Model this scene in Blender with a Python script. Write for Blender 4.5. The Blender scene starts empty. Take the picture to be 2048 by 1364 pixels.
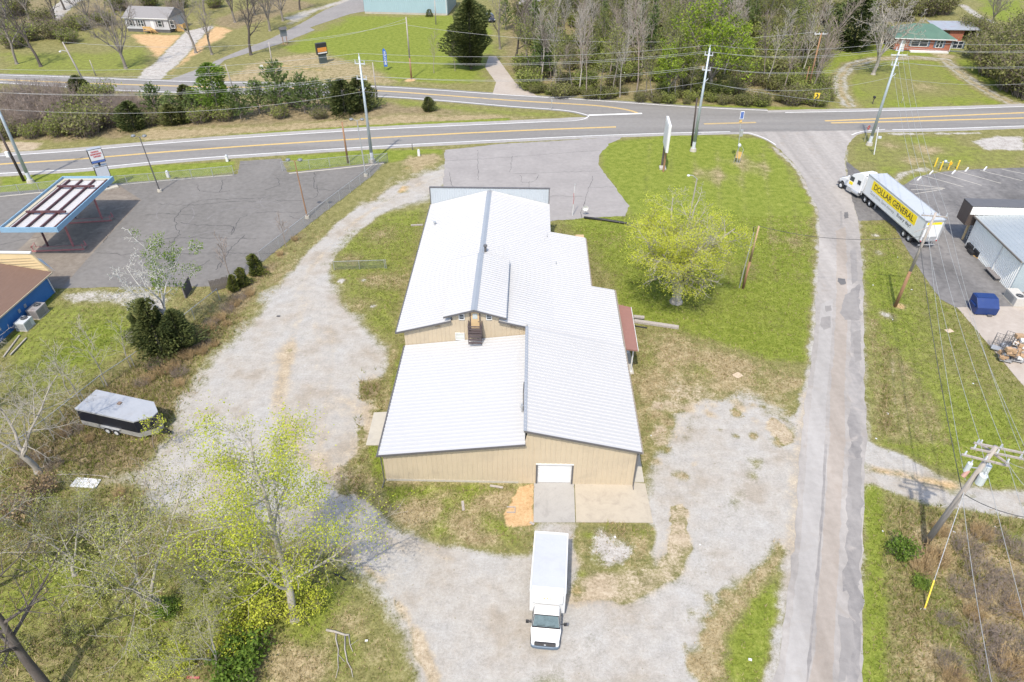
import bpy, bmesh, math, random
import numpy as np
from mathutils import Vector, Matrix, noise as mnoise
R = math.radians
SC = bpy.context.scene
COL = SC.collection

# ------------------------------------------------------------------ camera, sky, sun, exposure
FPX, HCAM, PITCH, YAW = 1380.0, 44.0, R(37.1347), R(1.5222)
cam = bpy.data.cameras.new('camera'); cam.sensor_width = 36.0; cam.lens = 36.0 * FPX / 2048.0
cam.clip_end = 6000; cam.clip_start = 0.5
camo = bpy.data.objects.new('camera', cam); COL.objects.link(camo)
camo.location = (0, 0, HCAM); camo.rotation_euler = (math.pi / 2 - PITCH, 0, YAW)
SC.camera = camo
SUN_EL, SHADOW_AZ = R(58), R(74.7)
w = bpy.data.worlds.new('World'); SC.world = w; w.use_nodes = True
wn = w.node_tree; bg = wn.nodes['Background']
sky = wn.nodes.new('ShaderNodeTexSky'); sky.sky_type = 'NISHITA'; sky.sun_disc = False
sky.sun_elevation = SUN_EL
sdir = Vector((-math.cos(SHADOW_AZ) * math.cos(SUN_EL), -math.sin(SHADOW_AZ) * math.cos(SUN_EL), math.sin(SUN_EL)))
sky.sun_rotation = math.atan2(sdir.x, sdir.y); sky.altitude = 200; sky.dust_density = 2.0; sky.ozone_density = 0.6
wn.links.new(sky.outputs[0], bg.inputs[0]); bg.inputs[1].default_value = 0.15
sl = bpy.data.lights.new('sun', 'SUN'); sl.energy = 2.5; sl.angle = R(1.0); sl.color = (1.0, 0.93, 0.82)
so = bpy.data.objects.new('sun', sl); COL.objects.link(so)
so.rotation_euler = (-sdir).to_track_quat('-Z', 'Y').to_euler(); so.location = (0, 0, 120)
SC.view_settings.view_transform = 'Standard'; SC.view_settings.look = 'None'
SC.view_settings.exposure = 1.0; SC.view_settings.gamma = 1.0
SC.render.engine = 'CYCLES'
SC.cycles.max_bounces = 6; SC.cycles.diffuse_bounces = 3; SC.cycles.transparent_max_bounces = 12

# ------------------------------------------------------------------ photo measurement -> metres
def ray(px, py):
    x = (px - 1024) / FPX; y = -(py - 682) / FPX
    fwd = math.cos(PITCH) + math.sin(PITCH) * y; up = -math.sin(PITCH) + math.cos(PITCH) * y
    c, s = math.cos(YAW), math.sin(YAW)
    return Vector((x * c - fwd * s, x * s + fwd * c, up))
def G(px, py, z=0.0):
    d = ray(px, py); t = (HCAM - z) / -d.z
    return Vector((d.x * t, d.y * t, z))
def V(px, py, Y):
    d = ray(px, py); t = Y / d.y
    return Vector((d.x * t, Y, HCAM + d.z * t))

# ------------------------------------------------------------------ materials
def nodes_of(m):
    m.use_nodes = True
    return m.node_tree, m.node_tree.nodes['Principled BSDF']
def nnoise(nt, scale, detail=3, rough=0.6, vec=None, dist=0.0):
    n = nt.nodes.new('ShaderNodeTexNoise'); n.inputs['Scale'].default_value = scale
    n.inputs['Detail'].default_value = detail; n.inputs['Roughness'].default_value = rough
    n.inputs['Distortion'].default_value = dist
    if vec is not None: nt.links.new(vec, n.inputs['Vector'])
    return n.outputs['Fac']
def nmath(nt, op, a, b=None, clamp=False):
    n = nt.nodes.new('ShaderNodeMath'); n.operation = op; n.use_clamp = clamp
    for i, v in enumerate((a, b)):
        if v is None: continue
        if isinstance(v, (int, float)): n.inputs[i].default_value = v
        else: nt.links.new(v, n.inputs[i])
    return n.outputs[0]
def nramp(nt, fac, stops):
    n = nt.nodes.new('ShaderNodeValToRGB'); cr = n.color_ramp
    while len(cr.elements) < len(stops): cr.elements.new(0.5)
    for e, (p, c) in zip(cr.elements, stops): e.position = p; e.color = (*c, 1)
    nt.links.new(fac, n.inputs[0]); return n.outputs[0]
def nmix(nt, fac, a, b, mode='MIX'):
    n = nt.nodes.new('ShaderNodeMix'); n.data_type = 'RGBA'; n.blend_type = mode
    for sock, v in ((n.inputs[0], fac), (n.inputs[6], a), (n.inputs[7], b)):
        if isinstance(v, (int, float)): sock.default_value = v
        elif isinstance(v, tuple): sock.default_value = (*v, 1)
        else: nt.links.new(v, sock)
    return n.outputs[2]
def nrange(nt, v, a, b, c=0.0, d=1.0):
    n = nt.nodes.new('ShaderNodeMapRange'); n.interpolation_type = 'SMOOTHSTEP'
    nt.links.new(v, n.inputs[0])
    for i, x in enumerate((a, b, c, d)): n.inputs[i + 1].default_value = x
    return n.outputs[0]
def npos(nt, scale=None, obj=False):
    if obj:
        g = nt.nodes.new('ShaderNodeTexCoord').outputs['Object']
    else:
        g = nt.nodes.new('ShaderNodeNewGeometry').outputs['Position']
    if scale:
        m = nt.nodes.new('ShaderNodeMapping'); m.inputs['Scale'].default_value = scale
        nt.links.new(g, m.inputs[0]); return m.outputs[0]
    return g
def nbump(nt, bsdf, h, strength=0.3, dist=0.02):
    b = nt.nodes.new('ShaderNodeBump'); b.inputs['Strength'].default_value = strength
    b.inputs['Distance'].default_value = dist
    nt.links.new(h, b.inputs['Height']); nt.links.new(b.outputs[0], bsdf.inputs['Normal'])
def scl(c, k): return tuple(min(1, x * k) for x in c)
MATS = {}
def mat(name, col, rough=0.6, metal=0.0, var=0.12, scale=3.0, bump=0.0, stretch=None, dirt=None, dirt_amt=0.3):
    """procedural surface: base colour broken up by two noises, optional grime of its own colour"""
    if name in MATS: return MATS[name]
    m = bpy.data.materials.new(name); nt, b = nodes_of(m)
    p = npos(nt, stretch, obj=True)
    n1 = nnoise(nt, scale, 4, 0.65, p); n2 = nnoise(nt, scale * 7, 3, 0.7, p)
    f = nmath(nt, 'ADD', nmath(nt, 'MULTIPLY', n1, 0.6), nmath(nt, 'MULTIPLY', n2, 0.4))
    c = nramp(nt, f, [(0.25, scl(col, 1 - var * 1.6)), (0.5, col), (0.75, scl(col, 1 + var))])
    if dirt:
        d = nrange(nt, nnoise(nt, scale * 0.6, 6, 0.7, p, 0.6), 0.5, 0.72, 0, dirt_amt)
        c = nmix(nt, d, c, dirt)
    nt.links.new(c, b.inputs['Base Color'])
    rr = nmath(nt, 'ADD', nmath(nt, 'MULTIPLY', n1, 0.16), max(0.02, rough - 0.08), True)
    nt.links.new(rr, b.inputs['Roughness']); b.inputs['Metallic'].default_value = metal
    if bump: nbump(nt, b, n2, bump, 0.02)
    MATS[name] = m; return m
def leafmat(name, stops, scale=0.9, trans=0.35):
    if name in MATS: return MATS[name]
    m = bpy.data.materials.new(name); nt, b = nodes_of(m)
    g = nt.nodes.new('ShaderNodeNewGeometry')
    oi = nt.nodes.new('ShaderNodeObjectInfo')
    n1 = nnoise(nt, scale, 3, 0.6, npos(nt, obj=True))
    f = nmath(nt, 'ADD', nmath(nt, 'MULTIPLY', n1, 0.55), nmath(nt, 'MULTIPLY', g.outputs['Random Per Island'], 0.35))
    f = nmath(nt, 'ADD', f, nmath(nt, 'MULTIPLY', nmath(nt, 'SUBTRACT', oi.outputs['Random'], 0.5), 0.18))
    c = nramp(nt, f, stops)
    nt.links.new(c, b.inputs['Base Color']); b.inputs['Roughness'].default_value = 0.7
    b.inputs['Specular IOR Level'].default_value = 0.2
    tr = nt.nodes.new('ShaderNodeBsdfTranslucent'); nt.links.new(c, tr.inputs[0])
    mx = nt.nodes.new('ShaderNodeMixShader'); mx.inputs[0].default_value = trans
    nt.links.new(b.outputs[0], mx.inputs[1]); nt.links.new(tr.outputs[0], mx.inputs[2])
    nt.links.new(mx.outputs[0], nt.nodes['Material Output'].inputs[0])
    MATS[name] = m; return m
def glass(name, col=(0.03, 0.04, 0.05), rough=0.08):
    if name in MATS: return MATS[name]
    m = mat(name, col, rough, 0, 0.3, 2.0); m.node_tree.nodes['Principled BSDF'].inputs['Specular IOR Level'].default_value = 0.8
    return m

# ------------------------------------------------------------------ mesh builder, things, parts
class MB:
    def __init__(s): s.v = []; s.f = []
    def add(s, vs, fs):
        o = len(s.v); s.v += [tuple(p) for p in vs]; s.f += [tuple(i + o for i in f) for f in fs]; return s
    def box(s, x0, x1, y0, y1, z0, z1, M=None):
        vs = [Vector((x, y, z)) for z in (z0, z1) for y in (y0, y1) for x in (x0, x1)]
        if M is not None: vs = [M @ p for p in vs]
        return s.add(vs, [(0, 2, 3, 1), (4, 5, 7, 6), (0, 1, 5, 4), (2, 6, 7, 3), (0, 4, 6, 2), (1, 3, 7, 5)])
    def prism(s, pts, z0, z1):
        n = len(pts); vs = [(p[0], p[1], z0) for p in pts] + [(p[0], p[1], z1) for p in pts]
        return s.add(vs, [tuple(range(n))[::-1], tuple(range(n, 2 * n))] + [(i, (i + 1) % n, n + (i + 1) % n, n + i) for i in range(n)])
    def side(s, prof, x0, x1, wfun=None):
        """profile in (y, z) extruded along x; wfun(z) scales the half width"""
        n = len(prof); k = wfun or (lambda y, z: 1)
        vs = [(x0 * k(y, z), y, z) for y, z in prof] + [(x1 * k(y, z), y, z) for y, z in prof]
        return s.add(vs, [tuple(range(n)), tuple(range(n, 2 * n))[::-1]] + [(i, n + i, n + (i + 1) % n, (i + 1) % n) for i in range(n)])
    def tube(s, pts, rad, n=6, cap=True):
        pts = [Vector(p) for p in pts]
        if isinstance(rad, (int, float)): rad = [rad] * len(pts)
        o = len(s.v); up = None
        for i, p in enumerate(pts):
            d = (pts[min(i + 1, len(pts) - 1)] - pts[max(i - 1, 0)]).normalized()
            a = d.cross(Vector((0.13, 0.31, 0.94)) if abs(d.z) < 0.9 else Vector((1, 0.1, 0)))
            a.normalize(); b = d.cross(a)
            if up is not None and a.dot(up) < 0: a, b = -a, -b
            up = a
            for k in range(n):
                t = 2 * math.pi * k / n; s.v.append(tuple(p + (a * math.cos(t) + b * math.sin(t)) * rad[i]))
        for i in range(len(pts) - 1):
            for k in range(n):
                k2 = (k + 1) % n; s.f.append((o + i * n + k, o + i * n + k2, o + (i + 1) * n + k2, o + (i + 1) * n + k))
        if cap:
            s.f.append(tuple(o + k for k in range(n))[::-1]); s.f.append(tuple(o + (len(pts) - 1) * n + k for k in range(n)))
        return s
    def cyl(s, p0, p1, r0, r1=None, n=12): return s.tube([p0, p1], [r0, r0 if r1 is None else r1], n)
    def quad(s, *p): return s.add(p, [tuple(range(len(p)))])
    def slab(s, p, t):
        """sheet of corner points p given thickness t downward along its normal"""
        p = [Vector(q) for q in p]; nrm = (p[1] - p[0]).cross(p[2] - p[0]).normalized()
        if nrm.z < 0: nrm = -nrm
        n = len(p); vs = p + [q - nrm * t for q in p]
        return s.add(vs, [tuple(range(n)), tuple(range(n, 2 * n))[::-1]] + [(i, n + i, n + (i + 1) % n, (i + 1) % n) for i in range(n)])
    def bar(s, a, b, wd, ht):
        """rectangular bar from a to b"""
        a, b = Vector(a), Vector(b); d = (b - a).normalized()
        u = d.cross(Vector((0, 0, 1))) if abs(d.z) < 0.98 else Vector((1, 0, 0)); u.normalize(); q = u.cross(d)
        vs = [e + u * i * wd / 2 + q * j * ht / 2 for e in (a, b) for i, j in ((-1, -1), (1, -1), (1, 1), (-1, 1))]
        return s.add(vs, [(3, 2, 1, 0), (4, 5, 6, 7), (0, 1, 5, 4), (1, 2, 6, 5), (2, 3, 7, 6), (3, 0, 4, 7)])
    def sphere(s, c, r, n=10, sz=1.0):
        vs = []; fs = []
        for i in range(n + 1):
            t = math.pi * i / n
            for k in range(n):
                a = 2 * math.pi * k / n
                vs.append((c[0] + r * math.sin(t) * math.cos(a), c[1] + r * math.sin(t) * math.sin(a), c[2] + r * sz * math.cos(t)))
        for i in range(n):
            for k in range(n):
                fs.append((i * n + k, (i + 1) * n + k, (i + 1) * n + (k + 1) % n, i * n + (k + 1) % n))
        return s.add(vs, fs)
    def build(s, name, m, parent=None, smooth=False, bevel=0.0, off=None, label=None, raw=False):
        me = bpy.data.meshes.new(name); vs = s.v
        if off is not None: vs = [(a - off[0], b - off[1], c - off[2]) for a, b, c in vs]
        me.from_pydata(vs, [], s.f); me.update()
        if not raw:
            bm = bmesh.new(); bm.from_mesh(me); bmesh.ops.recalc_face_normals(bm, faces=bm.faces); bm.to_mesh(me); bm.free()
        if smooth: me.polygons.foreach_set('use_smooth', [True] * len(me.polygons))
        me.materials.append(m)
        o = bpy.data.objects.new(name, me); COL.objects.link(o)
        if parent is not None: o.parent = parent
        if bevel:
            b = o.modifiers.new('bevel', 'BEVEL'); b.width = bevel; b.segments = 2; b.limit_method = 'ANGLE'; b.angle_limit = R(35)
        if label: o['label'] = label
        return o
def tag(o, label, cat, group=None, kind=None):
    if label: o['label'] = label
    if cat: o['category'] = cat
    if group: o['group'] = group
    if kind: o['kind'] = kind
    return o
def thing(name, label, cat, loc=(0, 0, 0), rz=0.0, group=None):
    o = bpy.data.objects.new(name, None); COL.objects.link(o); o.empty_display_size = 0.3
    o.location = loc; o.rotation_euler = (0, 0, rz)
    return tag(o, label, cat, group)
def copy_tree(o, parent=None):
    c = o.copy(); COL.objects.link(c)
    if parent is not None: c.parent = parent
    for ch in list(o.children): copy_tree(ch, c)
    return c
def text_mesh(txt, size=1.0, bold=0.0, ext=0.0):
    cu = bpy.data.curves.new('lettering', 'FONT'); cu.body = txt; cu.size = size; cu.align_x = 'LEFT'; cu.offset = bold; cu.extrude = ext
    cu.resolution_u = 3
    ob = bpy.data.objects.new('lettering', cu); COL.objects.link(ob)
    dg = bpy.context.evaluated_depsgraph_get(); dg.update()
    me = bpy.data.meshes.new_from_object(ob.evaluated_get(dg))
    vs = [v.co.copy() for v in me.vertices]; fs = [tuple(p.vertices) for p in me.polygons]
    bpy.data.objects.remove(ob); bpy.data.curves.remove(cu); bpy.data.meshes.remove(me)
    return vs, fs
def lettering(name, txt, m, parent, origin, xdir, ydir, width, height, bold=0.0, lift=0.006):
    vs, fs = text_mesh(txt, 1.0, bold)
    x0 = min(v.x for v in vs); x1 = max(v.x for v in vs); y0 = min(v.y for v in vs); y1 = max(v.y for v in vs)
    xd, yd = Vector(xdir).normalized(), Vector(ydir).normalized(); nz = xd.cross(yd)
    o = Vector(origin)
    b = MB(); b.add([o + xd * ((v.x - x0) / (x1 - x0) * width) + yd * ((v.y - y0) / (y1 - y0) * height) + nz * lift for v in vs], fs)
    me = bpy.data.meshes.new(name); me.from_pydata(b.v, [], b.f); me.materials.append(m)
    ob = bpy.data.objects.new(name, me); COL.objects.link(ob); ob.parent = parent; return ob

# common materials
M_ROOF = mat('galvalume roof', (0.425, 0.42, 0.412), 0.5, 0.05, 0.015, 0.12, dirt=(0.37, 0.365, 0.36), dirt_amt=0.3)
M_ROOFW = mat('bright roof', (0.43, 0.43, 0.43), 0.5, 0.05, 0.015, 0.12, dirt=(0.38, 0.38, 0.38), dirt_amt=0.3)
M_TAN = mat('tan siding', (0.455, 0.378, 0.268), 0.6, 0, 0.07, 0.8, dirt=(0.36, 0.30, 0.225), dirt_amt=0.5)
M_TRIM = mat('dark trim', (0.10, 0.095, 0.095), 0.5, 0, 0.15, 2)
M_FLASH = mat('ridge flashing', (0.345, 0.36, 0.375), 0.4, 0.35, 0.05, 0.7)
M_WHITE = mat('white paint', (0.60, 0.60, 0.59), 0.45, 0, 0.05, 2, dirt=(0.5, 0.48, 0.45), dirt_amt=0.2)
M_GLASS = glass('window glass')
M_DKWOOD = mat('dark brown timber', (0.085, 0.065, 0.065), 0.75, 0, 0.3, 5)
M_POLEW = mat('weathered pole wood', (0.33, 0.295, 0.265), 0.85, 0, 0.25, 6, 0.3, (1, 1, 0.08))
M_POLEB = mat('brown pole wood', (0.27, 0.15, 0.08), 0.85, 0, 0.3, 5, 0.3, (1, 1, 0.08))
M_POLED = mat('dark creosote wood', (0.06, 0.045, 0.04), 0.85, 0, 0.3, 5, 0.3, (1, 1, 0.1))
M_STEEL = mat('galvanised pole steel', (0.38, 0.43, 0.46), 0.5, 0.35, 0.1, 0.8)
M_GALV = mat('galvanised metal', (0.45, 0.46, 0.47), 0.45, 0.5, 0.1, 4)
M_RUBBER = mat('tyre rubber', (0.022, 0.022, 0.023), 0.85, 0, 0.25, 6)
M_BLACK = mat('black plastic', (0.02, 0.02, 0.022), 0.55, 0, 0.25, 5)
M_CONC = mat('old concrete', (0.40, 0.37, 0.31), 0.9, 0, 0.1, 1.2, 0.15, dirt=(0.28, 0.26, 0.24), dirt_amt=0.5)
M_WIRE = mat('aluminium cable', (0.36, 0.36, 0.35), 0.5, 0.2, 0.1, 1)
M_WIREB = mat('black insulated cable', (0.06, 0.06, 0.06), 0.6, 0, 0.1, 1)
M_INSUL = mat('grey insulator', (0.5, 0.52, 0.55), 0.35, 0, 0.1, 4)
M_YELLOW = mat('safety yellow', (0.75, 0.52, 0.05), 0.5, 0, 0.12, 4)
M_RED = mat('red paint', (0.45, 0.03, 0.03), 0.5, 0, 0.15, 4)
M_BARK = mat('grey bark', (0.19, 0.165, 0.14), 0.9, 0, 0.3, 4, 0.4, (1, 1, 0.35), dirt=(0.3, 0.29, 0.26), dirt_amt=0.5)
M_BARKP = mat('pale bark', (0.33, 0.30, 0.255), 0.9, 0, 0.22, 3, 0.3, (1, 1, 0.4), dirt=(0.2, 0.18, 0.15), dirt_amt=0.5)
M_BARKD = mat('dark bark', (0.085, 0.07, 0.06), 0.95, 0, 0.3, 4, 0.4, (1, 1, 0.3), dirt=(0.18, 0.17, 0.15), dirt_amt=0.4)
M_TWIG = mat('brown twigs', (0.25, 0.20, 0.165), 0.9, 0, 0.25, 1.5)
L_LIME = leafmat('spring lime leaves', [(0.2, (0.30, 0.35, 0.03)), (0.5, (0.48, 0.51, 0.06)), (0.8, (0.63, 0.62, 0.12))])
L_GREEN = leafmat('fresh green leaves', [(0.2, (0.07, 0.125, 0.018)), (0.5, (0.155, 0.235, 0.035)), (0.8, (0.28, 0.35, 0.06))])
L_CEDAR = leafmat('cedar needles', [(0.2, (0.04, 0.056, 0.018)), (0.5, (0.095, 0.112, 0.034)), (0.8, (0.21, 0.195, 0.065))], trans=0.15)
L_CEDARY = leafmat('olive cedar needles', [(0.2, (0.03, 0.045, 0.012)), (0.5, (0.085, 0.105, 0.022)), (0.8, (0.2, 0.19, 0.04))], trans=0.15)
L_PINE = leafmat('pine needles', [(0.2, (0.06, 0.10, 0.028)), (0.5, (0.15, 0.205, 0.06)), (0.8, (0.28, 0.33, 0.12))], trans=0.2)
L_MAG = leafmat('glossy evergreen leaves', [(0.2, (0.02, 0.04, 0.013)), (0.5, (0.08, 0.105, 0.03)), (0.8, (0.27, 0.29, 0.11))], trans=0.1)
L_OLIVE = leafmat('olive brush leaves', [(0.2, (0.09, 0.10, 0.03)), (0.5, (0.19, 0.195, 0.065)), (0.8, (0.31, 0.30, 0.12))])
L_TAN = leafmat('dead tan leaves', [(0.2, (0.17, 0.12, 0.07)), (0.5, (0.31, 0.22, 0.12)), (0.8, (0.45, 0.34, 0.2))], trans=0.2)

# ------------------------------------------------------------------ numpy helpers for the ground
def vnoise(x, y, scale, seed):
    rng = np.random.default_rng(seed); t = rng.random((256, 256))
    u = x / scale; v = y / scale
    i = np.floor(u).astype(int); j = np.floor(v).astype(int); fu = u - i; fv = v - j
    fu = fu * fu * (3 - 2 * fu); fv = fv * fv * (3 - 2 * fv)
    g = lambda a, b: t[a % 256, b % 256]
    return (g(i, j) * (1 - fu) + g(i + 1, j) * fu) * (1 - fv) + (g(i, j + 1) * (1 - fu) + g(i + 1, j + 1) * fu) * fv
def fnoise(x, y, scale, seed):
    return (vnoise(x, y, scale, seed) * 0.55 + vnoise(x, y, scale / 2.3, seed + 1) * 0.3 + vnoise(x, y, scale / 5.1, seed + 2) * 0.15) * 2 - 1
def axis(lo, hi, d, flo, fhi, fd, end):
    a = list(np.arange(lo, hi, d)); x = hi
    while x < fhi: a.append(x); x += fd
    st = fd
    while x < end: a.append(x); st *= 1.35; x += st
    a.append(end)
    b = []; x = lo - fd
    while x > flo: b.append(x); x -= fd
    st = fd
    while x > -end: b.append(x); st *= 1.35; x -= st
    b.append(-end)
    return np.array(b[::-1] + a)
gx = axis(-50, 62, 0.32, -190, 190, 0.8, 2500.0)
gy = axis(14, 84, 0.28, 8, 235, 0.5, 2500.0)
GX, GY = np.meshgrid(gx, gy)
PX, PY = GX.ravel(), GY.ravel(); NP_ = PX.size
CH = dict(lush=0, dry=1, litter=2, gravel=3, dirt=4, clay=5, rock=6, dark=7)
Wt = np.zeros((NP_, 8), np.float32)
def px2(poly): return np.array([G(*p)[:2] for p in poly])
def seg_dist(x, y, P, closed):
    d = np.full(x.shape, 1e9); n = len(P)
    for i in range(n if closed else n - 1):
        a = P[i]; b = P[(i + 1) % n]; e = b - a; L = max(1e-9, float(e @ e))
        t = np.clip(((x - a[0]) * e[0] + (y - a[1]) * e[1]) / L, 0, 1)
        d = np.minimum(d, (x - a[0] - t * e[0]) ** 2 + (y - a[1] - t * e[1]) ** 2)
    return np.sqrt(d)
def inside(x, y, P):
    c = np.zeros(x.shape, bool); n = len(P)
    for i in range(n):
        a = P[i]; b = P[(i + 1) % n]
        if a[1] == b[1]: continue
        h = ((a[1] > y) != (b[1] > y)) & (x < (b[0] - a[0]) * (y - a[1]) / (b[1] - a[1]) + a[0]); c ^= h
    return c
SEED = [10]
def apply_mask(idx, m, ch):
    m = m[:, None].astype(np.float32); Wt[idx] *= (1 - m); 
    if ch is not None: Wt[idx, CH[ch]] += m[:, 0]
def paint(ch, poly, s=1.0, soft=0.6, amp=0.8, sc=3.0, world=False):
    soft *= 2.2 + (.5 if ch == 'gravel' else 0); amp *= 1.25
    P = np.array(poly, float) if world else px2(poly)
    mg = soft + amp + 0.5
    idx = np.where((PX > P[:, 0].min() - mg) & (PX < P[:, 0].max() + mg) & (PY > P[:, 1].min() - mg) & (PY < P[:, 1].max() + mg))[0]
    if not len(idx): return
    x, y = PX[idx], PY[idx]; d = seg_dist(x, y, P, True); d = np.where(inside(x, y, P), d, -d)
    SEED[0] += 3; d = d + amp * fnoise(x, y, sc, SEED[0]) if amp else d
    t = np.clip((d + soft) / (2 * soft), 0, 1); apply_mask(idx, t * t * (3 - 2 * t) * s, ch)
def stroke(ch, line, wd, s=1.0, soft=0.5, amp=0.4, sc=2.0):
    soft *= 1.7; amp *= 1.2
    P = px2(line); mg = wd + soft + amp
    idx = np.where((PX > P[:, 0].min() - mg) & (PX < P[:, 0].max() + mg) & (PY > P[:, 1].min() - mg) & (PY < P[:, 1].max() + mg))[0]
    if not len(idx): return
    x, y = PX[idx], PY[idx]; SEED[0] += 3
    d = wd - seg_dist(x, y, P, False) + amp * fnoise(x, y, sc, SEED[0])
    t = np.clip((d + soft) / (2 * soft), 0, 1); apply_mask(idx, t * t * (3 - 2 * t) * s, ch)
def blob(ch, px, py, rx, s=1.0, soft=0.6, amp=None, asp=1.0):
    c = G(px, py); P = [(c.x + rx * math.cos(a), c.y + rx * asp * math.sin(a)) for a in np.linspace(0, 2 * math.pi, 12, endpoint=False)]
    paint(ch, P, s, soft, rx * 0.45 if amp is None else amp, max(0.6, rx * 0.9), True)
def everywhere(ch, thr, width, s, sc):
    SEED[0] += 3; n = fnoise(PX, PY, sc, SEED[0]); t = np.clip((n - thr) / width, 0, 1); apply_mask(np.arange(NP_), t * s, ch)

def catmull_(l, k=6):
    P = [Vector(G(*p)[:2]) for p in l]; out = []
    for i in range(len(P) - 1):
        p0, p1, p2, p3 = P[max(0, i - 1)], P[i], P[i + 1], P[min(len(P) - 1, i + 2)]
        for j in range(k):
            t = j / k; out.append(0.5 * ((2 * p1) + (p2 - p0) * t + (2 * p0 - 5 * p1 + 4 * p2 - p3) * t * t + (3 * p1 - p0 - 3 * p2 + p3) * t ** 3))
    return out + [P[-1]]
def track(q, d):
    P = []
    for i in range(len(q)):
        a = Vector(q[max(0, i - 1)]); b = Vector(q[min(len(q) - 1, i + 1)]); t = (b - a).normalized(); P.append((q[i][0] - t.y * d, q[i][1] + t.x * d))
    P = np.array(P); idx = np.where((PX > P[:, 0].min() - 2) & (PX < P[:, 0].max() + 2) & (PY > P[:, 1].min() - 2) & (PY < P[:, 1].max() + 2))[0]
    x, y = PX[idx], PY[idx]; SEED[0] += 3; dd = .28 - seg_dist(x, y, P, False) + .25 * fnoise(x, y, 1.5, SEED[0])
    t = np.clip((dd + .5) / 1.0, 0, 1); apply_mask(idx, t * t * (3 - 2 * t) * .42 * (.6 + .4 * fnoise(x, y, 6, SEED[0] + 7)).clip(0, 1), 'dirt')
# ---- what covers the ground, from the whole to the detail
everywhere('dry', -0.2, 0.9, 0.45, 9)
everywhere('lush', 0.0, 0.7, 0.5, 14)
# lawn round the budding tree
LAWN = [(1205, 285), (1260, 275), (1400, 270), (1530, 280), (1590, 330), (1628, 400), (1634, 520), (1628, 640), (1615, 720), (1540, 720), (1440, 690), (1330, 660), (1270, 650), (1235, 580), (1175, 530), (1165, 440), (1255, 430), (1195, 330)]
paint('lush', LAWN, 0.85, 1.2, 1.0)
for k in range(7): stroke('dry', [(1300 + k * 45, 300 - 4 * abs(k - 3)), (1290 + k * 50, 420), (1330 + k * 44, 560)], .5, .35, .7)
for a in [(1230, 540, 3.2), (1190, 500, 2.2), (1400, 600, 4.5), (1350, 480, 2.5), (1480, 540, 3), (1540, 640, 2.5)]: blob('dark', *a, 0.35, 1.5)
for a in [(1290, 450, 1.6), (1230, 480, 1.4), (1330, 470, 1.4), (1430, 350, 3), (1500, 330, 3.5), (1580, 480, 2)]: blob('dry', *a, 0.4, 1.2)
# worn ground south of it
paint('dry', [(1290, 690), (1340, 680), (1440, 700), (1540, 740), (1605, 770), (1598, 880), (1480, 850), (1400, 830), (1350, 960), (1300, 950), (1268, 760)], 0.95, 1.6, 1.6)
paint('dirt', [(1330, 740), (1430, 780), (1490, 820), (1400, 850), (1370, 930), (1320, 920), (1310, 800)], 0.7, 1.5, 1.5)
for a in [(1300, 720, 1.4), (1400, 740, 1.8), (1520, 760, 1.6), (1290, 860, 1.0), (1590, 800, 1.2)]: blob('lush', *a, .45, .9)
blob('rock', 245, 935, 1.7, .55, .5); blob('rock', 180, 885, 2.0, .35, .7); blob('gravel', 240, 940, 2.4, .5, .8)
# left part beside the drive
paint('dry', [(440, 620), (520, 560), (640, 470), (760, 390), (700, 450), (560, 580), (470, 680), (420, 720)], 0.6, 0.8, 0.8)
paint('litter', [(330, 700), (420, 630), (470, 570), (540, 520), (600, 470), (610, 480), (540, 560), (480, 640), (420, 700), (380, 770), (300, 960), (200, 960), (60, 940), (0, 960), (60, 890), (160, 790), (260, 740)], 0.75, 1.0, 1.2)
paint('litter', [(0, 980), (110, 990), (150, 1060), (60, 1110), (0, 1120)], 0.8, 1.0, 1.0)
paint('lush', [(110, 580), (280, 590), (300, 640), (260, 720), (160, 760), (0, 860), (0, 700), (60, 640)], 0.5, 1.5, 1.6)
blob('lush', 190, 680, 2.2, 0.7)
blob('lush', 140, 710, 1.5, 0.8)
paint('rock', [(120, 585), (290, 580), (350, 590), (330, 620), (250, 605), (130, 612)], 0.6, 0.6, 0.9)
stroke('dark', [(112, 585), (60, 640), (0, 705)], 0.5, 0.8)
# wooded south west corner
paint('litter', [(0, 1000), (300, 980), (480, 1040), (600, 1090), (700, 1120), (620, 1240), (520, 1364), (0, 1364)], 0.5, 2.0, 2.2)
for a in [(120, 1120, 4), (260, 1240, 4), (420, 1130, 4), (380, 1290, 3.5), (60, 1200, 3.5), (540, 1180, 3)]: blob('lush', *a, 0.45, 1.6)
paint('lush', [(560, 1290), (640, 1120), (720, 1110), (790, 1200), (830, 1290), (840, 1364), (520, 1364)], 0.7, 1.3, 1.4)
for a in [(700, 1240, 1.2), (620, 1330, 1.8), (760, 1300, 1.4), (560, 1330, 1.8)]: blob('dry', *a, 0.6, 0.9)
# inner oval of grass, west of the building
OVAL = [(690, 470), (760, 430), (850, 405), (860, 420), (835, 500), (800, 640), (805, 690), (770, 690), (720, 640), (665, 560), (660, 510)]
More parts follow.
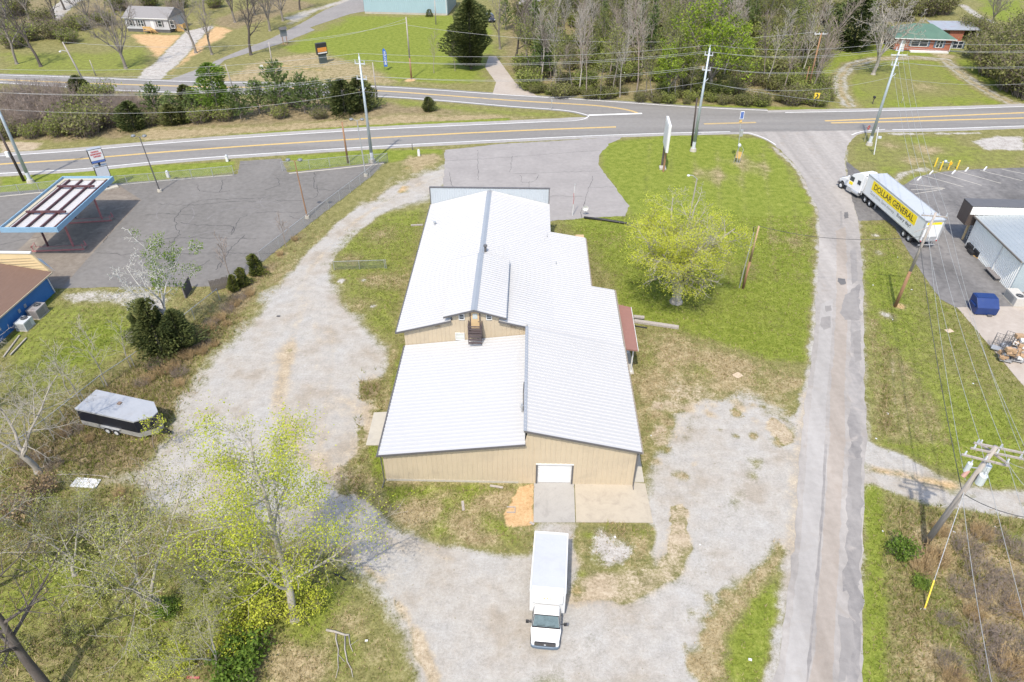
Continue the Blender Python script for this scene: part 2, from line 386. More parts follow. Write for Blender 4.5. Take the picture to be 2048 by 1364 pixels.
# gravel yard
GRAV = [(888, 330), (840, 335), (780, 365), (735, 405), (690, 450), (630, 505), (570, 560), (510, 640), (460, 700), (410, 760), (375, 830), (345, 900), (310, 950), (330, 1000), (430, 1035), (590, 1065), (680, 1100), (755, 1160), (805, 1220), (845, 1290), (862, 1370), (1390, 1370), (1425, 1270), (1480, 1170), (1540, 1095), (1600, 1035), (1600, 870), (1560, 880), (1480, 845), (1405, 860), (1370, 930), (1322, 965), (1312, 1050), (1295, 1120), (1260, 1150), (1150, 1110), (1148, 1050), (1068, 1050), (1060, 1105), (960, 1100), (860, 1070), (790, 1050), (742, 1000), (716, 950), (728, 890), (760, 800), (785, 720), (725, 640), (668, 560), (655, 520), (690, 470), (760, 428), (850, 402), (862, 385), (888, 378)]
paint('gravel', GRAV, 1.0, 1.45, 1.0)
paint('gravel', [(440, 720), (640, 640), (720, 680), (700, 860), (560, 980), (400, 900)], 1.0, 1.5, 1.5)
paint('dirt', [(705, 760), (770, 740), (800, 700), (805, 690), (770, 900), (740, 1000), (690, 940), (690, 830)], 0.65, 0.9, 1.3)
for a in [(740, 785, 1.1), (700, 950, 1.4), (690, 985, 1.0), (745, 770, .8)]: blob('litter', *a, 0.6, 0.5)
stroke('gravel', [(882, 350), (800, 385), (720, 435), (650, 505), (610, 565), (560, 640)], 1.9, 1.0, 0.4, 0.3)
stroke('gravel', [(600, 560), (640, 640), (700, 720)], 1.5, 0.6, 0.9, 0.6)
paint('gravel', [(1420, 860), (1500, 850), (1600, 880), (1600, 1040), (1500, 1130), (1400, 1240), (1320, 1100), (1330, 990), (1370, 940)], 1.0, 0.6, 0.6)
paint('gravel', [(1070, 1055), (1145, 1055), (1150, 1180), (1250, 1190), (1400, 1120), (1400, 1370), (870, 1370), (840, 1250), (790, 1150), (690, 1080), (760, 1080), (900, 1110), (1060, 1120)], 1.0, 0.5, 0.5)
stroke('dirt', [(880, 345), (800, 385), (700, 450), (620, 540), (590, 640), (570, 720)], 0.7, 0.45, 0.7)
stroke('dirt', [(575, 700), (560, 800), (590, 900), (680, 960)], 1.1, 0.65, 1.0)
stroke('dirt', [(640, 620), (660, 760), (640, 900)], .8, .4, 1.0)
for k in range(26): blob('litter', 690 + (k * 37) % 75, 735 + (k * 61) % 260, .35, .55, .2)
stroke('rock', [(640, 530), (590, 570), (565, 640)], 0.5, 0.35, 0.6)
stroke('dirt', [(600, 1085), (690, 1100), (770, 1165), (830, 1260), (870, 1364)], 0.35, 0.9, 0.5, 0.5)
stroke('dirt', [(690, 1060), (780, 1090), (900, 1120)], 0.5, 0.4, 0.6)
blob('clay', 805, 380, 1.3, 0.6, 0.5, None, 1.5); blob('dry', 770, 400, 1.6, 0.5, 0.7); blob('dry', 820, 330, 2.2, 0.5)
paint('dry', [(880, 312), (810, 335), (745, 385), (720, 425), (790, 372), (880, 340)], 0.4, 0.4, 0.5)
paint('lush', OVAL, 0.55, 0.9, 1.0)
for a in [(760, 470, 1.5), (720, 610, 1.2), (745, 560, 1.3), (800, 560, 1.6), (700, 520, 1.2)]: blob('dry', *a, 0.6, 0.9)
for a in [(728, 560, 0.35), (682, 562, .5), (745, 612, .4)]: blob('rock', *a, 0.8, 0.25)
stroke('dry', [(790, 700), (775, 790), (755, 890), (740, 960)], 0.5, 0.6, 0.5)
stroke('lush', [(803, 695), (785, 780)], 0.45, 0.7, 0.4); stroke('lush', [(757, 895), (760, 985)], 0.7, 0.8, 0.4)
TRK = [[(870, 365), (790, 400), (715, 452), (650, 520), (600, 600), (560, 720), (520, 860), (560, 980), (700, 1060), (850, 1120), (1000, 1180), (1090, 1260)],
       [(640, 600), (650, 720), (620, 880), (660, 1010), (780, 1110), (900, 1220), (1000, 1364)], [(1400, 900), (1420, 1000), (1370, 1120), (1270, 1220), (1130, 1330)], [(1560, 900), (1500, 1000), (1440, 1110), (1300, 1230), (1150, 1364)], [(1100, 1364), (1300, 1280), (1450, 1140), (1590, 1000)]]
for l in TRK:
    q = [(p.x, p.y) for p in catmull_(l)]
    for d_ in (-.9, .9): track(q, d_)
# strip south of the building
STRIP = [(735, 960), (768, 966), (1068, 966), (1066, 1100), (960, 1098), (860, 1066), (790, 1045), (745, 1005)]
paint('dry', STRIP, 0.85, 0.6, 0.6); paint('lush', [(745, 965), (800, 968), (1050, 968), (1060, 985), (900, 985), (770, 1000)], 0.55, 0.4, 0.5)
for a in [(800, 1000, 1.0), (900, 1010, 1.2), (980, 1040, 1.4), (1030, 1080, 1.3), (880, 1060, 1.2), (945, 990, .8), (850, 985, .8)]: blob('lush', *a, 0.6, 0.7)
paint('clay', [(1040, 975), (1068, 968), (1066, 1050), (1015, 1052), (1005, 1030), (1025, 1000)], 1.0, 0.15, 0.25, 1.0)
paint('gravel', [(1300, 980), (1370, 850), (1420, 800), (1500, 780), (1600, 800), (1610, 1100), (1500, 1180), (1430, 1300), (1390, 1364), (1330, 1364)], .56, 1.5, 1.8)
rg0 = random.Random(9)
for k in range(46): blob('dirt' if k % 3 else 'dry', rg0.uniform(1310, 1590), rg0.uniform(800, 960), rg0.uniform(.2, .7), rg0.uniform(.3, .7), .25)
for k in range(30): blob('dry', rg0.uniform(1360, 1470), rg0.uniform(1180, 1364), rg0.uniform(.2, .6), rg0.uniform(.3, .6), .25)
for k in range(30): blob('litter' if k % 2 else 'dry', rg0.uniform(400, 760), rg0.uniform(680, 1040), rg0.uniform(.15, .45), rg0.uniform(.3, .5), .2)
# island of weeds right of the parked box truck
paint('dirt', [(1140, 1050), (1310, 1050), (1300, 1130), (1230, 1180), (1140, 1180)], 0.6, 0.7, 0.9)
paint('dry', [(1155, 1060), (1305, 1060), (1290, 1130), (1200, 1140), (1160, 1110)], 0.7, 0.5, 0.6)
blob('rock', 1215, 1092, 1.9, 0.75, 0.4, 0.5); blob('litter', 1240, 1068, 1.0, 0.5, 0.5)
for a in [(1175, 1070, .5), (1190, 1115, .4), (1290, 1065, .6), (1165, 1150, .5)]: blob('lush', *a, 0.7, 0.4)
for q_ in (1022, 1045, 1068, 1090): blob('dirt', 1357, q_, .8, 1.0, .2, .25); blob('litter', 1358, q_, .75, .45, .2, .25)
stroke('dirt', [(1370, 1090), (1330, 1150), (1250, 1185), (1150, 1195)], 1.0, 0.85, 0.6)
stroke('litter', [(1360, 1100), (1320, 1150), (1240, 1180)], 0.6, 0.3, 0.5)
blob('clay', 1152, 1183, 0.6, 0.5, 0.3); blob('clay', 1470, 1000, 0.7, 0.25, 0.6)
stroke('rock', [(1500, 940), (1420, 1120), (1250, 1230), (1100, 1350)], 1.6, 0.3, 1.2)
# south east grass corner
paint('lush', [(1420, 1370), (1440, 1270), (1490, 1180), (1550, 1130), (1580, 1140), (1565, 1260), (1540, 1370)], 0.7, 0.6, 0.9)
stroke('dry', [(1410, 1340), (1440, 1260), (1500, 1170), (1570, 1100)], 0.7, 0.7, 0.6, 0.8)
stroke('dry', [(1600, 860), (1585, 880), (1560, 880)], 0.8, 0.6, 0.5)
blob('dirt', 1562, 862, 0.9, 0.9, 0.3, None, 1.8)
for sd_ in ([(1548, 295), (1592, 335), (1624, 395), (1637, 430), (1637, 520), (1632, 600), (1625, 700), (1612, 790), (1602, 860), (1596, 930), (1584, 1100), (1562, 1250), (1540, 1380)], [(1694, 300), (1691, 335), (1700, 380), (1718, 440), (1724, 500), (1729, 600), (1731, 700), (1733, 800), (1736, 870), (1731, 950), (1729, 1100), (1727, 1380)]): stroke('gravel', sd_, .45, .7, .35, .4, 1.0)
stroke('dirt', [(1612, 790), (1602, 860), (1594, 950), (1584, 1100)], .8, .5, .5)
# east of the side road
paint('lush', [(1718, 445), (1775, 440), (1800, 490), (1850, 560), (1917, 620), (2048, 780), (2048, 980), (1950, 970), (1860, 940), (1760, 895), (1730, 860), (1728, 600)], 0.52, 0.8, 0.8)
paint('dark', [(1830, 560), (1917, 622), (2048, 782), (2048, 830), (1900, 720), (1800, 620)], 0.4, 1.5, 1.6)
for k in range(6): stroke('dry', [(1745 + k * 22, 640 + k * 30), (1760 + k * 26, 880)], 0.35, 0.5, 0.4)
stroke('dirt', [(1785, 700), (1790, 880)], 0.25, 0.6, 0.3); stroke('litter', [(1772, 700), (1770, 860)], 0.3, 0.5, 0.3)
for a in [(1750, 470, .6), (1757, 505, .6), (1775, 630, .8)]: blob('rock', *a, 0.6, 0.4)
blob('clay', 1800, 613, 0.6, 0.8, 0.25)
paint('gravel', [(1728, 880), (1790, 905), (1870, 945), (1960, 972), (2060, 985), (2060, 1042), (1960, 1028), (1870, 1010), (1800, 985), (1728, 968)], 1.0, 0.35, 0.35)
stroke('clay', [(1750, 940), (1830, 957), (1900, 972)], 0.9, 0.62, 0.8, 0.6); stroke('dry', [(1900, 985), (2048, 1010)], 0.25, 0.5, 0.3)
paint('litter', [(1780, 1010), (1900, 1030), (2048, 1048), (2048, 1370), (1790, 1370), (1775, 1150)], 0.6, 0.9, 1.0)
for a in [(1850, 1120, 1.6), (1860, 1080, 1.4), (1960, 1200, 2.4), (2010, 1130, 2), (1920, 1060, 1.5), (1990, 1300, 2.5), (1890, 1320, 2)]: blob('dry', *a, 0.75, 0.9)
for a in [(1900, 1250, 1.8), (1870, 1180, 1.2), (1950, 1340, 1.5), (2030, 1070, 1.4)]: blob('dark', *a, 0.5, 0.9)
stroke('lush', [(1745, 985), (1750, 1150), (1745, 1364)], 0.8, 0.8, 0.5)
# highway verges
paint('lush', [(0, 355), (210, 337), (470, 322), (470, 345), (230, 368), (0, 390)], 0.9, 0.5, 0.4)
paint('lush', [(575, 312), (760, 298), (890, 297), (885, 312), (770, 325), (580, 345)], 0.8, 0.5, 0.5)
blob('dry', 850, 318, 2.5, 0.7, 0.8); blob('clay', 815, 335, 0.8, 0.5, 0.4)
paint('litter', [(0, 185), (260, 190), (520, 200), (740, 200), (850, 208), (1000, 222), (1130, 236), (1000, 240), (740, 252), (520, 262), (260, 280), (0, 285)], 0.75, 1.5, 1.8)
paint('dry', [(250, 258), (520, 250), (800, 230), (1000, 228), (1100, 235), (1000, 240), (700, 258), (300, 280)], 0.8, 1.2, 1.3)
paint('lush', [(760, 198), (1010, 216), (1140, 226), (1150, 236), (1010, 234), (800, 212)], 0.5, 1.0, 1.2)
stroke('lush', [(300, 290), (520, 268), (800, 250), (1010, 240)], 0.9, 0.85, 0.5)
paint('dirt', [(0, 282), (90, 285), (75, 300), (0, 308)], 0.8, 0.6, 0.7)
# beyond the upper road
paint('lush', [(0, 105), (230, 100), (330, 85), (290, 150), (0, 155)], 0.55, 2, 2)
paint('lush', [(560, 95), (700, 32), (900, 30), (990, 40), (980, 140), (960, 170), (760, 168), (640, 150)], 0.75, 2, 2)
paint('dry', [(420, 165), (520, 120), (640, 100), (740, 130), (800, 160), (900, 172), (740, 168), (500, 165)], 0.6, 1.5, 2)
paint('litter', [(300, 150), (450, 65), (640, 10), (560, -10), (420, 40), (400, 70)], 0.7, 1.5, 1.5)
paint('litter', [(0, 100), (150, 60), (260, 60), (240, -20), (-100, -20)], 0.6, 2, 2)
stroke('clay', [(520, 130), (570, 132), (640, 140)], 0.7, 0.6, 0.6); blob('clay', 820, 160, 1.2, 0.8, 0.4); blob('clay', 570, 88, 1.6, 0.5, .8)
paint('clay', [(262, 68), (370, 70), (385, 62), (430, 50), (470, 60), (420, 90), (365, 130), (345, 150), (320, 130), (300, 105), (270, 82)], 0.75, 0.9, 1.0)
paint('rock', [(372, 62), (432, 49), (400, 78), (365, 118), (320, 160), (265, 163), (320, 115), (350, 85)], 0.95, 0.5, 0.5)
paint('gravel', [(115, 40), (150, 5), (200, -15), (140, -20), (100, 25)], 0.8, 1.0, 1.0)
paint('gravel', [(570, 35), (700, -5), (740, -8), (640, 20), (580, 50)], 0.8, 1.0, 1.0)
paint('lush', [(1000, 130), (1040, 185), (1200, 203), (1536, 216), (1670, 215), (1655, 100), (1600, 60), (1560, -30), (1000, -30)], 0.6, 1.5, 1.5)
paint('litter', [(1000, 130), (1040, 185), (1200, 203), (1536, 216), (1670, 215), (1655, 100), (1600, 60), (1560, -30), (1000, -30)], 0.55, 1.5, 1.5)
stroke('lush', [(1060, 192), (1200, 202), (1400, 212), (1650, 218)], 0.7, 0.7, 0.6)
paint('lush', [(1640, 80), (1900, 90), (2048, 170), (2048, 212), (1690, 218), (1640, 150)], 0.7, 2, 2)
paint('dark', [(1700, 130), (1870, 125), (1960, 195), (1720, 212)], 0.35, 1.5, 1.5); blob('dry', 1850, 175, 3.5, 0.5, 2)
LOOP = [(1700, 212), (1682, 185), (1680, 155), (1700, 130), (1750, 118), (1830, 115), (1890, 120), (1925, 150), (1985, 190), (2030, 208)]
stroke('dry', LOOP, 1.8, 0.8, 0.8, 0.6); stroke('gravel', LOOP, 1.5, 0.65, 0.5, 0.5); stroke('dry', LOOP, 0.35, 0.7, 0.4, 0.3)
blob('dirt', 1890, 112, 3, 0.6, 1.2)
paint('lush', [(1960, 0), (2048, 0), (2048, 40), (2000, 48), (1960, 25)], 0.8, 2, 2); stroke('gravel', [(1925, 10), (1960, 35), (1985, 45)], 1.5, 0.7, 0.8)
# north of the store
paint('lush', [(1700, 285), (1730, 272), (1900, 270), (1940, 290), (2048, 300), (2048, 335), (1900, 338), (1800, 365), (1740, 330), (1692, 330)], 0.45, 0.8, 0.9)
for a in [(1860, 300, 2.5), (1780, 290, 1.6), (1830, 320, 2)]: blob('dry', *a, 0.6, 1.0)
paint('rock', [(1945, 282), (1990, 270), (2048, 275), (2048, 300), (1970, 302)], 0.85, 0.5, 0.7)
stroke('rock', [(1790, 360), (1810, 345), (1850, 338)], 0.8, 0.6, 0.5); stroke('rock', [(1780, 268), (1960, 266)], 0.5, 0.7, 0.4)

me = bpy.data.meshes.new('ground')
nx, ny = len(gx), len(gy)
co = np.stack([PX, PY, np.zeros(NP_)], 1).astype(np.float32)
ii = (np.arange(ny - 1)[:, None] * nx + np.arange(nx - 1)[None]).ravel()
fc = np.stack([ii, ii + 1, ii + nx + 1, ii + nx], 1).astype(np.int32)
me.vertices.add(NP_); me.vertices.foreach_set('co', co.ravel())
me.loops.add(fc.size); me.loops.foreach_set('vertex_index', fc.ravel())
me.polygons.add(len(fc)); me.polygons.foreach_set('loop_start', np.arange(0, fc.size, 4, dtype=np.int32))
me.update(calc_edges=True)
for nm, sl_ in (('cover_a', Wt[:, :4]), ('cover_b', Wt[:, 4:])):
    at = me.attributes.new(nm, 'FLOAT_COLOR', 'POINT'); at.data.foreach_set('color', np.ascontiguousarray(sl_).ravel())
gm = bpy.data.materials.new('ground cover'); nt, bs = nodes_of(gm)
pos = npos(nt)
nL = nnoise(nt, 0.22, 5, 0.6, pos); nMd = nnoise(nt, 1.1, 5, 0.65, pos); nF = nnoise(nt, 5.0, 4, 0.7, pos); nX = nnoise(nt, 17.0, 3, 0.7, pos)
nB = nnoise(nt, 1.0, 5, 0.7, npos(nt, (2.6, 1.3, 1)), 0.8)
mixn = nmath(nt, 'ADD', nmath(nt, 'ADD', nmath(nt, 'MULTIPLY', nMd, 0.34), nmath(nt, 'MULTIPLY', nF, 0.36)), nmath(nt, 'MULTIPLY', nX, 0.30))
edge = nmath(nt, 'ADD', nmath(nt, 'ADD', nmath(nt, 'MULTIPLY', nMd, 0.4), nmath(nt, 'MULTIPLY', nF, 0.35)), nmath(nt, 'MULTIPLY', nX, 0.25))
aa = nt.nodes.new('ShaderNodeAttribute'); aa.attribute_name = 'cover_a'; ab = nt.nodes.new('ShaderNodeAttribute'); ab.attribute_name = 'cover_b'
sa = nt.nodes.new('ShaderNodeSeparateColor'); sb = nt.nodes.new('ShaderNodeSeparateColor')
nt.links.new(aa.outputs['Color'], sa.inputs[0]); nt.links.new(ab.outputs['Color'], sb.inputs[0])
ws = dict(lush=sa.outputs[0], dry=sa.outputs[1], litter=sa.outputs[2], gravel=aa.outputs['Alpha'], dirt=sb.outputs[0], clay=sb.outputs[1], rock=sb.outputs[2], dark=ab.outputs['Alpha'])
def tri(a, b, c): return nramp(nt, mixn, [(0.385, a), (0.5, b), (0.615, c)])
cols = dict(base=tri((0.085, 0.088, 0.030), (0.175, 0.165, 0.062), (0.30, 0.265, 0.125)),
            lush=tri((0.080, 0.112, 0.014), (0.158, 0.190, 0.030), (0.255, 0.270, 0.066)),
            dark=tri((0.050, 0.080, 0.012), (0.105, 0.140, 0.022), (0.17, 0.195, 0.045)),
            dry=tri((0.15, 0.118, 0.060), (0.275, 0.220, 0.125), (0.42, 0.35, 0.215)),
            litter=tri((0.085, 0.070, 0.038), (0.195, 0.155, 0.088), (0.34, 0.275, 0.165)),
            dirt=tri((0.20, 0.155, 0.10), (0.34, 0.275, 0.19), (0.48, 0.41, 0.31)),
            gravel=tri((0.268, 0.252, 0.228), (0.340, 0.323, 0.296), (0.405, 0.388, 0.360)),
            clay=tri((0.33, 0.20, 0.095), (0.45, 0.30, 0.155), (0.54, 0.39, 0.235)),
            rock=tri((0.20, 0.18, 0.16), (0.36, 0.335, 0.305), (0.48, 0.46, 0.43)))
# gravel carries its own broad grey and buff stains
gst = nramp(nt, nL, [(0.36, (0.88, 0.82, 0.74)), (0.48, (1, 0.98, 0.95)), (0.64, (1.0, 1.01, 1.02))])
cols['gravel'] = nmix(nt, 1.0, cols['gravel'], gst, 'MULTIPLY')
cur = cols['base']
gr0 = ws['gravel']; ws['gravel'] = nmath(nt, 'ADD', gr0, nmath(nt, 'MULTIPLY', nmath(nt, 'ADD', ws['dirt'], nmath(nt, 'MULTIPLY', ws['litter'], 0.8)), nrange(nt, gr0, 0.12, 0.4)))
for ch, amp in (('lush', 0.9), ('dark', 0.9), ('dry', 1.0), ('litter', 1.0), ('gravel', 0.8), ('dirt', 0.9), ('clay', 0.7), ('rock', 1.1)):
    f = nmath(nt, 'ADD', ws[ch], nmath(nt, 'MULTIPLY', nmath(nt, 'SUBTRACT', edge, 0.5), amp * 1.6))
    f = nmath(nt, 'MULTIPLY', nrange(nt, f, 0.30, 0.72), nrange(nt, ws[ch], 0.02, 0.15))
    cur = nmix(nt, f, cur, cols[ch])
# small weeds and grit
sp = nrange(nt, nnoise(nt, 3.1, 2, 0.5, pos), 0.70, 0.76, 0, 0.55)
cur = nmix(nt, sp, cur, (0.16, 0.13, 0.06))
nt.links.new(cur, bs.inputs['Base Color']); bs.inputs['Roughness'].default_value = 0.95; bs.inputs['Specular IOR Level'].default_value = 0.1
nbump(nt, bs, mixn, 0.7, 0.12)
me.materials.append(gm)
go = bpy.data.objects.new('ground', me); COL.objects.link(go); tag(go, None, None, None, 'structure')

# ------------------------------------------------------------------ paved sheets
def resample(P, step, jit, seed, closed=True):
    rng = random.Random(seed); out = []; n = len(P)
    for i in range(n if closed else n - 1):
        a = Vector(P[i][:2]); b = Vector(P[(i + 1) % n][:2]); L = (b - a).length; k = max(1, int(L / step))
        nr = Vector((-(b - a).y, (b - a).x)); nr = nr / max(1e-6, nr.length)
        for j in range(k):
            p = a + (b - a) * (j / k)
            if jit: p = p + nr * jit * (mnoise.noise(Vector((p.x * 0.9, p.y * 0.9, seed))) + 0.7 * mnoise.noise(Vector((p.x * 2.7, p.y * 2.7, seed + 5))))
            out.append(p)
    if not closed: out.append(Vector(P[-1][:2]))
    return out
def catmull(P, k=6):
    P = [Vector(p[:2]) for p in P]; out = []
    for i in range(len(P) - 1):
        p0, p1, p2, p3 = P[max(0, i - 1)], P[i], P[i + 1], P[min(len(P) - 1, i + 2)]
        for j in range(k):
            t = j / k
            out.append(0.5 * ((2 * p1) + (p2 - p0) * t + (2 * p0 - 5 * p1 + 4 * p2 - p3) * t * t + (3 * p1 - p0 - 3 * p2 + p3) * t ** 3))
    out.append(P[-1]); return out
BLOCK = []
def sheet(name, P, z, m, jit=0.0, step=0.7, seed=1, parent=None, thick=0.0):
    pts = resample(P, step, jit, seed); BLOCK.append(np.array([p[:2] for p in P]))
    b = MB()
    if thick: b.prism(pts, z - thick, z)
    else: b.add([(p.x, p.y, z) for p in pts], [tuple(range(len(pts)))])
    me = bpy.data.meshes.new(name); me.from_pydata(b.v, [], b.f)
    bm = bmesh.new(); bm.from_mesh(me); bmesh.ops.triangulate(bm, faces=[f for f in bm.faces if len(f.verts) > 4])
    bmesh.ops.recalc_face_normals(bm, faces=bm.faces)
    if not thick and sum(f.normal.z for f in bm.faces) < 0: bmesh.ops.reverse_faces(bm, faces=bm.faces)
    bm.to_mesh(me); bm.free(); me.materials.append(m)
    o = bpy.data.objects.new(name, me); COL.objects.link(o)
    if parent is None: tag(o, None, None, None, 'structure')
    else: o.parent = parent
    return o
def pg(poly): return [G(*p) for p in poly]
def ribbon(mb, line, wd, z, jit=0.0, seed=3, step=0.5, taper=False):
    pts = resample(line, step, jit, seed, False); n = len(pts); vs = []
    for i, p in enumerate(pts):
        d = (pts[min(n - 1, i + 1)] - pts[max(0, i - 1)]); d = d / max(1e-6, d.length); q = Vector((-d.y, d.x))
        w2 = wd / 2 * ((0.35 + 0.9 * abs(mnoise.noise(Vector((p.x * 1.3, p.y * 1.3, seed))))) if taper else 1)
        vs += [(p.x + q.x * w2, p.y + q.y * w2, z), (p.x - q.x * w2, p.y - q.y * w2, z)]
    mb.add(vs, [(2 * i, 2 * i + 1, 2 * i + 3, 2 * i + 2) for i in range(n - 1)])
def asphalt(name, c1, c2, stretch=(1, 1, 1), streak=0.5, stain=(0.1, 0.09, 0.09), stain_amt=0.3):
    m = bpy.data.materials.new(name); nt, b = nodes_of(m); p = npos(nt); q = npos(nt, stretch)
    a = nnoise(nt, 0.25, 5, 0.6, q); f = nnoise(nt, 20, 2, 0.6, p); md = nnoise(nt, 1.5, 4, 0.6, p)
    h = nmath(nt, 'ADD', nmath(nt, 'ADD', nmath(nt, 'MULTIPLY', a, streak), nmath(nt, 'MULTIPLY', md, 0.65 - streak * 0.6)), nmath(nt, 'MULTIPLY', f, 0.35 - streak * 0.4))
    c = nramp(nt, h, [(0.35, c1), (0.62, c2)])
    st = nrange(nt, nnoise(nt, 0.5, 5, 0.65, p, 0.8), 0.55, 0.72, 0, stain_amt); c = nmix(nt, st, c, stain)
    nt.links.new(c, b.inputs['Base Color']); b.inputs['Roughness'].default_value = 0.9; b.inputs['Specular IOR Level'].default_value = 0.25
    nbump(nt, b, f, 0.25, 0.02); return m
A_HWY = asphalt('highway asphalt', (0.158, 0.150, 0.140), (0.226, 0.216, 0.202), (0.06, 1.1, 1), 0.62, (0.19, 0.19, 0.19), 0.3)
A_SHO = asphalt('pale shoulder asphalt', (0.25, 0.238, 0.222), (0.33, 0.312, 0.295), (1, 1, 1), 0.3, (0.22, 0.21, 0.2), 0.3)
A_SIDE = asphalt('worn lane surface', (0.21, 0.195, 0.18), (0.36, 0.335, 0.308), (1.3, 0.03, 1), 0.62, (0.25, 0.215, 0.18), 0.5)
A_LOT = asphalt('old lot asphalt', (0.118, 0.111, 0.102), (0.184, 0.173, 0.160), (0.5, 0.4, 1), 0.4, (0.20, 0.19, 0.182), 0.45)
A_FRONT = asphalt('bleached lot asphalt', (0.225, 0.21, 0.20), (0.29, 0.272, 0.258), (1, 1, 1), 0.4, (0.33, 0.31, 0.29), 0.35)
A_STORE = asphalt('store lot asphalt', (0.08, 0.077, 0.075), (0.215, 0.205, 0.197), (0.7, 0.25, 1), 0.6, (0.07, 0.07, 0.075), 0.5)
A_STAIN = asphalt('stained concrete', (0.13, 0.108, 0.088), (0.23, 0.20, 0.165), (1, 1, 1), 0.4, (0.36, 0.31, 0.25), 0.4)
A_DRIVE = asphalt('tan concrete', (0.30, 0.26, 0.22), (0.39, 0.345, 0.30), (1, 1, 1), 0.4, (0.3, 0.25, 0.2), 0.3)
A_PATCH = asphalt('dark asphalt repair', (0.09, 0.088, 0.088), (0.15, 0.145, 0.143), (1, 1, 1), 0.4)
A_PATCHL = asphalt('grey asphalt repair', (0.19, 0.178, 0.168), (0.255, 0.24, 0.226), (1, 1, 1), 0.4)
A_CRACK = mat('crack filler', (0.05, 0.048, 0.05), 0.9, 0, 0.3, 3)
P_WHITE = mat('road paint white', (0.72, 0.72, 0.70), 0.8, 0, 0.1, 2, dirt=(0.45, 0.44, 0.43), dirt_amt=0.35)
P_YEL = mat('road paint yellow', (0.62, 0.42, 0.13), 0.8, 0, 0.12, 2, dirt=(0.4, 0.3, 0.16), dirt_amt=0.5)
P_FAINT = mat('faded stall paint', (0.45, 0.42, 0.36), 0.85, 0, 0.15, 2, dirt=(0.25, 0.24, 0.23), dirt_amt=0.6)

def left_ext(p, q, d):   # continue an edge beyond the frame
    p, q = Vector(p[:2]), Vector(q[:2]); return p + (p - q).normalized() * d
# highway
hn = pg([(0, 312), (161, 301), (330, 286.5), (512, 273.5), (768, 258), (1024, 246.5), (1165, 240), (1330, 232), (1536, 226), (1740, 222), (1900, 218), (2048, 213)])
hs = pg([(0, 347), (161, 338), (330, 322), (512, 308.5), (768, 292), (1024, 279), (1200, 271), (1390, 265), (1600, 262), (1760, 260), (1900, 257), (2048, 252)])
hc = pg([(0, 328.5), (161, 318), (330, 304), (512, 291), (768, 275), (1024, 262), (1232, 254)])
def ext2(l, d=60): return [left_ext(l[0], l[1], d)] + [Vector(p[:2]) for p in l] + [left_ext(l[-1], l[-2], d)]
hn, hs = ext2(hn), ext2(hs)
hnc, hsc = catmull(hn), catmull(hs)
def offset(l, d):
    out = []
    for i, p in enumerate(l):
        t = (l[min(len(l) - 1, i + 1)] - l[max(0, i - 1)]).normalized(); out.append(p + Vector((-t.y, t.x)) * d)
    return out
sheet('highway_shoulder', offset(hnc, 1.5) + offset(hsc, -1.2)[::-1], 0.005, A_SHO, 0.15, 1.2, 3)
sheet('highway', offset(hnc, 0.25) + offset(hsc, -0.2)[::-1], 0.010, A_HWY, 0, 2.0, 4)
# upper road
un = pg([(0, 150), (110, 153), (250, 159), (420, 164.5), (512, 165.5), (740, 173), (870, 180), (1000, 189), (1130, 197), (1250, 205), (1390, 214.5), (1536, 221)])
us = pg([(0, 165), (110, 172), (250, 181), (420, 186), (512, 187.5), (740, 192), (870, 200), (1024, 213), (1110, 219), (1150, 224), (1177, 231)])
un = [left_ext(un[0], un[1], 60)] + [Vector(p[:2]) for p in un]; us = [left_ext(us[0], us[1], 60)] + [Vector(p[:2]) for p in us]
unc, usc = catmull(un), catmull(us)
sheet('upper_road', offset(unc, 0.9) + [Vector(G(1536, 235)[:2]), Vector(G(1180, 243)[:2])] + offset(usc, -0.7)[::-1], 0.014, A_HWY, 0.1, 1.5, 6)
# side road
sl_ = catmull(pg([(1480, 264), (1536, 283), (1590, 330), (1622, 390), (1637, 430), (1637, 520), (1632, 600), (1625, 700), (1612, 790), (1604, 860), (1598, 930), (1586, 1100), (1566, 1250), (1545, 1380)]))
sr_ = catmull(pg([(1790, 260), (1720, 268), (1693, 298), (1690, 335), (1700, 380), (1716, 440), (1722, 500), (1727, 600), (1728, 700), (1730, 800), (1734, 870), (1728, 950), (1726, 1100), (1724, 1380)]))
sl_.append(left_ext(sl_[-1], sl_[-2], 60)); sr_.append(left_ext(sr_[-1], sr_[-2], 60))
sheet('side_road', sl_ + sr_[::-1], 0.018, A_SIDE, 0.22, 0.6, 8)
def road_strip(f0, f1, k0, k1, m_, z, seed, jit):
    n = min(len(sl_), len(sr_)); A = []; B = []
    ra, rb_ = resample(sl_, 1.0, 0, 1, False), resample(sr_, 1.0, 0, 1, False); n = 90
    for i in range(int(k0 * n), int(k1 * n) + 1):
        a = ra[int(i / n * (len(ra) - 1))]; b = rb_[int(i / n * (len(rb_) - 1))]; A.append(a.lerp(b, f0)); B.append(a.lerp(b, f1))
    sheet('road_wear', A + B[::-1], z, m_, jit, .5, seed)
A_WL = asphalt('pale wheel lane', (0.25, 0.236, 0.22), (0.36, 0.342, 0.322), (1.3, 0.03, 1), 0.62, (0.28, 0.255, 0.225), 0.4)
A_WT = asphalt('tan wheel lane', (0.225, 0.195, 0.165), (0.345, 0.305, 0.265), (1.3, 0.03, 1), 0.62, (0.25, 0.205, 0.165), 0.4)
A_WD = asphalt('grey crumbled edge', (0.15, 0.142, 0.138), (0.29, 0.272, 0.255), (1.6, 0.10, 1), 0.55, (0.36, 0.325, 0.29), 0.6)
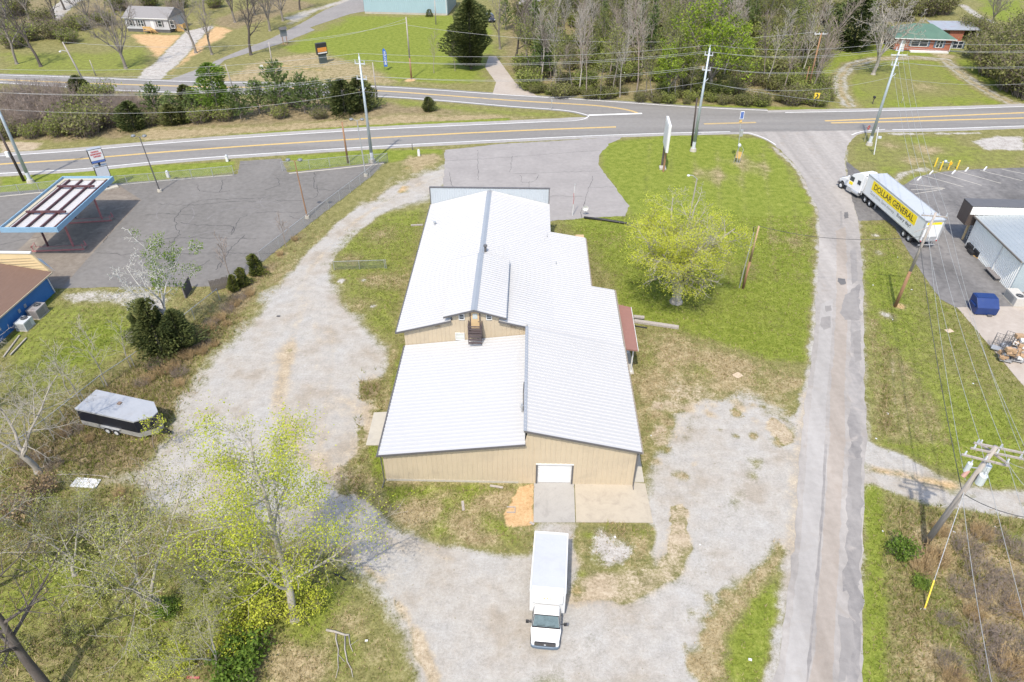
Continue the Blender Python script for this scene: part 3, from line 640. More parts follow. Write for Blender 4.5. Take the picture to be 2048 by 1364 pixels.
road_strip(.10, .36, .30, .97, A_WL, .0195, 31, .12); road_strip(.42, .66, .22, .97, A_WT, .0198, 32, .16); road_strip(.74, .93, .30, .55, A_WD, .0201, 33, .3); road_strip(.80, .97, .50, .80, A_WD, .0204, 34, .35); road_strip(.76, .95, .76, .97, A_WD, .0207, 35, .35); road_strip(.36, .40, .45, .9, A_WD, .0209, 36, .10)
for i, (pp, m_) in enumerate([([(1676, 556), (1690, 558), (1692, 568), (1682, 570), (1675, 563)], A_PATCH), ([(1690, 590), (1712, 580), (1718, 640), (1690, 640), (1680, 625)], A_PATCHL),
                         ([(1642, 635), (1660, 632), (1662, 655), (1648, 660), (1640, 650)], A_PATCHL), ([(1650, 612), (1662, 611), (1664, 622), (1652, 624)], A_PATCHL),
                         ([(1676, 1230), (1706, 1240), (1708, 1290), (1690, 1364), (1676, 1364), (1682, 1290)], A_PATCHL), ([(1688, 425), (1696, 424), (1697, 436), (1689, 438)], A_PATCH),
                         ([(1680, 422), (1684, 422), (1685, 452), (1680, 452)], A_PATCHL), ([(1700, 500), (1712, 498), (1716, 560), (1704, 570)], A_PATCHL), ([(1700, 920), (1724, 915), (1722, 1010), (1704, 1020)], A_PATCHL), ([(1704, 665), (1722, 660), (1722, 720), (1710, 725)], A_PATCHL)]):
    sheet('road_patch', pg(pp), 0.022 + 0.0005 * i, m_, 0.12, 0.3, 20 + i)
# left parking lot
LOT = pg([(-330, 470), (0, 385), (215, 368), (475, 348), (480, 322), (562, 317), (575, 345), (770, 323), (745, 350), (690, 393), (610, 455), (530, 520), (478, 562), (420, 573), (250, 574), (104, 577), (-70, 640), (-330, 640)])
lot = sheet('parking_lot', LOT, 0.006, A_LOT, 0.12, 0.6, 11)
sheet('canopy_apron', pg([(-30, 560), (60, 478), (120, 405), (190, 366), (240, 372), (283, 400), (172, 521), (124, 576), (40, 576)]), 0.011, A_STAIN, 0.04, 0.8, 12)
cm = MB(); rc = random.Random(5)
for i, l in enumerate([[(316, 408), (400, 410), (470, 402), (512, 404)], [(360, 470), (352, 440), (368, 415), (410, 400), (470, 398), (530, 396)], [(270, 478), (300, 484), (350, 476), (480, 477), (512, 478)], [(190, 507), (300, 510), (420, 506), (512, 507), (560, 505)], [(290, 430), (330, 428), (395, 430)], [(360, 446), (400, 450), (460, 452), (470, 460)], [(470, 452), (462, 470), (478, 440), (495, 430)], [(395, 368), (400, 382), (440, 384), (460, 381)], [(440, 384), (445, 360)], [(630, 345), (628, 375), (660, 380), (710, 376)], [(552, 356), (558, 370), (530, 380)], [(550, 400), (570, 402), (620, 398), (634, 390), (634, 370)], [(512, 425), (560, 424), (600, 424)], [(578, 432), (600, 440)], [(440, 535), (460, 500), (490, 470)], [(430, 540), (450, 510)], [(385, 540), (420, 520)], [(300, 500), (345, 482), (355, 470)], [(0, 488), (60, 478), (90, 470)], [(0, 520), (50, 512)], [(230, 456), (215, 470), (208, 486)], [(480, 330), (520, 328)]]):
    ribbon(cm, catmull(pg(l), 4), 0.13, 0.017 + 0.0003 * (i % 5), 0.35, 40 + i, 0.35, True)
tag(cm.build('pavement_crack', A_CRACK), None, None, None, 'structure')
cm = MB(); ribbon(cm, pg([(-100, 404), (0, 393), (215, 372), (330, 361), (465, 350)]), .3, .019, .04, 7, .6); ribbon(cm, pg([(578, 347), (660, 339), (768, 327)]), .3, .0192, .04, 7, .6)
tag(cm.build('concrete_curb', M_CONC), None, None, None, 'structure')
cm = MB(); rg = random.Random(4)
for k in range(7):
    c = G(*((520, 425), (470, 440), (560, 400), (300, 440), (420, 500), (380, 420), (500, 350))[k]); r_ = rg.uniform(2.5, 6); a0 = rg.uniform(0, 6)
    ribbon(cm, [(c.x + r_ * math.cos(a0 + t * .2), c.y + r_ * math.sin(a0 + t * .2)) for t in range(12)], .22, .0142 + .0002 * k, .05, k, .5, True)
tag(cm.build('tyre_mark', asphalt('rubbed asphalt', (0.15, 0.14, 0.136), (0.205, 0.195, 0.188))), None, None, None, 'structure')
# front lot before the shop, concrete and drives
sheet('front_lot', pg([(890, 300), (1000, 288), (1205, 276), (1250, 272), (1218, 288), (1198, 310), (1197, 330), (1215, 355), (1238, 385), (1258, 412), (1250, 432), (1168, 436), (1100, 442), (1000, 445), (870, 410), (884, 380), (888, 350)]), 0.0075, A_FRONT, 0.25, 0.6, 13)
cm = MB()
for i, l in enumerate([[(890, 322), (1010, 315), (1200, 300)], [(1040, 350), (1046, 365), (1068, 362), (1078, 350)], [(1058, 362), (1058, 378)], [(1186, 352), (1175, 385), (1164, 420), (1164, 436)], [(1180, 375), (1235, 374)], [(955, 300), (957, 360)], [(1025, 312), (1020, 345)], [(1024, 348), (1195, 342)], [(898, 345), (905, 376)], [(1100, 392), (1164, 393)]]):
    ribbon(cm, catmull(pg(l), 4), 0.09, 0.0135 + 0.0002 * i, 0.25, 80 + i, 0.4, True)
tag(cm.build('pavement_crack', A_CRACK), None, None, None, 'structure')
sheet('concrete_drive', pg([(978, 112), (992, 112), (1012, 140), (1030, 165), (1075, 192), (1030, 190), (985, 188), (992, 165), (970, 135)]), 0.019, A_DRIVE, 0.1, 0.8, 14)
sheet('church_drive', pg([(330, 163), (385, 142), (470, 105), (540, 78), (600, 48), (650, 20), (700, 0), (735, -10), (735, 22), (700, 28), (620, 55), (630, 60), (560, 88), (450, 120), (420, 145), (405, 164)]), 0.019, A_PATCHL, 0.15, 0.8, 15)
for i, pp in enumerate([[(1068, 964), (1148, 964), (1150.5, 1045), (1067, 1045)], [(1149.5, 964), (1272, 966), (1290, 968), (1306, 1046), (1152, 1045)]]):
    sheet('concrete_apron', pg(pp), 0.05 + 0.01 * i, [mat('grey concrete', (0.32, 0.305, 0.28), 0.9, 0, 0.1, 1.0, 0.1, dirt=(0.22, 0.205, 0.19), dirt_amt=0.7), mat('tan slab concrete', (0.37, 0.325, 0.255), 0.9, 0, 0.1, 1.0, 0.1, dirt=(0.25, 0.215, 0.175), dirt_amt=0.7)][i], 0, 1, 16 + i, None, 0.05 + 0.01 * i)
sheet('concrete_stoop', pg([(732, 891), (748, 826), (790, 824), (775, 892)]), 0.08, M_CONC, 0, 1, 18, None, 0.08)
sheet('side_walk', [(8.95, 38.9), (9.95, 38.9), (9.95, 46.5), (8.95, 46.5)], 0.07, M_CONC, 0, 1, 19, None, 0.07)
# store lot
sheet('store_lot', pg([(1692, 322), (1715, 340), (1760, 372), (1808, 370), (1835, 353), (1890, 343), (1960, 338), (2060, 335), (2300, 330), (2300, 620), (2060, 622), (1917, 618), (1880, 598), (1845, 548), (1808, 490), (1790, 455), (1770, 440), (1718, 442), (1700, 385)]), 0.0235, A_STORE, 0.12, 0.6, 21)
sheet('store_concrete', pg([(1914, 615), (2080, 612), (2300, 700), (2300, 1000), (2052, 778)]), 0.030, A_DRIVE, 0.05, 1, 22)
cm = MB()
for i, l in enumerate([[(1818, 368), (1890, 377)], [(1845, 351), (1927, 374)], [(1869, 343), (1963, 371)], [(1916, 343), (2002, 367)], [(1960, 341), (2045, 362)], [(2004, 339), (2090, 356)], [(1822, 380), (1890, 377)], [(1830, 388), (1885, 379)]]):
    ribbon(cm, pg(l), 0.13, 0.031 + 0.0004 * i, 0.02, 5, 1.0)
tag(cm.build('stall_line', P_FAINT), None, None, None, 'structure')
cm = MB()
for i, l in enumerate([[(1858, 420), (1900, 560), (1960, 610)], [(1880, 420), (1935, 500)]]): ribbon(cm, catmull(pg(l)), 1.1, 0.029 + 0.001 * i, 0.3, 90 + i, 0.5, True)
# road markings
cm = MB(); cy = MB()
for i, l in enumerate([hnc[:], hsc]):
    xs = [p for p in l]
    ribbon(cm, [p for p in xs if i == 0 and p.x < G(1100, 243).x] or [p for p in xs if p.x < G(1480, 262).x], 0.2, 0.0225, 0.02, 6 + i, 1.5)
    ribbon(cm, [p for p in xs if p.x > (G(1560, 224).x if i == 0 else G(1770, 259).x)], 0.2, 0.0225, 0.02, 6 + i, 1.5)
ribbon(cm, unc, 0.2, 0.0235, 0.02, 9, 1.5); ribbon(cm, usc, 0.2, 0.0235, 0.02, 10, 1.5)
ribbon(cm, catmull(pg([(1100, 243), (1140, 242), (1165, 239), (1177, 233), (1176, 230)])), 0.15, 0.0245, 0, 9, 1)
ribbon(cm, catmull(pg([(1480, 265), (1500, 266.5), (1530, 277), (1552, 290)])), 0.15, 0.0245, 0.02, 9, 1)
ribbon(cm, catmull(pg([(1703, 270), (1725, 263), (1770, 259)])), 0.15, 0.0245, 0.02, 9, 1)
ribbon(cm, pg([(1178, 230.5), (1284, 227)]), 0.55, 0.0255, 0.02, 9, 1)
for d in (-0.14, 0.14): ribbon(cy, offset(catmull([left_ext(hc[0], hc[1], 60)] + hc), d), 0.2, 0.0225, 0.01, 3, 1.5)
uc = pg([(0, 159.5), (200, 167.5), (420, 174), (512, 175), (740, 181), (870, 189.5), (1024, 201), (1140, 208), (1200, 212), (1250, 219), (1275, 226)])
for d in (-0.16, 0.16): ribbon(cy, offset(catmull([left_ext(uc[0], uc[1], 60)] + uc), d), 0.19, 0.0240, 0.01, 3, 1.5)
for d in (-0.18, 0.18): ribbon(cy, offset(pg([(1408, 248), (1512, 245)]), d) if False else offset([Vector(p[:2]) for p in pg([(1408, 248), (1512, 245)])], d), 0.16, 0.0225, 0.01, 3, 1.5)
for l in ([(1650, 242), (1800, 236), (2048, 225.5)], [(1662, 246), (1800, 243), (2048, 236)]):
    q = [Vector(p[:2]) for p in pg(l)]; q.append(left_ext(q[-1], q[-2], 50))
    for d in (-0.14, 0.14): ribbon(cy, offset(catmull(q), d), 0.2, 0.0225, 0.01, 3, 1.5)
tag(cm.build('road_marking', P_WHITE), None, None, None, 'structure'); tag(cy.build('road_marking', P_YEL), None, None, None, 'structure')

# ------------------------------------------------------------------ the big metal clad building
def ribs(mb, A, B, length_dir, pitch, hgt, n_dir, base=0.30, off=0.0):
    """ribbed sheet: lines from A(t) to B(t) as t runs along length_dir; A, B are functions of t; n_dir = rib direction"""
    t0, t1 = length_dir; prof = []
    t = t0
    while t < t1 - 1e-6:
        for dt, h in ((0, 0), (pitch * 0.62, 0), (pitch * 0.70, hgt), (pitch * 0.90, hgt)):
            if t + dt < t1: prof.append((t + dt, h))
        t += pitch
    prof.append((t1, 0)); n_dir = Vector(n_dir); vs = []
    for t, h in prof:
        a, b = A(t), B(t)
        vs += [Vector(a) + n_dir * h, Vector(b) + n_dir * h]
    mb.add(vs, [(2 * i, 2 * i + 1, 2 * i + 3, 2 * i + 2) for i in range(len(prof) - 1)])
    return mb
YF, YG, YB = 38.55, 52.73, 79.64
bld = thing('metal_warehouse', 'large tan metal building with bright silver ribbed roofs in the centre of the yard', 'building', (-1.5, 38.55, 0))
BO = (-1.5, 38.55, 0)
def bpart(name, mb, m, parent=bld, **k): return mb.build(name, m, parent, off=BO if parent is bld else None, **k)
def roof(xa, za, xb, zb, y0, y1, pitch, m, name='roof', hgt=0.075, thick=0.10):
    if m is M_ROOF and pitch < .41: hgt = .045
   
    mb = MB(); sgn = 1 if xb > xa else -1
    n = Vector((-(zb - za), 0, (xb - xa))).normalized()
    if n.z < 0: n = -n
    ribs(mb, lambda t: (xa, t, za), lambda t: (xb, t, zb), (y0, y1), pitch, hgt, n)
    mb.slab([(xa, y0, za - .012), (xb, y0, zb - .012), (xb, y1, zb - .012), (xa, y1, za - .012)], thick)
    return bpart(name, mb, m)
def rake(xa, za, xb, zb, y, h=0.16, name='rake_trim'):
    mb = MB(); mb.add([(xa, y, za - h), (xb, y, zb - h), (xb, y, zb + .03), (xa, y, za + .03), (xa, y - .05, za - h), (xb, y - .05, zb - h), (xb, y - .05, zb + .03), (xa, y - .05, za + .03)],
                      [(0, 1, 2, 3), (7, 6, 5, 4), (0, 4, 5, 1), (3, 2, 6, 7), (0, 3, 7, 4), (1, 5, 6, 2)])
    return mb
zl = lambda x: 3.32 + (x + 11.72) * (4.87 - 3.32) / 11.8       # low front roof
zr = lambda x: 6.34 - x * (6.34 - 4.23) / 9.22                 # high front roof
zm = lambda x: 7.15 - (x + 4.92) * .238 if x < 2.6 else 5.36 - (x - 2.6) * .176
zml = lambda x: 7.15 + (x + 4.92) * .2748
zd = lambda x: 7.83 - abs(x + 4.92) * .29
roof(-11.75, zl(-11.75), 0.02, zl(0.02), 38.25, 52.70, .44, M_ROOFW)
roof(-0.06, zr(-.06), 9.22, zr(9.22), 38.25, 51.95, .42, M_ROOF)
roof(-12.38, zml(-12.38), -7.15, zml(-7.15), 52.42, YB, .40, M_ROOF)
roof(-7.15, zml(-7.15), -4.92, 7.15, 52.9, YB, .40, M_ROOF)
roof(-4.92, 7.15, -2.62, zm(-2.62), 52.9, YB, .40, M_ROOF)
roof(-2.62, zm(-2.62), -0.02, zm(-.02), 52.42, YB, .40, M_ROOF)
roof(-0.02, zm(-.02), 2.6, 5.36, 51.96, YB, .40, M_ROOF)
roof(2.6, 5.36, 6.72, zm(6.72), 51.96, 72.25, .40, M_ROOF)
roof(6.72, zm(6.72), 9.2, zm(9.2), 51.96, 61.82, .40, M_ROOF)
roof(-7.78, zd(-7.78), -4.92, 7.83, 52.38, 62.9, .40, M_ROOF, 'dormer_roof')
roof(-4.92, 7.83, -1.93, zd(-1.93), 52.38, 62.9, .40, M_ROOF, 'dormer_roof')
for x, z, y0, y1 in ((-4.92, 7.15, 62.95, YB), (-4.92, 7.83, 52.36, 62.95)):
    mb = MB(); mb.add([(x - .3, y0, z - .3 * .28 + .05), (x, y0, z + .075), (x + .3, y0, z - .3 * .26 + .05), (x - .3, y1, z - .3 * .28 + .05), (x, y1, z + .075), (x + .3, y1, z - .3 * .26 + .05)], [(0, 1, 4, 3), (1, 2, 5, 4), (0, 2, 1), (3, 4, 5)])
    bpart('ridge_cap', mb, M_FLASH)
bpart('step_flashing', MB().box(-.13, .13, 38.22, 51.97, 6.31, 6.41), M_FLASH)
bpart('flashing', MB().box(-1.98, -1.90, 52.4, 62.9, zd(-1.93) - .16, zd(-1.93) + .02), M_FLASH)
# dark rake trims
for a, b, y, f in ((-11.8, .05, 38.25, zl), (-.08, 9.25, 38.25, zr), (-12.42, -7.12, 52.42, zml), (-2.66, -.04, 52.42, zm)):
    bpart('rake_trim', rake(a, f(a), b, f(b), y - .003), M_TRIM)
bpart('rake_trim', rake(-7.8, zd(-7.8), -4.92, 7.83, 52.377), M_TRIM); bpart('rake_trim', rake(-4.92, 7.83, -1.9, zd(-1.9), 52.377), M_TRIM)
M_EAVE = mat('bronze eave', (0.26, 0.22, 0.17), 0.5, 0.1, 0.1, 3)
bpart('gutter', MB().box(-11.92, -11.76, 38.2, 52.7, zl(-11.75) - .17, zl(-11.75) - .02), M_TRIM)
bpart('gutter', MB().box(-12.52, -12.39, 52.4, 79.6, zml(-12.4) - .17, zml(-12.4) - .02), M_TRIM)
bpart('gutter', MB().box(9.23, 9.36, 38.2, 61.8, 4.04, 4.19), M_EAVE)
bpart('gutter', MB().box(6.73, 6.85, 61.86, 72.2, zm(6.72) - .17, zm(6.72) - .02), M_EAVE)
# walls (vertical grooved panels); the garage door leaves a real opening
def wall_x(xs0, xs1, y, zb, zt, mb=None):
    mb = mb or MB()
    return ribs(mb, lambda t: (t, y, zb(t)), lambda t: (t, y, zt(t)), (xs0, xs1), .41, .022, (0, 1, 0))
DX0, DX1, DZ = 0.95, 3.95, 2.35
zf = lambda x: (zl(x) if x < 0 else zr(x)) - .13
wb = wall_x(-11.5, DX0, YF, lambda x: .22 if x < -.5 else 0.0, zf); wall_x(DX0, DX1, YF, lambda x: DZ, zf, wb); wall_x(DX1, 8.92, YF, lambda x: 0, zf, wb)
bpart('wall', wb, M_TAN)
bpart('footing', MB().box(-11.46, -.5, YF - .02, YF + .2, 0, .22), M_CONC)
wb = wall_x(-11.72, -7.0, YG, lambda x: 2.9, lambda x: zml(x) - .13); wall_x(-7.0, -2.62, YG, lambda x: 3.6, lambda x: zd(x) - .13, wb); wall_x(-2.62, -.1, YG, lambda x: 4.3, lambda x: zm(x) - .13, wb)
bpart('wall', wb, M_TAN)
def wall_y(x, y0, y1, z0, z1, n): return ribs(MB(), lambda t: (x, t, z0), lambda t: (x, t, z1), (y0, y1), .41, .022, (n, 0, 0))
for x, y0, y1, z0, z1, n in ((-11.5, YF, YG, 0, zl(-11.5) - .12, 1), (-11.72, YG, YB, 0, zml(-11.72) - .12, 1), (8.92, YF, 61.7, 0, zr(8.92) - .12, -1), (6.5, 61.7, 72.1, 0, 4.5, -1), (2.45, 72.1, YB, 0, 5.2, -1), (0.0, YF, YG, 4.7, 6.28, 1), (-7.0, YG, 62.8, 6.3, zd(-7) - .1, 1), (-2.62, YG, 62.8, 6.4, zd(-2.62) - .1, -1)):
    bpart('wall', wall_y(x, y0, y1, z0, z1, n), M_TAN)
for x0, x1, y, f in ((6.5, 8.92, 61.7, zm), (2.45, 6.5, 72.1, zm)): bpart('wall', wall_x(x0, x1, y, lambda t: 0, lambda t: f(t) - .12), M_TAN)
# parapet at the street end
pm = ribs(MB(), lambda t: (t, YB + .02, zml(t) if t < -4.92 else zm(t)), lambda t: (t, YB + .02, 7.36), (-12.3, 2.5), .30, .03, (0, -1, 0))
bpart('parapet', pm, mat('pale parapet panel', (0.44, 0.475, 0.50), 0.5, 0.15, 0.04, 1))
bpart('parapet', MB().box(-12.36, 2.56, YB + .06, YB + .22, 0, 7.36), M_TAN)
bpart('parapet_cap', MB().box(-12.42, 2.62, YB - .02, YB + .26, 7.36, 7.46), M_TRIM)
for x in (-12.38, 2.50): bpart('parapet_cap', MB().box(x - .04, x + .06, YB - .02, YB + .05, 5.1, 7.36), M_TRIM)
# garage door
gd = bpart('garage_door', MB().box(DX0 + .1, DX1 - .1, YF + .14, YF + .2, 0.02, DZ - .06), M_WHITE)
for k in range(4): MB().box(DX0 + .12, DX1 - .12, YF + .115, YF + .14, .06 + k * .56, .06 + k * .56 + .5).build('door_panel', M_WHITE, gd, off=BO, bevel=.01)
MB().box(DX0 + .1, DX1 - .1, YF + .11, YF + .135, .0, .05).build('door_seal', M_TRIM, gd, off=BO)
fr = MB().box(DX0 - .03, DX0 + .1, YF - .04, YF + .2, 0, DZ - .06); bpart('door_jamb', fr, M_TRIM); bpart('door_jamb', MB().box(DX1 - .1, DX1 + .03, YF - .04, YF + .2, 0, DZ - .06), M_TRIM); bpart('door_frame', MB().box(DX0 - .03, DX1 + .03, YF - .04, YF + .2, DZ - .06, DZ + .06), M_WHITE)
# gable windows, door, landing with steps
def window(x0, x1, z0, z1, y, slats=False):
    wdw = bpart('window', MB().box(x0, x1, y - .03, y + .03, z0, z1), M_GLASS if not slats else mat('pale blind', (.5, .52, .48), .4, 0, .1, 3))
    f = MB(); e = .07
    f.box(x0 - e, x1 + e, y - .07, y, z1, z1 + e); f.box(x0 - e, x1 + e, y - .07, y, z0 - e, z0); f.box(x0 - e, x0, y - .07, y, z0, z1); f.box(x1, x1 + e, y - .07, y, z0, z1)
    f.box(x0, x1, y - .06, y - .03, (z0 + z1) / 2 - .025, (z0 + z1) / 2 + .025)
    if slats: f.box(x0, x1, y - .05, y - .031, z0 + .27 * (z1 - z0), z0 + .27 * (z1 - z0) + .02)
    f.build('frame', M_WHITE, wdw, off=BO); return wdw
window(-6.32, -5.92, 6.55, 7.08, YG); window(-3.75, -3.35, 6.6, 7.1, YG); window(-6.75, -6.0, 4.18, 4.88, YG, True)
dr = bpart('door', MB().box(-5.26, -4.46, YG - .05, YG + .02, 5.55, 7.38), mat('tan door', (.56, .40, .22), .45, 0, .08, 3))
MB().box(-5.08, -4.64, YG - .065, YG - .05, 6.62, 7.22).build('door_glass', mat('frosted panes', (.42, .47, .46), .25, 0, .15, 8), dr, off=BO)
f = MB()
for k in range(1, 4): f.box(-5.08, -4.64, YG - .075, YG - .066, 6.62 + k * .15 - .012, 6.62 + k * .15 + .012)
for k in range(1, 3): f.box(-5.08 + k * .147 - .012, -5.08 + k * .147 + .012, YG - .085, YG - .0755, 6.62, 7.22)
f.build('glazing_bar', M_WHITE, dr, off=BO); MB().sphere((-4.55, YG - .09, 6.35), .045, 6).build('handle', M_TRIM, dr, off=BO)
f = MB().box(-5.36, -5.26, YG - .08, YG + .02, 5.5, 7.38); f.box(-4.46, -4.36, YG - .08, YG + .02, 5.5, 7.38); f.box(-5.36, -4.36, YG - .08, YG + .02, 7.38, 7.47)
bpart('door_frame', f, M_DKWOOD)
dk = bpart('landing', MB().box(-5.5, -4.2, YG - 1.0, YG - .03, 5.42, 5.52), M_DKWOOD)
f = MB()
for x in (-5.5, -4.26): f.box(x, x + .06, YG - 1.02, YG - .96, 4.35, 6.4); f.box(x, x + .06, YG - .14, YG - .08, 4.4, 6.4); f.box(x - .01, x + .07, YG - 1.0, YG - .04, 6.34, 6.42); f.box(x, x + .05, YG - .95, YG - .15, 5.9, 6.0)
for z in (5.72, 6.05, 6.34): f.box(-5.44, -4.26, YG - 1.03, YG - .97, z, z + .1)
f.build('railing', M_DKWOOD, dk, off=BO)
f = MB()
for k in range(3): f.box(-5.44, -4.26, YG - 1.13 - .10 * k, YG - 1.035 - .10 * k, 5.22 - .29 * k, 5.40 - .29 * k)
f.build('step', M_DKWOOD, dk, off=BO)
for x0 in (-8.7, -1.55):
    v = bpart('vent', MB().box(x0, x0 + .5, YG - .03, YG + .02, 5.55, 5.95), mat('brown louvre', (.27, .19, .11), .6, 0, .2, 5)); f = MB()
    for k in range(3): f.box(x0 - .02, x0 + .52, YG - .06, YG - .031, 5.57 + k * .13, 5.62 + k * .13)
    f.build('louvre', M_TAN, v, off=BO)
# pipes through the roof
def pipe(px, py, z, r, h, m=M_GALV, cap=True):
    p = G(px, py, z); b = MB().cyl((p.x, p.y, z - .3), (p.x, p.y, z + h), r)
    if cap: b.cyl((p.x, p.y, z + h), (p.x, p.y, z + h + .14), r * 1.7, r * 1.5)
    return bpart('vent_pipe', b, m)
pipe(870, 452, 5.3, .10, .45); pipe(971, 503, 7.1, .13, .65, M_TRIM); pipe(1094, 475, 5.5, .035, .5, cap=False); pipe(1112, 532, 5.1, .04, .6, cap=False)
p = G(1047, 823, 4.86)
bpart('vent_pipe', MB().cyl((-.25, p.y, 4.7), (-.25, p.y, 5.35), .1).cyl((-.25, p.y, 5.35), (-.25, p.y, 5.62), .19, .15), M_GALV)
bpart('downspout', MB().tube([(-.16, 44.2, 6.2), (-.2, 43.0, 6.1), (-.18, 41.6, 5.4)], .045), M_TRIM)
bpart('downspout', MB().bar((8.97, 38.42, 4.1), (8.97, 38.42, .1), .08, .1).bar((8.97, 38.42, .1), (8.97, 38.05, .04), .08, .1), M_TRIM)
bpart('downspout', MB().tube([(-11.62, 38.3, 3.2), (-11.62, 38.42, 2.9), (-11.62, 38.42, .2), (-11.7, 37.7, .06)], .05), M_TRIM)
# side porch
pr = MB().slab([(9.25, 60.0, 3.62), (10.85, 60.05, 3.2), (10.72, 52.7, 3.2), (9.25, 52.4, 3.62)], .16)
bpart('porch_roof', pr, mat('mauve shingle', (0.25, 0.125, 0.10), 0.85, 0, 0.1, 3, 0.3))
bpart('porch_trim', MB().bar((10.88, 60.0, 3.16), (10.75, 52.7, 3.16), .05, .2), M_WHITE)
for x, y in ((10.4, 53.3), (10.4, 56.4), (10.5, 59.6), (9.45, 53.2)): bpart('porch_post', MB().cyl((x, y, .1), (x, y, 3.05), .075, None, 8).box(x - .15, x + .15, y - .15, y + .15, .0, .12), M_WHITE)
bpart('porch_floor', MB().box(9.0, 10.7, 52.9, 60.0, 0, .1), M_CONC)
p = G(880, 438, 0)
bpart('meter_box', MB().box(-12.3, -11.95, 73.2, 73.7, 3.0, 3.9).cyl((-12.1, 73.4, 2.6), (-12.1, 73.4, 3.0), .06), M_GALV)

# ------------------------------------------------------------------ vehicles
def wheel(parent, x, y, r, wd, rim=M_WHITE, rr=0.55):
    o = 1 if x > 0 else -1
    t = MB(); n = 20
    prof = [(-.5, rr), (-.5, .93), (-.38, 1.0), (.38, 1.0), (.5, .93), (.5, rr)]
    vs = [(x + wd * a, y + r * b * math.cos(2 * math.pi * k / n), r + r * b * math.sin(2 * math.pi * k / n)) for k in range(n) for a, b in prof]
    m = len(prof); fs = [(k * m + i, k * m + i + 1, ((k + 1) % n) * m + i + 1, ((k + 1) % n) * m + i) for k in range(n) for i in range(m - 1)]
    t.add(vs, fs); w_ = t.build('wheel', M_RUBBER, parent, smooth=True)
    MB().cyl((x - wd * .36, y, r), (x + wd * .36, y, r), r * rr, None, 16).cyl((x + o * wd * .3, y, r), (x + o * wd * .52, y, r), r * .2, None, 8).build('rim', rim, w_)
    return w_
# box truck (local: rear end at y=0, nose toward -y)
a = G(1070.5, 1064, 3.35); b = G(1135.5, 1066, 3.35); c = G(1063, 1183, 3.35); e = G(1129, 1184, 3.35)
ctr = (a + b) / 2; fw = ((c + e) / 2 - ctr); BL = fw.length
bt = thing('box_truck', 'white box truck parked nose out on the gravel in front of the garage door', 'truck', (ctr.x, ctr.y, 0), math.atan2(fw.y, fw.x) + math.pi / 2)
M_TPAINT = mat('white truck paint', (0.66, 0.66, 0.66), 0.3, 0, 0.03, 1.5)
M_FRP = mat('grey box roof', (0.415, 0.425, 0.455), 0.55, 0.05, 0.05, 0.9, dirt=(0.36, 0.36, 0.36), dirt_amt=0.4)
W2 = 1.19
cb = MB().box(-W2, W2, -BL, 0, .95, 3.3).build('cargo_box', M_TPAINT, bt, bevel=.04)
MB().box(-W2 + .07, W2 - .07, -BL + .05, -.08, 3.3, 3.335).build('box_roof', M_FRP, cb)
f = MB().box(-W2 - .015, -W2 + .06, -BL, 0, 3.24, 3.36); f.box(W2 - .06, W2 + .015, -BL, 0, 3.24, 3.36); f.box(-W2, W2, -.1, .03, 3.22, 3.37); f.build('edge_rail', M_WHITE, cb)
f = MB()
for i in range(1, 8): f.box(-W2 + .08, W2 - .08, -BL * i / 8 - .012, -BL * i / 8 + .012, 3.334, 3.341)
f.build('roof_seam', M_FRP, cb)
MB().side([(-BL, 3.33), (-BL + .35, 3.36), (-BL - .0, 3.2)], -1.05, 1.05).build('roof_lip', M_WHITE, cb)
MB().side([(-BL - .002, 3.28), (-BL - .30, 3.05), (-BL - .42, 2.6), (-BL - .3, 2.25), (-BL - .002, 2.2)], -1.02, 1.02).build('wind_deflector', M_TPAINT, cb, bevel=.07)
f = MB()
for x in (-.22, 0, .22): f.box(x - .05, x + .05, -BL - .36, -BL - .26, 2.93, 2.99)
f.build('marker_light', mat('amber lens', (.6, .3, .08), .3), cb)
MB().box(-.42, .42, -BL - 1.2, -.3, .55, .95).build('chassis', M_BLACK, bt)
MB().box(-W2, W2, -.02, .16, .5, .62).build('rear_bumper', M_GALV, bt)
cy0 = -BL - .12
k = lambda y, z: (1.0 if z < 1.25 else 1.0 - .17 * min(1, (z - 1.25) / .85)) * (1 - .09 * max(0, min(1, (cy0 - 1.75 - y) / 1.0)) ** 1.6)
prof = [(cy0, .55), (cy0, 2.03), (cy0 - .25, 2.1), (cy0 - .95, 2.06), (cy0 - 1.62, 1.36), (cy0 - 1.75, 1.3), (cy0 - 2.62, 1.12), (cy0 - 2.78, .95), (cy0 - 2.8, .62), (cy0 - 2.6, .5), (cy0 - 2.35, .5), (cy0 - 2.25, .85), (cy0 - 1.95, .98), (cy0 - 1.65, .85), (cy0 - 1.55, .5)]
cab = MB().side(prof, -.98, .98, k).build('cab', M_TPAINT, bt, bevel=.06)
def pw(y, z, x, sx=1, lift=0.0): return (x * k(y, z) + sx * lift, y, z)
wy0, wz0, wy1, wz1 = cy0 - 1.02, 2.0, cy0 - 1.6, 1.40
nx_, nz_ = -0.72, 0.69
MB().add([(-.76, wy0 + nx_ * .05, wz0 + nz_ * .05), (.76, wy0 + nx_ * .05, wz0 + nz_ * .05), (.88, wy1 + nx_ * .05, wz1 + nz_ * .05), (-.88, wy1 + nx_ * .05, wz1 + nz_ * .05), (-.76, wy0, wz0), (.76, wy0, wz0), (.88, wy1, wz1), (-.88, wy1, wz1)],
         [(0, 1, 2, 3), (4, 7, 6, 5), (0, 4, 5, 1), (1, 5, 6, 2), (2, 6, 7, 3), (3, 7, 4, 0)]).build('windshield', mat('tinted windscreen', (.095, .13, .135), .06, 0, .3, 3), cab)
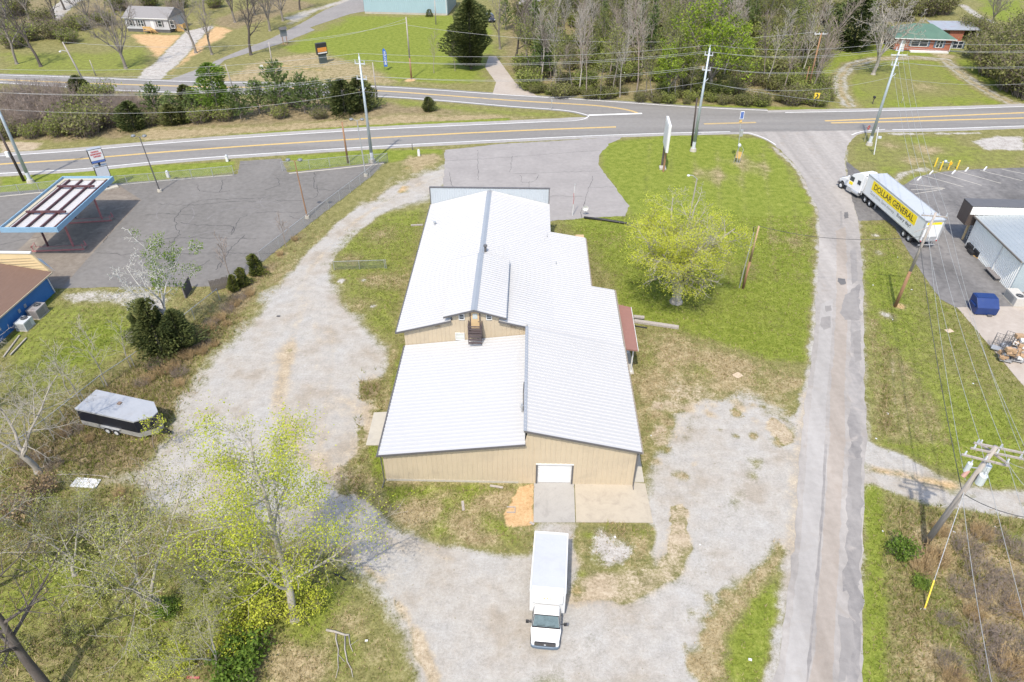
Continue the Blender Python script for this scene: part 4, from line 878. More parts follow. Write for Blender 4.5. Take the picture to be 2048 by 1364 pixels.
f = MB(); f.bar((-.93, wy1 - .06, wz1 + .02), (.93, wy1 - .06, wz1 + .02), .16, .05); f.bar((-.80, wy0 - .02, wz0 + .05), (.80, wy0 - .02, wz0 + .05), .05, .05)
f.bar((-.80, wy0 - .02, wz0 + .06), (-.92, wy1 - .03, wz1 + .07), .05, .04); f.bar((.80, wy0 - .02, wz0 + .06), (.92, wy1 - .03, wz1 + .07), .05, .04)
f.bar((-.6, wy1 - .02, wz1 + .1), (-.05, wy1 + .03, wz1 + .15), .025, .02); f.bar((.1, wy1 - .02, wz1 + .1), (.6, wy1 + .03, wz1 + .15), .025, .02)
f.build('windshield_surround', M_BLACK, cab)
for s in (-1, 1):
    dn = MB(); q = [pw(cy0 - .18, 1.9, .98 * s, s, .012), pw(cy0 - .92, 1.9, .98 * s, s, .012), pw(cy0 - 1.42, 1.38, .98 * s, s, .012), pw(cy0 - .18, 1.38, .98 * s, s, .012)]
    dn.add(q + [(x - s * .03, y, z) for x, y, z in q], [(0, 1, 2, 3), (7, 6, 5, 4), (0, 4, 5, 1), (1, 5, 6, 2), (2, 6, 7, 3), (3, 7, 4, 0)]).build('side_window', M_GLASS, cab)
    MB().box(s * .985 - .01, s * .985 + .01, cy0 - .35, cy0 - .2, 1.18, 1.23).build('door_handle', M_BLACK, cab)
    mi = MB(); mi.bar((s * .93, cy0 - 1.3, 1.4), (s * 1.2, cy0 - 1.22, 1.46), .06, .07); mi.box(min(s * 1.16, s * 1.36), max(s * 1.16, s * 1.36), cy0 - 1.34, cy0 - 1.22, 1.3, 1.62)
    mi.build('mirror', M_BLACK, bt, bevel=.03)
    MB().box(min(s * .74, s * .93), max(s * .74, s * .93), cy0 - 2.82, cy0 - 2.66, .86, 1.04).build('headlight', glass('lamp lens', (.55, .56, .55), .15), bt, bevel=.03)
    wheel(bt, s * .86, cy0 - 1.95, .40, .25); wheel(bt, s * .86, -1.35, .40, .42)
MB().box(-.70, .70, cy0 - 2.86, cy0 - 2.70, .74, 1.06).build('grille', M_BLACK, bt, bevel=.02)
f = MB()
for i in range(4): f.box(-.66, .66, cy0 - 2.875, cy0 - 2.861, .77 + i * .075, .795 + i * .075)
f.build('grille_bar', M_TRIM, bt); MB().sphere((0, cy0 - 2.875, .93), .075, 8, .6).build('badge', M_GALV, bt)
MB().prism([(-.93, cy0 - 2.5), (-.96, cy0 - 2.72), (-.84, cy0 - 2.88), (-.5, cy0 - 2.95), (.5, cy0 - 2.95), (.84, cy0 - 2.88), (.96, cy0 - 2.72), (.93, cy0 - 2.5)], .42, .70).build('front_bumper', mat('blue grey bumper', (.10, .14, .19), .4, .2, .1, 3), bt, bevel=.05)
MB().box(.25, .5, cy0 - 2.945, cy0 - 2.93, .5, .62).build('licence_plate', M_WHITE, bt)

for o in bt.children_recursive:
    vs_ = [v for v in o.data.vertices if v.co.y < -BL - .05] if o.name.split('.')[0] not in ('cargo_box', 'box_roof', 'edge_rail') else []
    if o.name.startswith(('wheel', 'rim')):
        ys = sum(v.co.y for v in o.data.vertices) / len(o.data.vertices)
        if ys < -BL:
            for v in o.data.vertices: v.co.y += -(ys + BL) * .22
        continue
    for v in vs_: v.co.y = -BL + (v.co.y + BL) * .78
# articulated lorry (local: trailer rear at y=0, nose toward -y)
a = G(1836.5, 481.8, 1.2); c = G(1725.5, 384.8, 1.2); fw = (c - a); TL = fw.length; fw.normalize(); rt = Vector((fw.y, -fw.x, 0)) * 1.3
side_sign = 1 if (G(1892, 437, 4.05) - G(1853, 440, 4.05)).dot(rt) > 0 else -1
cen = a + rt * side_sign
st = thing('semi_truck', 'white articulated lorry with yellow lettered trailer turning out of the store lot', 'truck', (cen.x, cen.y, 0), math.atan2(fw.y, fw.x) + math.pi / 2)
M_TRL = mat('white trailer side', (0.66, 0.67, 0.67), 0.4, 0.05, 0.03, 1.0, dirt=(0.6, 0.6, 0.58), dirt_amt=0.3)
M_TRROOF = mat('grey trailer roof', (0.42, 0.44, 0.46), 0.5, 0.1, 0.04, 0.5, dirt=(0.34, 0.34, 0.34), dirt_amt=0.4)
TZ = 4.05
tr = MB().box(-1.28, 1.28, -TL, -.05, 1.2, TZ - .05).build('trailer_box', M_TRL, st)
MB().box(-1.24, 1.24, -TL + .05, -.12, TZ - .05, TZ - .02).build('trailer_roof', M_TRROOF, tr)
f = MB()
for s in (-1, 1): f.box(s * 1.3 - .05, s * 1.3 + .02, -TL, 0, TZ - .12, TZ); f.box(s * 1.3 - .04, s * 1.3 + .015, -TL, 0, 1.16, 1.28)
f.build('side_rail', M_GALV, tr)
f = MB()
for s in (-1, 1): f.box(s * 1.22 - .09, s * 1.22 + .09, -.04, .08, 1.15, TZ)
f.box(-1.3, 1.3, -.04, .08, TZ - .22, TZ - .003); f.box(-1.3, 1.3, -.04, .08, 1.1, 1.3); f.build('rear_frame', M_GALV, tr)
MB().box(-1.12, 1.12, -.05, .03, 1.3, TZ - .25).build('rear_door', M_TRL, tr)
MB().box(-.95, 1.0, .031, .04, TZ - .62, TZ - .3).build('rear_banner', mat('banner yellow', (.80, .60, .01), .5, 0, .05, 2), tr)
M_INK = mat('black lettering', (.02, .02, .02), .5)
f = MB()
for i in range(2): f.box(-.95 + i * 1.0, -.05 + i * 1.0, .03, .045, 1.32, 1.75)
f.build('lift_gate', M_GALV, tr)
for s in (-1, 1): MB().box(s * 1.05 - .08, s * 1.05 + .08, .081, .1, 1.12, 1.27).build('tail_light', M_RED, st)
ss = side_sign   # side toward the camera
xs_ = ss * 1.28
# the lettering runs from the nose to the tail of the near side
yb0, yb1 = -TL + 1.6, -1.75
BN = MB(); BN.box(min(xs_, xs_ + ss * .012), max(xs_, xs_ + ss * .012), yb0, yb1, 2.42, 3.72)
BN.build('side_banner', MATS['banner yellow'], tr)
xd = Vector((0, 1, 0)); 
lettering('lettering', 'DOLLAR GENERAL', M_INK, tr, (xs_ + ss * .013, yb0 + .55, 2.68), xd, (0, 0, 1), yb1 - yb0 - 1.1, .80, .012, .004 * (1 if ss > 0 else -1))
lettering('lettering', 'Save time. Save money.', mat('grey lettering', (.13, .13, .13), .5), tr, (xs_, yb0 + .1, 1.66), xd, (0, 0, 1), (yb1 - yb0) * .58, .56, .0, .004 * (1 if ss > 0 else -1))
lettering('lettering', 'Every day!', M_INK, tr, (xs_, yb0 + (yb1 - yb0) * .645, 1.66), xd, (0, 0, 1), (yb1 - yb0) * .30, .62, .015, .004 * (1 if ss > 0 else -1))
MB().box(-.5, .5, -TL + .3, -.2, .95, 1.2).build('trailer_chassis', M_BLACK, st)
f = MB()
for s in (-1, 1): f.box(s * .75 - .07, s * .75 + .07, -TL + 2.9, -TL + 3.1, .12, 1.15)
f.build('landing_gear', M_GALV, st)
MB().box(-1.1, 1.1, -.1, .0, .5, .62).bar((-.6, -.05, .6), (-.6, -.05, 1.2), .1, .1).bar((.6, -.05, .6), (.6, -.05, 1.2), .1, .1).build('underride_guard', M_GALV, st)
for s in (-1, 1):
    for y in (-2.0, -3.25): wheel(st, s * 1.0, y, .5, .55, M_WHITE, .6)
    for y in (-TL + .85, -TL + 2.15): wheel(st, s * 1.0, y, .5, .55, M_WHITE, .6)
# tractor, swung a little at the kingpin
fwt = (G(1682, 371, .5) - G(1729, 400, .5)); ang = math.atan2(fwt.y, fwt.x) - math.atan2(fw.y, fw.x)
TRK = Matrix.Translation((0, -TL + 1.5, 0)) @ Matrix.Rotation(ang, 4, 'Z')
tk = thing('tractor', None, None); tk.name = 'tractor'; tk.parent = st; tk.matrix_local = TRK
WHT = M_TPAINT
wc = lambda y, z: 1.0 if z < 1.9 else 1.0 - .10 * min(1, (z - 1.9) / 1.8)
prof = [(-2.05, .9), (-2.05, 3.55), (-2.3, 3.78), (-3.2, 3.62), (-4.3, 2.95), (-4.95, 2.02), (-5.0, .9)]
cbn = MB().side(prof, -1.2, 1.2, wc).build('cab', WHT, tk, bevel=.10)
hk = lambda y, z: 1.0 - .16 * max(0, (-y - 5.0) / 1.75)
hood = MB().side([(-4.9, .9), (-4.9, 2.0), (-5.6, 1.86), (-6.5, 1.55), (-6.75, 1.2), (-6.75, .75), (-6.5, .75), (-6.4, 1.0), (-6.0, 1.15), (-5.6, 1.0), (-5.45, .75)], -1.12, 1.12, hk).build('hood', WHT, tk, bevel=.10)
MB().side([(-6.7, .42), (-6.95, .5), (-6.95, .8), (-6.7, .84)], -1.05, 1.05).build('front_bumper', mat('grey bumper', (.16, .15, .16), .5, .1, .1, 3), tk, bevel=.05)
MB().add([(-.95, -4.42, 2.9), (.95, -4.42, 2.9), (1.08, -4.97, 2.1), (-1.08, -4.97, 2.1), (-.95, -4.34, 2.86), (.95, -4.34, 2.86), (1.08, -4.88, 2.05), (-1.08, -4.88, 2.05)],
         [(0, 1, 2, 3), (4, 7, 6, 5), (0, 4, 5, 1), (1, 5, 6, 2), (2, 6, 7, 3), (3, 7, 4, 0)]).build('windshield', M_GLASS, cbn)
for s in (-1, 1):
    x = s * 1.215
    MB().box(min(x, x - s * .06), max(x, x - s * .06), -4.55, -3.75, 2.0, 2.62).build('side_window', M_GLASS, cbn)
    MB().box(min(x * .985, x * .985 - s * .04), max(x * .985, x * .985 - s * .04), -3.0, -2.4, 2.0, 2.6).build('sleeper_window', M_GLASS, cbn)
    MB().box(min(x + s * .004, x - s * .04), max(x + s * .004, x - s * .04), -4.5, -3.8, 1.45, 1.85).build('door_decal', MATS['banner yellow'], cbn)
    MB().cyl((s * 1.02, -3.6, .72), (s * 1.02, -2.25, .72), .33, None, 14).build('fuel_tank', M_GALV, tk)
    MB().box(min(s * .75, s * 1.22), max(s * .75, s * 1.22), -4.75, -3.7, .35, .9).build('step_box', M_GALV, tk, bevel=.03)
    MB().box(min(s * 1.3, s * 1.55), max(s * 1.3, s * 1.55), -4.75, -4.62, 1.95, 2.6).bar((s * 1.15, -4.65, 2.2), (s * 1.35, -4.68, 2.2), .05, .05).build('mirror', WHT, tk, bevel=.03)
    MB().box(min(s * .78, s * 1.02), max(s * .78, s * 1.02), -6.76, -6.45, 1.0, 1.25).build('headlight', MATS['lamp lens'], tk, bevel=.03)
    wheel(tk, s * 1.03, -6.0, .5, .32, M_WHITE, .6)
MB().side([(-2.03, 3.5), (-1.55, 3.5), (-1.7, 1.4), (-2.03, 1.3)], -1.12, -1.02).side([(-2.03, 3.5), (-1.55, 3.5), (-1.7, 1.4), (-2.03, 1.3)], 1.02, 1.12).build('side_fairing', WHT, tk)
MB().box(-.45, .45, -5.0, .9, .6, .9).build('frame_rail', M_BLACK, tk)
MB().cyl((1.0, -1.85, .8), (1.0, -1.85, 3.7), .09).build('exhaust_stack', M_GALV, tk)
MB().box(-.65, .65, -6.79, -6.68, .88, 1.45).build('grille', M_TRIM, tk)

# enclosed cargo trailer at the left fence (local x along its length, nose toward +x)
a = G(150, 817, 2.35); b = G(321, 820, 2.35) ; fl = G(267, 843, 2.35)
cl = G(186, 778, 2.35)
d1 = (fl - a).normalized(); d2 = Vector((-d1.y, d1.x, 0)); CW = abs((cl - a).dot(d2)); CW = min(max(CW, 2.3), 2.8); CL = (fl - a).length
ct = thing('cargo_trailer', 'black and silver enclosed cargo trailer with grey roof beside the overgrown fence', 'trailer', (a.x, a.y, 0), math.atan2(d1.y, d1.x))
nose = [(0, 0), (CL, 0), (CL + 1.15, CW * .5 - .35), (CL + 1.15, CW * .5 + .35), (CL, CW), (0, CW)]
def inset(P, e): 
    cx_ = sum(p[0] for p in P) / len(P); cy_ = sum(p[1] for p in P) / len(P)
    return [(cx_ + (x - cx_) * (1 - e), cy_ + (y - cy_) * (1 - e)) for x, y in P]
M_NAVY = mat('black trailer paint', (.012, .014, .022), .3, 0, .2, 2)
body = MB().prism(nose, .95, 2.25).build('body', M_NAVY, ct)
MB().prism(inset(nose, -.006), .42, .95).build('lower_panel', mat('diamond plate', (.42, .41, .38), .45, .4, .12, 5, dirt=(.3, .25, .2), dirt_amt=.4), body)
MB().prism(inset(nose, -.012), 2.25, 2.36).build('roof', mat('weathered trailer roof', (.36, .37, .385), .5, .2, .06, 1.2, dirt=(.27, .26, .25), dirt_amt=.5), body)
MB().box(CL * .52, CL * .52 + .34, CW * .55, CW * .55 + .34, 2.36, 2.46).build('roof_vent', mat('rusty vent', (.17, .12, .09), .7, 0, .4, 6), body, bevel=.02)
MB().bar((CL + .6, .02 + CW * .27, .5), (CL + .6, .02 + CW * .27, 2.2), .35, .06).build('corner_panel', M_GALV, body)
f = MB(); f.box(0, CL, -.03, -.004, 2.19, 2.25); f.build('trim_rail', M_GALV, body)
f = MB().box(CL * .36, CL * .36 + 1.95, -.16, 0.0, .82, .9); f.build('fender', M_GALV, ct, bevel=.02)
for y in (-.02, CW - .2):
    for x in (CL * .36 + .5, CL * .36 + 1.42):
        t = MB().cyl((x, y - .08, .36), (x, y + .14, .36), .36, None, 18).build('wheel', M_RUBBER, ct); MB().cyl((x, y - .1, .36), (x, y + .1, .36), .2, None, 14).build('rim', M_WHITE, t)
MB().bar((CL + .4, CW * .3, .42), (CL + 2.1, CW / 2, .42), .08, .12).bar((CL + .4, CW * .7, .42), (CL + 2.1, CW / 2, .42), .08, .12).cyl((CL + 1.8, CW / 2, .05), (CL + 1.8, CW / 2, .75), .05).build('tow_hitch', M_BLACK, ct)

# dark car half hidden behind the big cedar
def simple_car(name, label, loc, rz, paint_, L=4.6, W=1.85, H=1.65):
    t = thing(name, label, 'car', loc, rz); h = L / 2
    kk = lambda y, z: 1 if z < .95 else 1 - .2 * (z - .95) / (H - .95)
    MB().side([(-h, .35), (-h, .8), (-h + 1.0, .98), (-h + 1.6, H - .08), (-h + 1.9, H), (h - .6, H), (h - .15, 1.05), (h, .95), (h, .35)], -W / 2, W / 2, kk).build('body', paint_, t, bevel=.09)
    for s in (-1, 1):
        x = s * W / 2 * .93
        MB().box(min(x, x * .9), max(x, x * .9), -h + 1.75, h - .5, 1.03, H - .18).build('side_window', M_GLASS, t)
        wheel(t, s * (W / 2 - .12), -h + .85, .34, .24, M_GALV); wheel(t, s * (W / 2 - .12), h - .9, .34, .24, M_GALV)
        MB().box(min(s * .55, s * .85), max(s * .55, s * .85), -h - .02, -h + .1, .65, .85).build('headlight', MATS['lamp lens'], t)
    MB().add([(-.7, -h + 1.62, H - .12), (.7, -h + 1.62, H - .12), (.8, -h + 1.02, 1.02), (-.8, -h + 1.02, 1.02), (-.7, -h + 1.7, H - .14), (.7, -h + 1.7, H - .14), (.8, -h + 1.1, 1.0), (-.8, -h + 1.1, 1.0)], [(0, 1, 2, 3), (4, 7, 6, 5), (0, 4, 5, 1), (1, 5, 6, 2), (2, 6, 7, 3), (3, 7, 4, 0)]).build('windshield', M_GLASS, t)
    return t
p = G(981, 42); simple_car('parked_car', 'dark blue car parked behind the tall dark cedar', (p.x, p.y, 0), .25, mat('dark blue paint', (.03, .035, .06), .3, .2, .1, 2), H=1.75)

# ------------------------------------------------------------------ neighbouring buildings
# blue building with brown shingle roof (its walls run along the direction of its eave)
e0 = G(104, 545, 2.5); e1 = G(0, 635, 2.5); ud = (e0 - e1).normalized(); vd = Vector((-ud.y, ud.x, 0))
bb = thing('blue_shop', 'blue walled shop with brown shingle roof beside the dark parking lot', 'building', (e0.x, e0.y, 0), math.atan2(ud.y, ud.x))
M_BLUE = mat('blue wall paint', (.03, .14, .36), .7, 0, .12, .9, dirt=(.07, .22, .44), dirt_amt=.5)
M_SHIN = mat('brown shingle', (.155, .095, .068), .9, 0, .18, 7, .4, (.25, 2, 2), dirt=(.20, .14, .11), dirt_amt=.4)
M_CREAM = mat('cream siding', (.60, .47, .27), .6, 0, .05, 1)
f = MB().box(-16, -.35, .45, 10, 0, 2.55); f.build('wall', M_BLUE, bb)
MB().slab([(-18, 0, 2.55), (.05, 0, 2.55), (-1.55, 6.2, 4.75), (-18, 6.2, 4.75)], .12).build('roof', M_SHIN, bb)
MB().box(-18, .05, -.06, .0, 2.40, 2.56).build('fascia', M_TAN, bb)
# tall cream false front above the roof, seen from behind
FF = [(-.02, .35), (-1.3, 6.2)]
f = MB(); n_ = 9
p0 = Vector((.12, .25, 0)); p1 = Vector((-1.5, 8.2, 0))
ff = MB().add([(p0.x, p0.y, 2.3), (p1.x, p1.y, 2.3), (p1.x, p1.y, 5.6), (p0.x - .25, p0.y + 1.2, 5.0), (p0.x + .2, p0.y, 2.3), (p1.x + .2, p1.y, 2.3), (p1.x + .2, p1.y, 5.6), (p0.x - .05, p0.y + 1.2, 5.0)], [(0, 1, 2, 3), (7, 6, 5, 4), (0, 4, 5, 1), (1, 5, 6, 2), (2, 6, 7, 3), (3, 7, 4, 0)])
ff.build('false_front', M_CREAM, bb)
f = MB()
for i in range(6):
    z = 2.75 + i * .36; f.bar((p0.x - .03 - .07 * i, p0.y + .1 + .25 * i, z), (p1.x - .03, p1.y, z), .03, .03)
f.build('siding_lap', M_CREAM, bb)
MB().bar((p0.x - .15, p0.y + 1.15, 5.06), (p1.x + .1, p1.y, 5.68), .34, .14).build('coping', M_WHITE, bb)
MB().add([(.35, -.15, 2.5), (1.5, 1.4, 2.55), (1.35, 1.75, 3.4), (.2, 1.55, 4.3), (.1, .9, 3.9)], [(0, 1, 2, 3, 4)]).build('awning', mat('pale awning', (.50, .55, .57), .5, 0, .06, 2), bb)
MB().bar((-.6, .4, 2.4), (-.45, .36, .1), .09, .09).build('downspout', M_WHITE, bb)
for x in (-6.2, -5.2, -9.5): MB().box(x, x + .3, .36, .45, 1.1, 1.5).build('meter_box', M_GALV, bb)
def ac_unit(label, px, py, z0, rz, sx, sy, h, col, rust=False):
    p = G(px, py); t = thing('air_conditioner', label, 'air conditioner', (p.x, p.y, 0), rz, 'outdoor air conditioning units')
    MB().box(-sx / 2, sx / 2, -sy / 2, sy / 2, .08, h).build('casing', col, t, bevel=.03)
    MB().box(-sx / 2 - .04, sx / 2 + .04, -sy / 2 - .04, sy / 2 + .04, 0, .08).build('base_pad', M_CONC, t)
    f = MB()
    for i in range(7): f.box(-sx / 2 - .012, -sx / 2, -sy / 2 + .08, sy / 2 - .08, .18 + i * (h - .3) / 7, .21 + i * (h - .3) / 7); f.box(-sx / 2 + .08, sx / 2 - .5, -sy / 2 - .012, -sy / 2, .18 + i * (h - .3) / 7, .21 + i * (h - .3) / 7)
    f.build('grille', M_TRIM, t)
    f = MB().cyl((sx * .2, 0, h - .01), (sx * .2, 0, h + .02), min(sx, sy) * .33, None, 18); f.build('fan_opening', M_BLACK, t)
    f = MB()
    for a_ in range(6): f.bar((sx * .2, 0, h + .035), (sx * .2 + math.cos(a_ * 1.047) * min(sx, sy) * .33, math.sin(a_ * 1.047) * min(sx, sy) * .33, h + .035), .02, .02)
    f.build('fan_guard', M_GALV, t); return t
bang = math.atan2(ud.y, ud.x)
ac_unit('rusty grey air conditioner nearer the blue shop corner', 79, 630, 0, bang, 1.75, 1.2, 1.15, mat('rusted grey casing', (.30, .28, .27), .6, .2, .15, 2, dirt=(.16, .08, .06), dirt_amt=.8))
ac_unit('clean pale air conditioner left of the rusty one by the blue wall', 53, 655, 0, bang, 1.45, 1.15, 1.05, mat('pale grey casing', (.50, .52, .52), .5, .1, .06, 3))
# canopy of the old filling station
q = [G(115, 355, 5.0), G(226, 352, 5.0), G(113, 455, 5.0)]; ex = (q[1] - q[0]); ey = q[2] - q[0]; cw = 6.9; cl_ = ((G(0, 455, 5.0) - q[0]).length + (q[2] - q[1]).length) / 2
ax = (q[1] - q[2]).normalized(); an = math.atan2(ax.y, ax.x); FR = q[1]
cn = thing('station_canopy', 'flat canopy with light blue fascia and maroon beams over the old pump islands', 'canopy', (FR.x, FR.y, 0), an)
cl_ = (q[1] - q[2]).length; wv = 6.9
M_SKYB = mat('light blue fascia', (.22, .36, .48), .5, .1, .05, 2); M_MAR = mat('maroon steel', (.085, .034, .038), .6, .1, .25, 3, dirt=(.28, .14, .12), dirt_amt=.4); M_PINKP = mat('faded red paint', (.36, .14, .14), .7, 0, .2, 3, dirt=(.22, .1, .07), dirt_amt=.4)
dk_ = ribs(MB(), lambda t: (t, .15, 4.62), lambda t: (t, wv - .15, 4.62), (-cl_ + .15, -.15), .3, .03, (0, 0, 1)); dk_.box(-cl_ + .15, -.15, .15, wv - .15, 4.52, 4.60)
dk_.build('deck', mat('white deck panel', (.40, .395, .395), .5, .1, .05, 1, dirt=(.42, .4, .38), dirt_amt=.5), cn)
f = MB().box(-cl_, 0, 0, .12, 4.35, 5.0); f.box(-cl_, 0, wv - .12, wv, 4.35, 5.0); f.box(-cl_, -cl_ + .12, .125, wv - .125, 4.35, 5.0); f.box(-.12, 0, .125, wv - .125, 4.35, 5.0)
f.build('fascia', M_SKYB, cn)
M_GUT = mat('grey cream gutter', (.42, .38, .29), .6, 0, .08, 2)
f = MB().box(-cl_ + .13, -.13, wv - .62, wv - .13, 4.66, 4.72); f.box(-.62, -.13, .13, wv - .63, 4.66, 4.72); f.build('gutter', M_GUT, cn)
for y in (.5, 2.2, 3.9, 5.6): MB().box(-cl_ + .3, -.8, y - .09, y + .09, 4.68, 4.9).build('roof_beam', M_MAR, cn)
for x in (-cl_ * .72, -cl_ * .22): MB().box(x - .13, x + .13, 1.0, 5.9, 4.905, 5.12).build('cross_beam', M_MAR, cn)
colpts = [(205, 440), (148, 495), (97, 494), (152, 438)]
inv = Matrix.Translation(cn.location) @ Matrix.Rotation(an, 4, 'Z'); inv = inv.inverted()
for i, pp in enumerate(colpts):
    p = inv @ G(*pp)
    MB().cyl((p.x, p.y, .15), (p.x, p.y, 4.5), .13, None, 10).build('column', M_MAR if i > 1 else M_PINKP, cn)
    MB().cyl((p.x, p.y, 4.73), (p.x, p.y, 5.0), .11, None, 8).build('column_stub', M_MAR, cn)
def island(label, p0, p1):
    p0, p1 = G(*p0), G(*p1); d = (p1 - p0); L = d.length; t = thing('pump_island', label, 'pump island', (p0.x, p0.y, 0), math.atan2(d.y, d.x), 'pump islands under the canopy')
    MB().box(0, L, -.45, .45, 0, .16).build('curb', mat('stained curb', (.24, .2, .16), .9, 0, .2, 2), t, bevel=.04)
    f = MB().box(-.02, L + .02, -.5, -.44, 0, .18); f.box(-.02, L + .02, .44, .5, 0, .18); f.build('curb_edge', M_PINKP, t)
    for x, s in ((.15, -1), (L - .15, 1)):
        f = MB().tube([(x, -.4, .1), (x, -.4, .85), (x + s * .25, -.2, .45), (x + s * .25, .2, .45), (x, .4, .85), (x, .4, .1)], .05, 6); f.build('guard_rail', M_PINKP, t)
island('pump island with bent pink guard rails nearer the blue shop', (68, 500), (172, 496)); island('pump island farther from the blue shop under the canopy', (130, 445), (226, 439))

# store at the right edge
d0 = G(1930, 490); d1_ = G(2010, 575); sd = (d1_ - d0).normalized()
sb_ = thing('metal_store', 'white ribbed metal store with grey roof and brown sign band by the right edge', 'building', (d0.x, d0.y, 0), math.atan2(sd.y, sd.x))
SLn = (d1_ - d0).length + .8
M_STW = mat('white ribbed wall', (.80, .80, .76), .5, .1, .04, .6); M_STR = mat('grey metal roof', (.33, .36, .37), .5, .3, .06, .5, dirt=(.42, .44, .45), dirt_amt=.4)
w1 = ribs(MB(), lambda t: (t, 0, 0), lambda t: (t, 0, 4.1), (0, SLn), .3, .04, (0, -1, 0)); w1.build('wall', M_STW, sb_)
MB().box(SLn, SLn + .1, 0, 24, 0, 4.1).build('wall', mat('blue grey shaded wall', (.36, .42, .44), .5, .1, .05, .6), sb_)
MB().box(.0, .12, .02, 24, 0, 4.0).build('wall', M_CREAM, sb_)
rf_ = ribs(MB(), lambda t: (-.1, t, 4.15 + t * .05), lambda t: (SLn + .3, t, 4.15 + t * .05), (-.35, 24), .6, .04, (0, 0, 1)); rf_.slab([(-.1, -.35, 4.13), (SLn + .3, -.35, 4.13), (SLn + .3, 24, 5.34), (-.1, 24, 5.34)], .15)
rf_.build('roof', M_STR, sb_)
MB().box(-.1, SLn + .3, -.5, -.36, 3.98, 4.16).build('gutter', mat('brown gutter', (.17, .15, .13), .5, .1, .1, 2), sb_)
MB().bar((SLn * .62, -.1, 4.0), (SLn * .62, -.1, .1), .12, .1).build('downspout', M_WHITE, sb_)
M_BRB = mat('brown sign band', (.085, .065, .055), .5, .1, .1, 2)
sbn = MB().box(-2.5, -0.25, -1.0, 24, 2.7, 5.3).build('sign_band', M_BRB, sb_)
ribs(MB(), lambda t: (-.24, t, 4.2), lambda t: (-.24, t, 5.25), (-.9, 24), .3, .03, (1, 0, 0)).build('band_back', M_STW, sbn)
MB().box(-2.52, -.2, -1.02, 24, 5.3, 5.36).build('band_cap', M_TRIM, sbn)
for y in (.2, 5): MB().box(-1.6, -1.4, y, y + .2, 0, 2.75).build('canopy_post', M_CREAM, sb_)
# far blue building, grey house, brick house and shed, far house
a = G(730, 27); b = G(895, 31); d = (b - a)
fb = thing('blue_metal_hall', 'long pale blue metal building at the top of the grassy slope', 'building', (a.x, a.y, 0), math.atan2(d.y, d.x))
M_PB = mat('pale blue siding', (.30, .41, .45), .5, .05, .04, .4); L = d.length
ribs(MB(), lambda t: (t, 0, .5), lambda t: (t, 0, 5.5), (0, L), .6, .04, (0, -1, 0)).build('wall', M_PB, fb)
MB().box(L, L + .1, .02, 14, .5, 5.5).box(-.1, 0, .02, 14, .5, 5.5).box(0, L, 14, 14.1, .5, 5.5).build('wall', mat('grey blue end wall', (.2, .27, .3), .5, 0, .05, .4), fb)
MB().box(0, L, .0, 14, 0, .5).build('foundation', M_CONC, fb)
MB().slab([(-.3, -.3, 5.5), (L + .3, -.3, 5.5), (L + .3, 7, 7.0), (-.3, 7, 7.0)], .15).slab([(-.3, 7, 7.0), (L + .3, 7, 7.0), (L + .3, 14.3, 5.5), (-.3, 14.3, 5.5)], .15).build('roof', M_STR, fb)
MB().bar((L - .2, -.1, 5.4), (L - .2, -.1, .2), .15, .12).build('downspout', M_WHITE, fb)
def house(name, label, a, b, depth, wall_h, roof_h, wm, rm, base_h, hip=0.0, eave=.4, wins=(), door=None, wallz=None):
    a, b = G(*a), G(*b); d = b - a; L = d.length
    t = thing(name, label, 'house', (a.x, a.y, 0), math.atan2(d.y, d.x))
    zt = base_h + wall_h
    MB().box(0, L, 0, depth, base_h, zt).build('wall', wm, t)
    if base_h > .05: MB().box(.08, L - .08, .08, depth - .08, 0, base_h).build('foundation', M_TRIM, t)
    r0, r1 = hip, L - hip; e = eave; h = zt + roof_h
    rf = MB(); c = [(-e, -e, zt), (L + e, -e, zt), (L + e, depth + e, zt), (-e, depth + e, zt), (r0 - (e if hip == 0 else 0), depth / 2, h), (r1 + (e if hip == 0 else 0), depth / 2, h)]
    rf.add(c, [(0, 1, 5, 4), (2, 3, 4, 5), (1, 2, 5), (3, 0, 4), (3, 2, 1, 0)]); rf.build('roof', rm, t)
    MB().box(-e, L + e, -e - .06, -e, zt - .18, zt + .02).build('fascia', M_WHITE, t)
    for x0, x1, z0, z1, sh in wins:
        wd_ = MB().box(x0, x1, -.04, .03, base_h + z0, base_h + z1).build('window', M_GLASS, t)
        f = MB(); k_ = .09
        f.box(x0 - k_, x1 + k_, -.08, -.0, base_h + z1, base_h + z1 + k_); f.box(x0 - k_, x1 + k_, -.1, -.0, base_h + z0 - k_, base_h + z0); f.box(x0 - k_, x0, -.08, 0, base_h + z0, base_h + z1); f.box(x1, x1 + k_, -.08, 0, base_h + z0, base_h + z1)
        if x1 - x0 > 1.3: f.box((x0 + x1) / 2 - .06, (x0 + x1) / 2 + .06, -.075, -.045, base_h + z0, base_h + z1)
        f.box(x0, x1, -.07, -.045, base_h + (z0 + z1) / 2 - .03, base_h + (z0 + z1) / 2 + .03)
        f.build('frame', M_WHITE, wd_)
        if sh is not None:
            for s_ in (x0 - k_ - .42, x1 + k_): MB().box(s_, s_ + .42, -.05, -.0, base_h + z0 - .05, base_h + z1 + .05).build('shutter', sh, t)
    if door: MB().box(door[0], door[1], -.05, .02, base_h, base_h + 2.05).build('door', door[2], t)
    return t, L
M_BRICK = bpy.data.materials.new('red brick'); nt, bs = nodes_of(M_BRICK)
bk = nt.nodes.new('ShaderNodeTexBrick'); bk.inputs['Scale'].default_value = 4.0; bk.inputs['Color1'].default_value = (.27, .075, .04, 1); bk.inputs['Color2'].default_value = (.33, .11, .06, 1); bk.inputs['Mortar'].default_value = (.3, .22, .18, 1); bk.inputs['Mortar Size'].default_value = .012
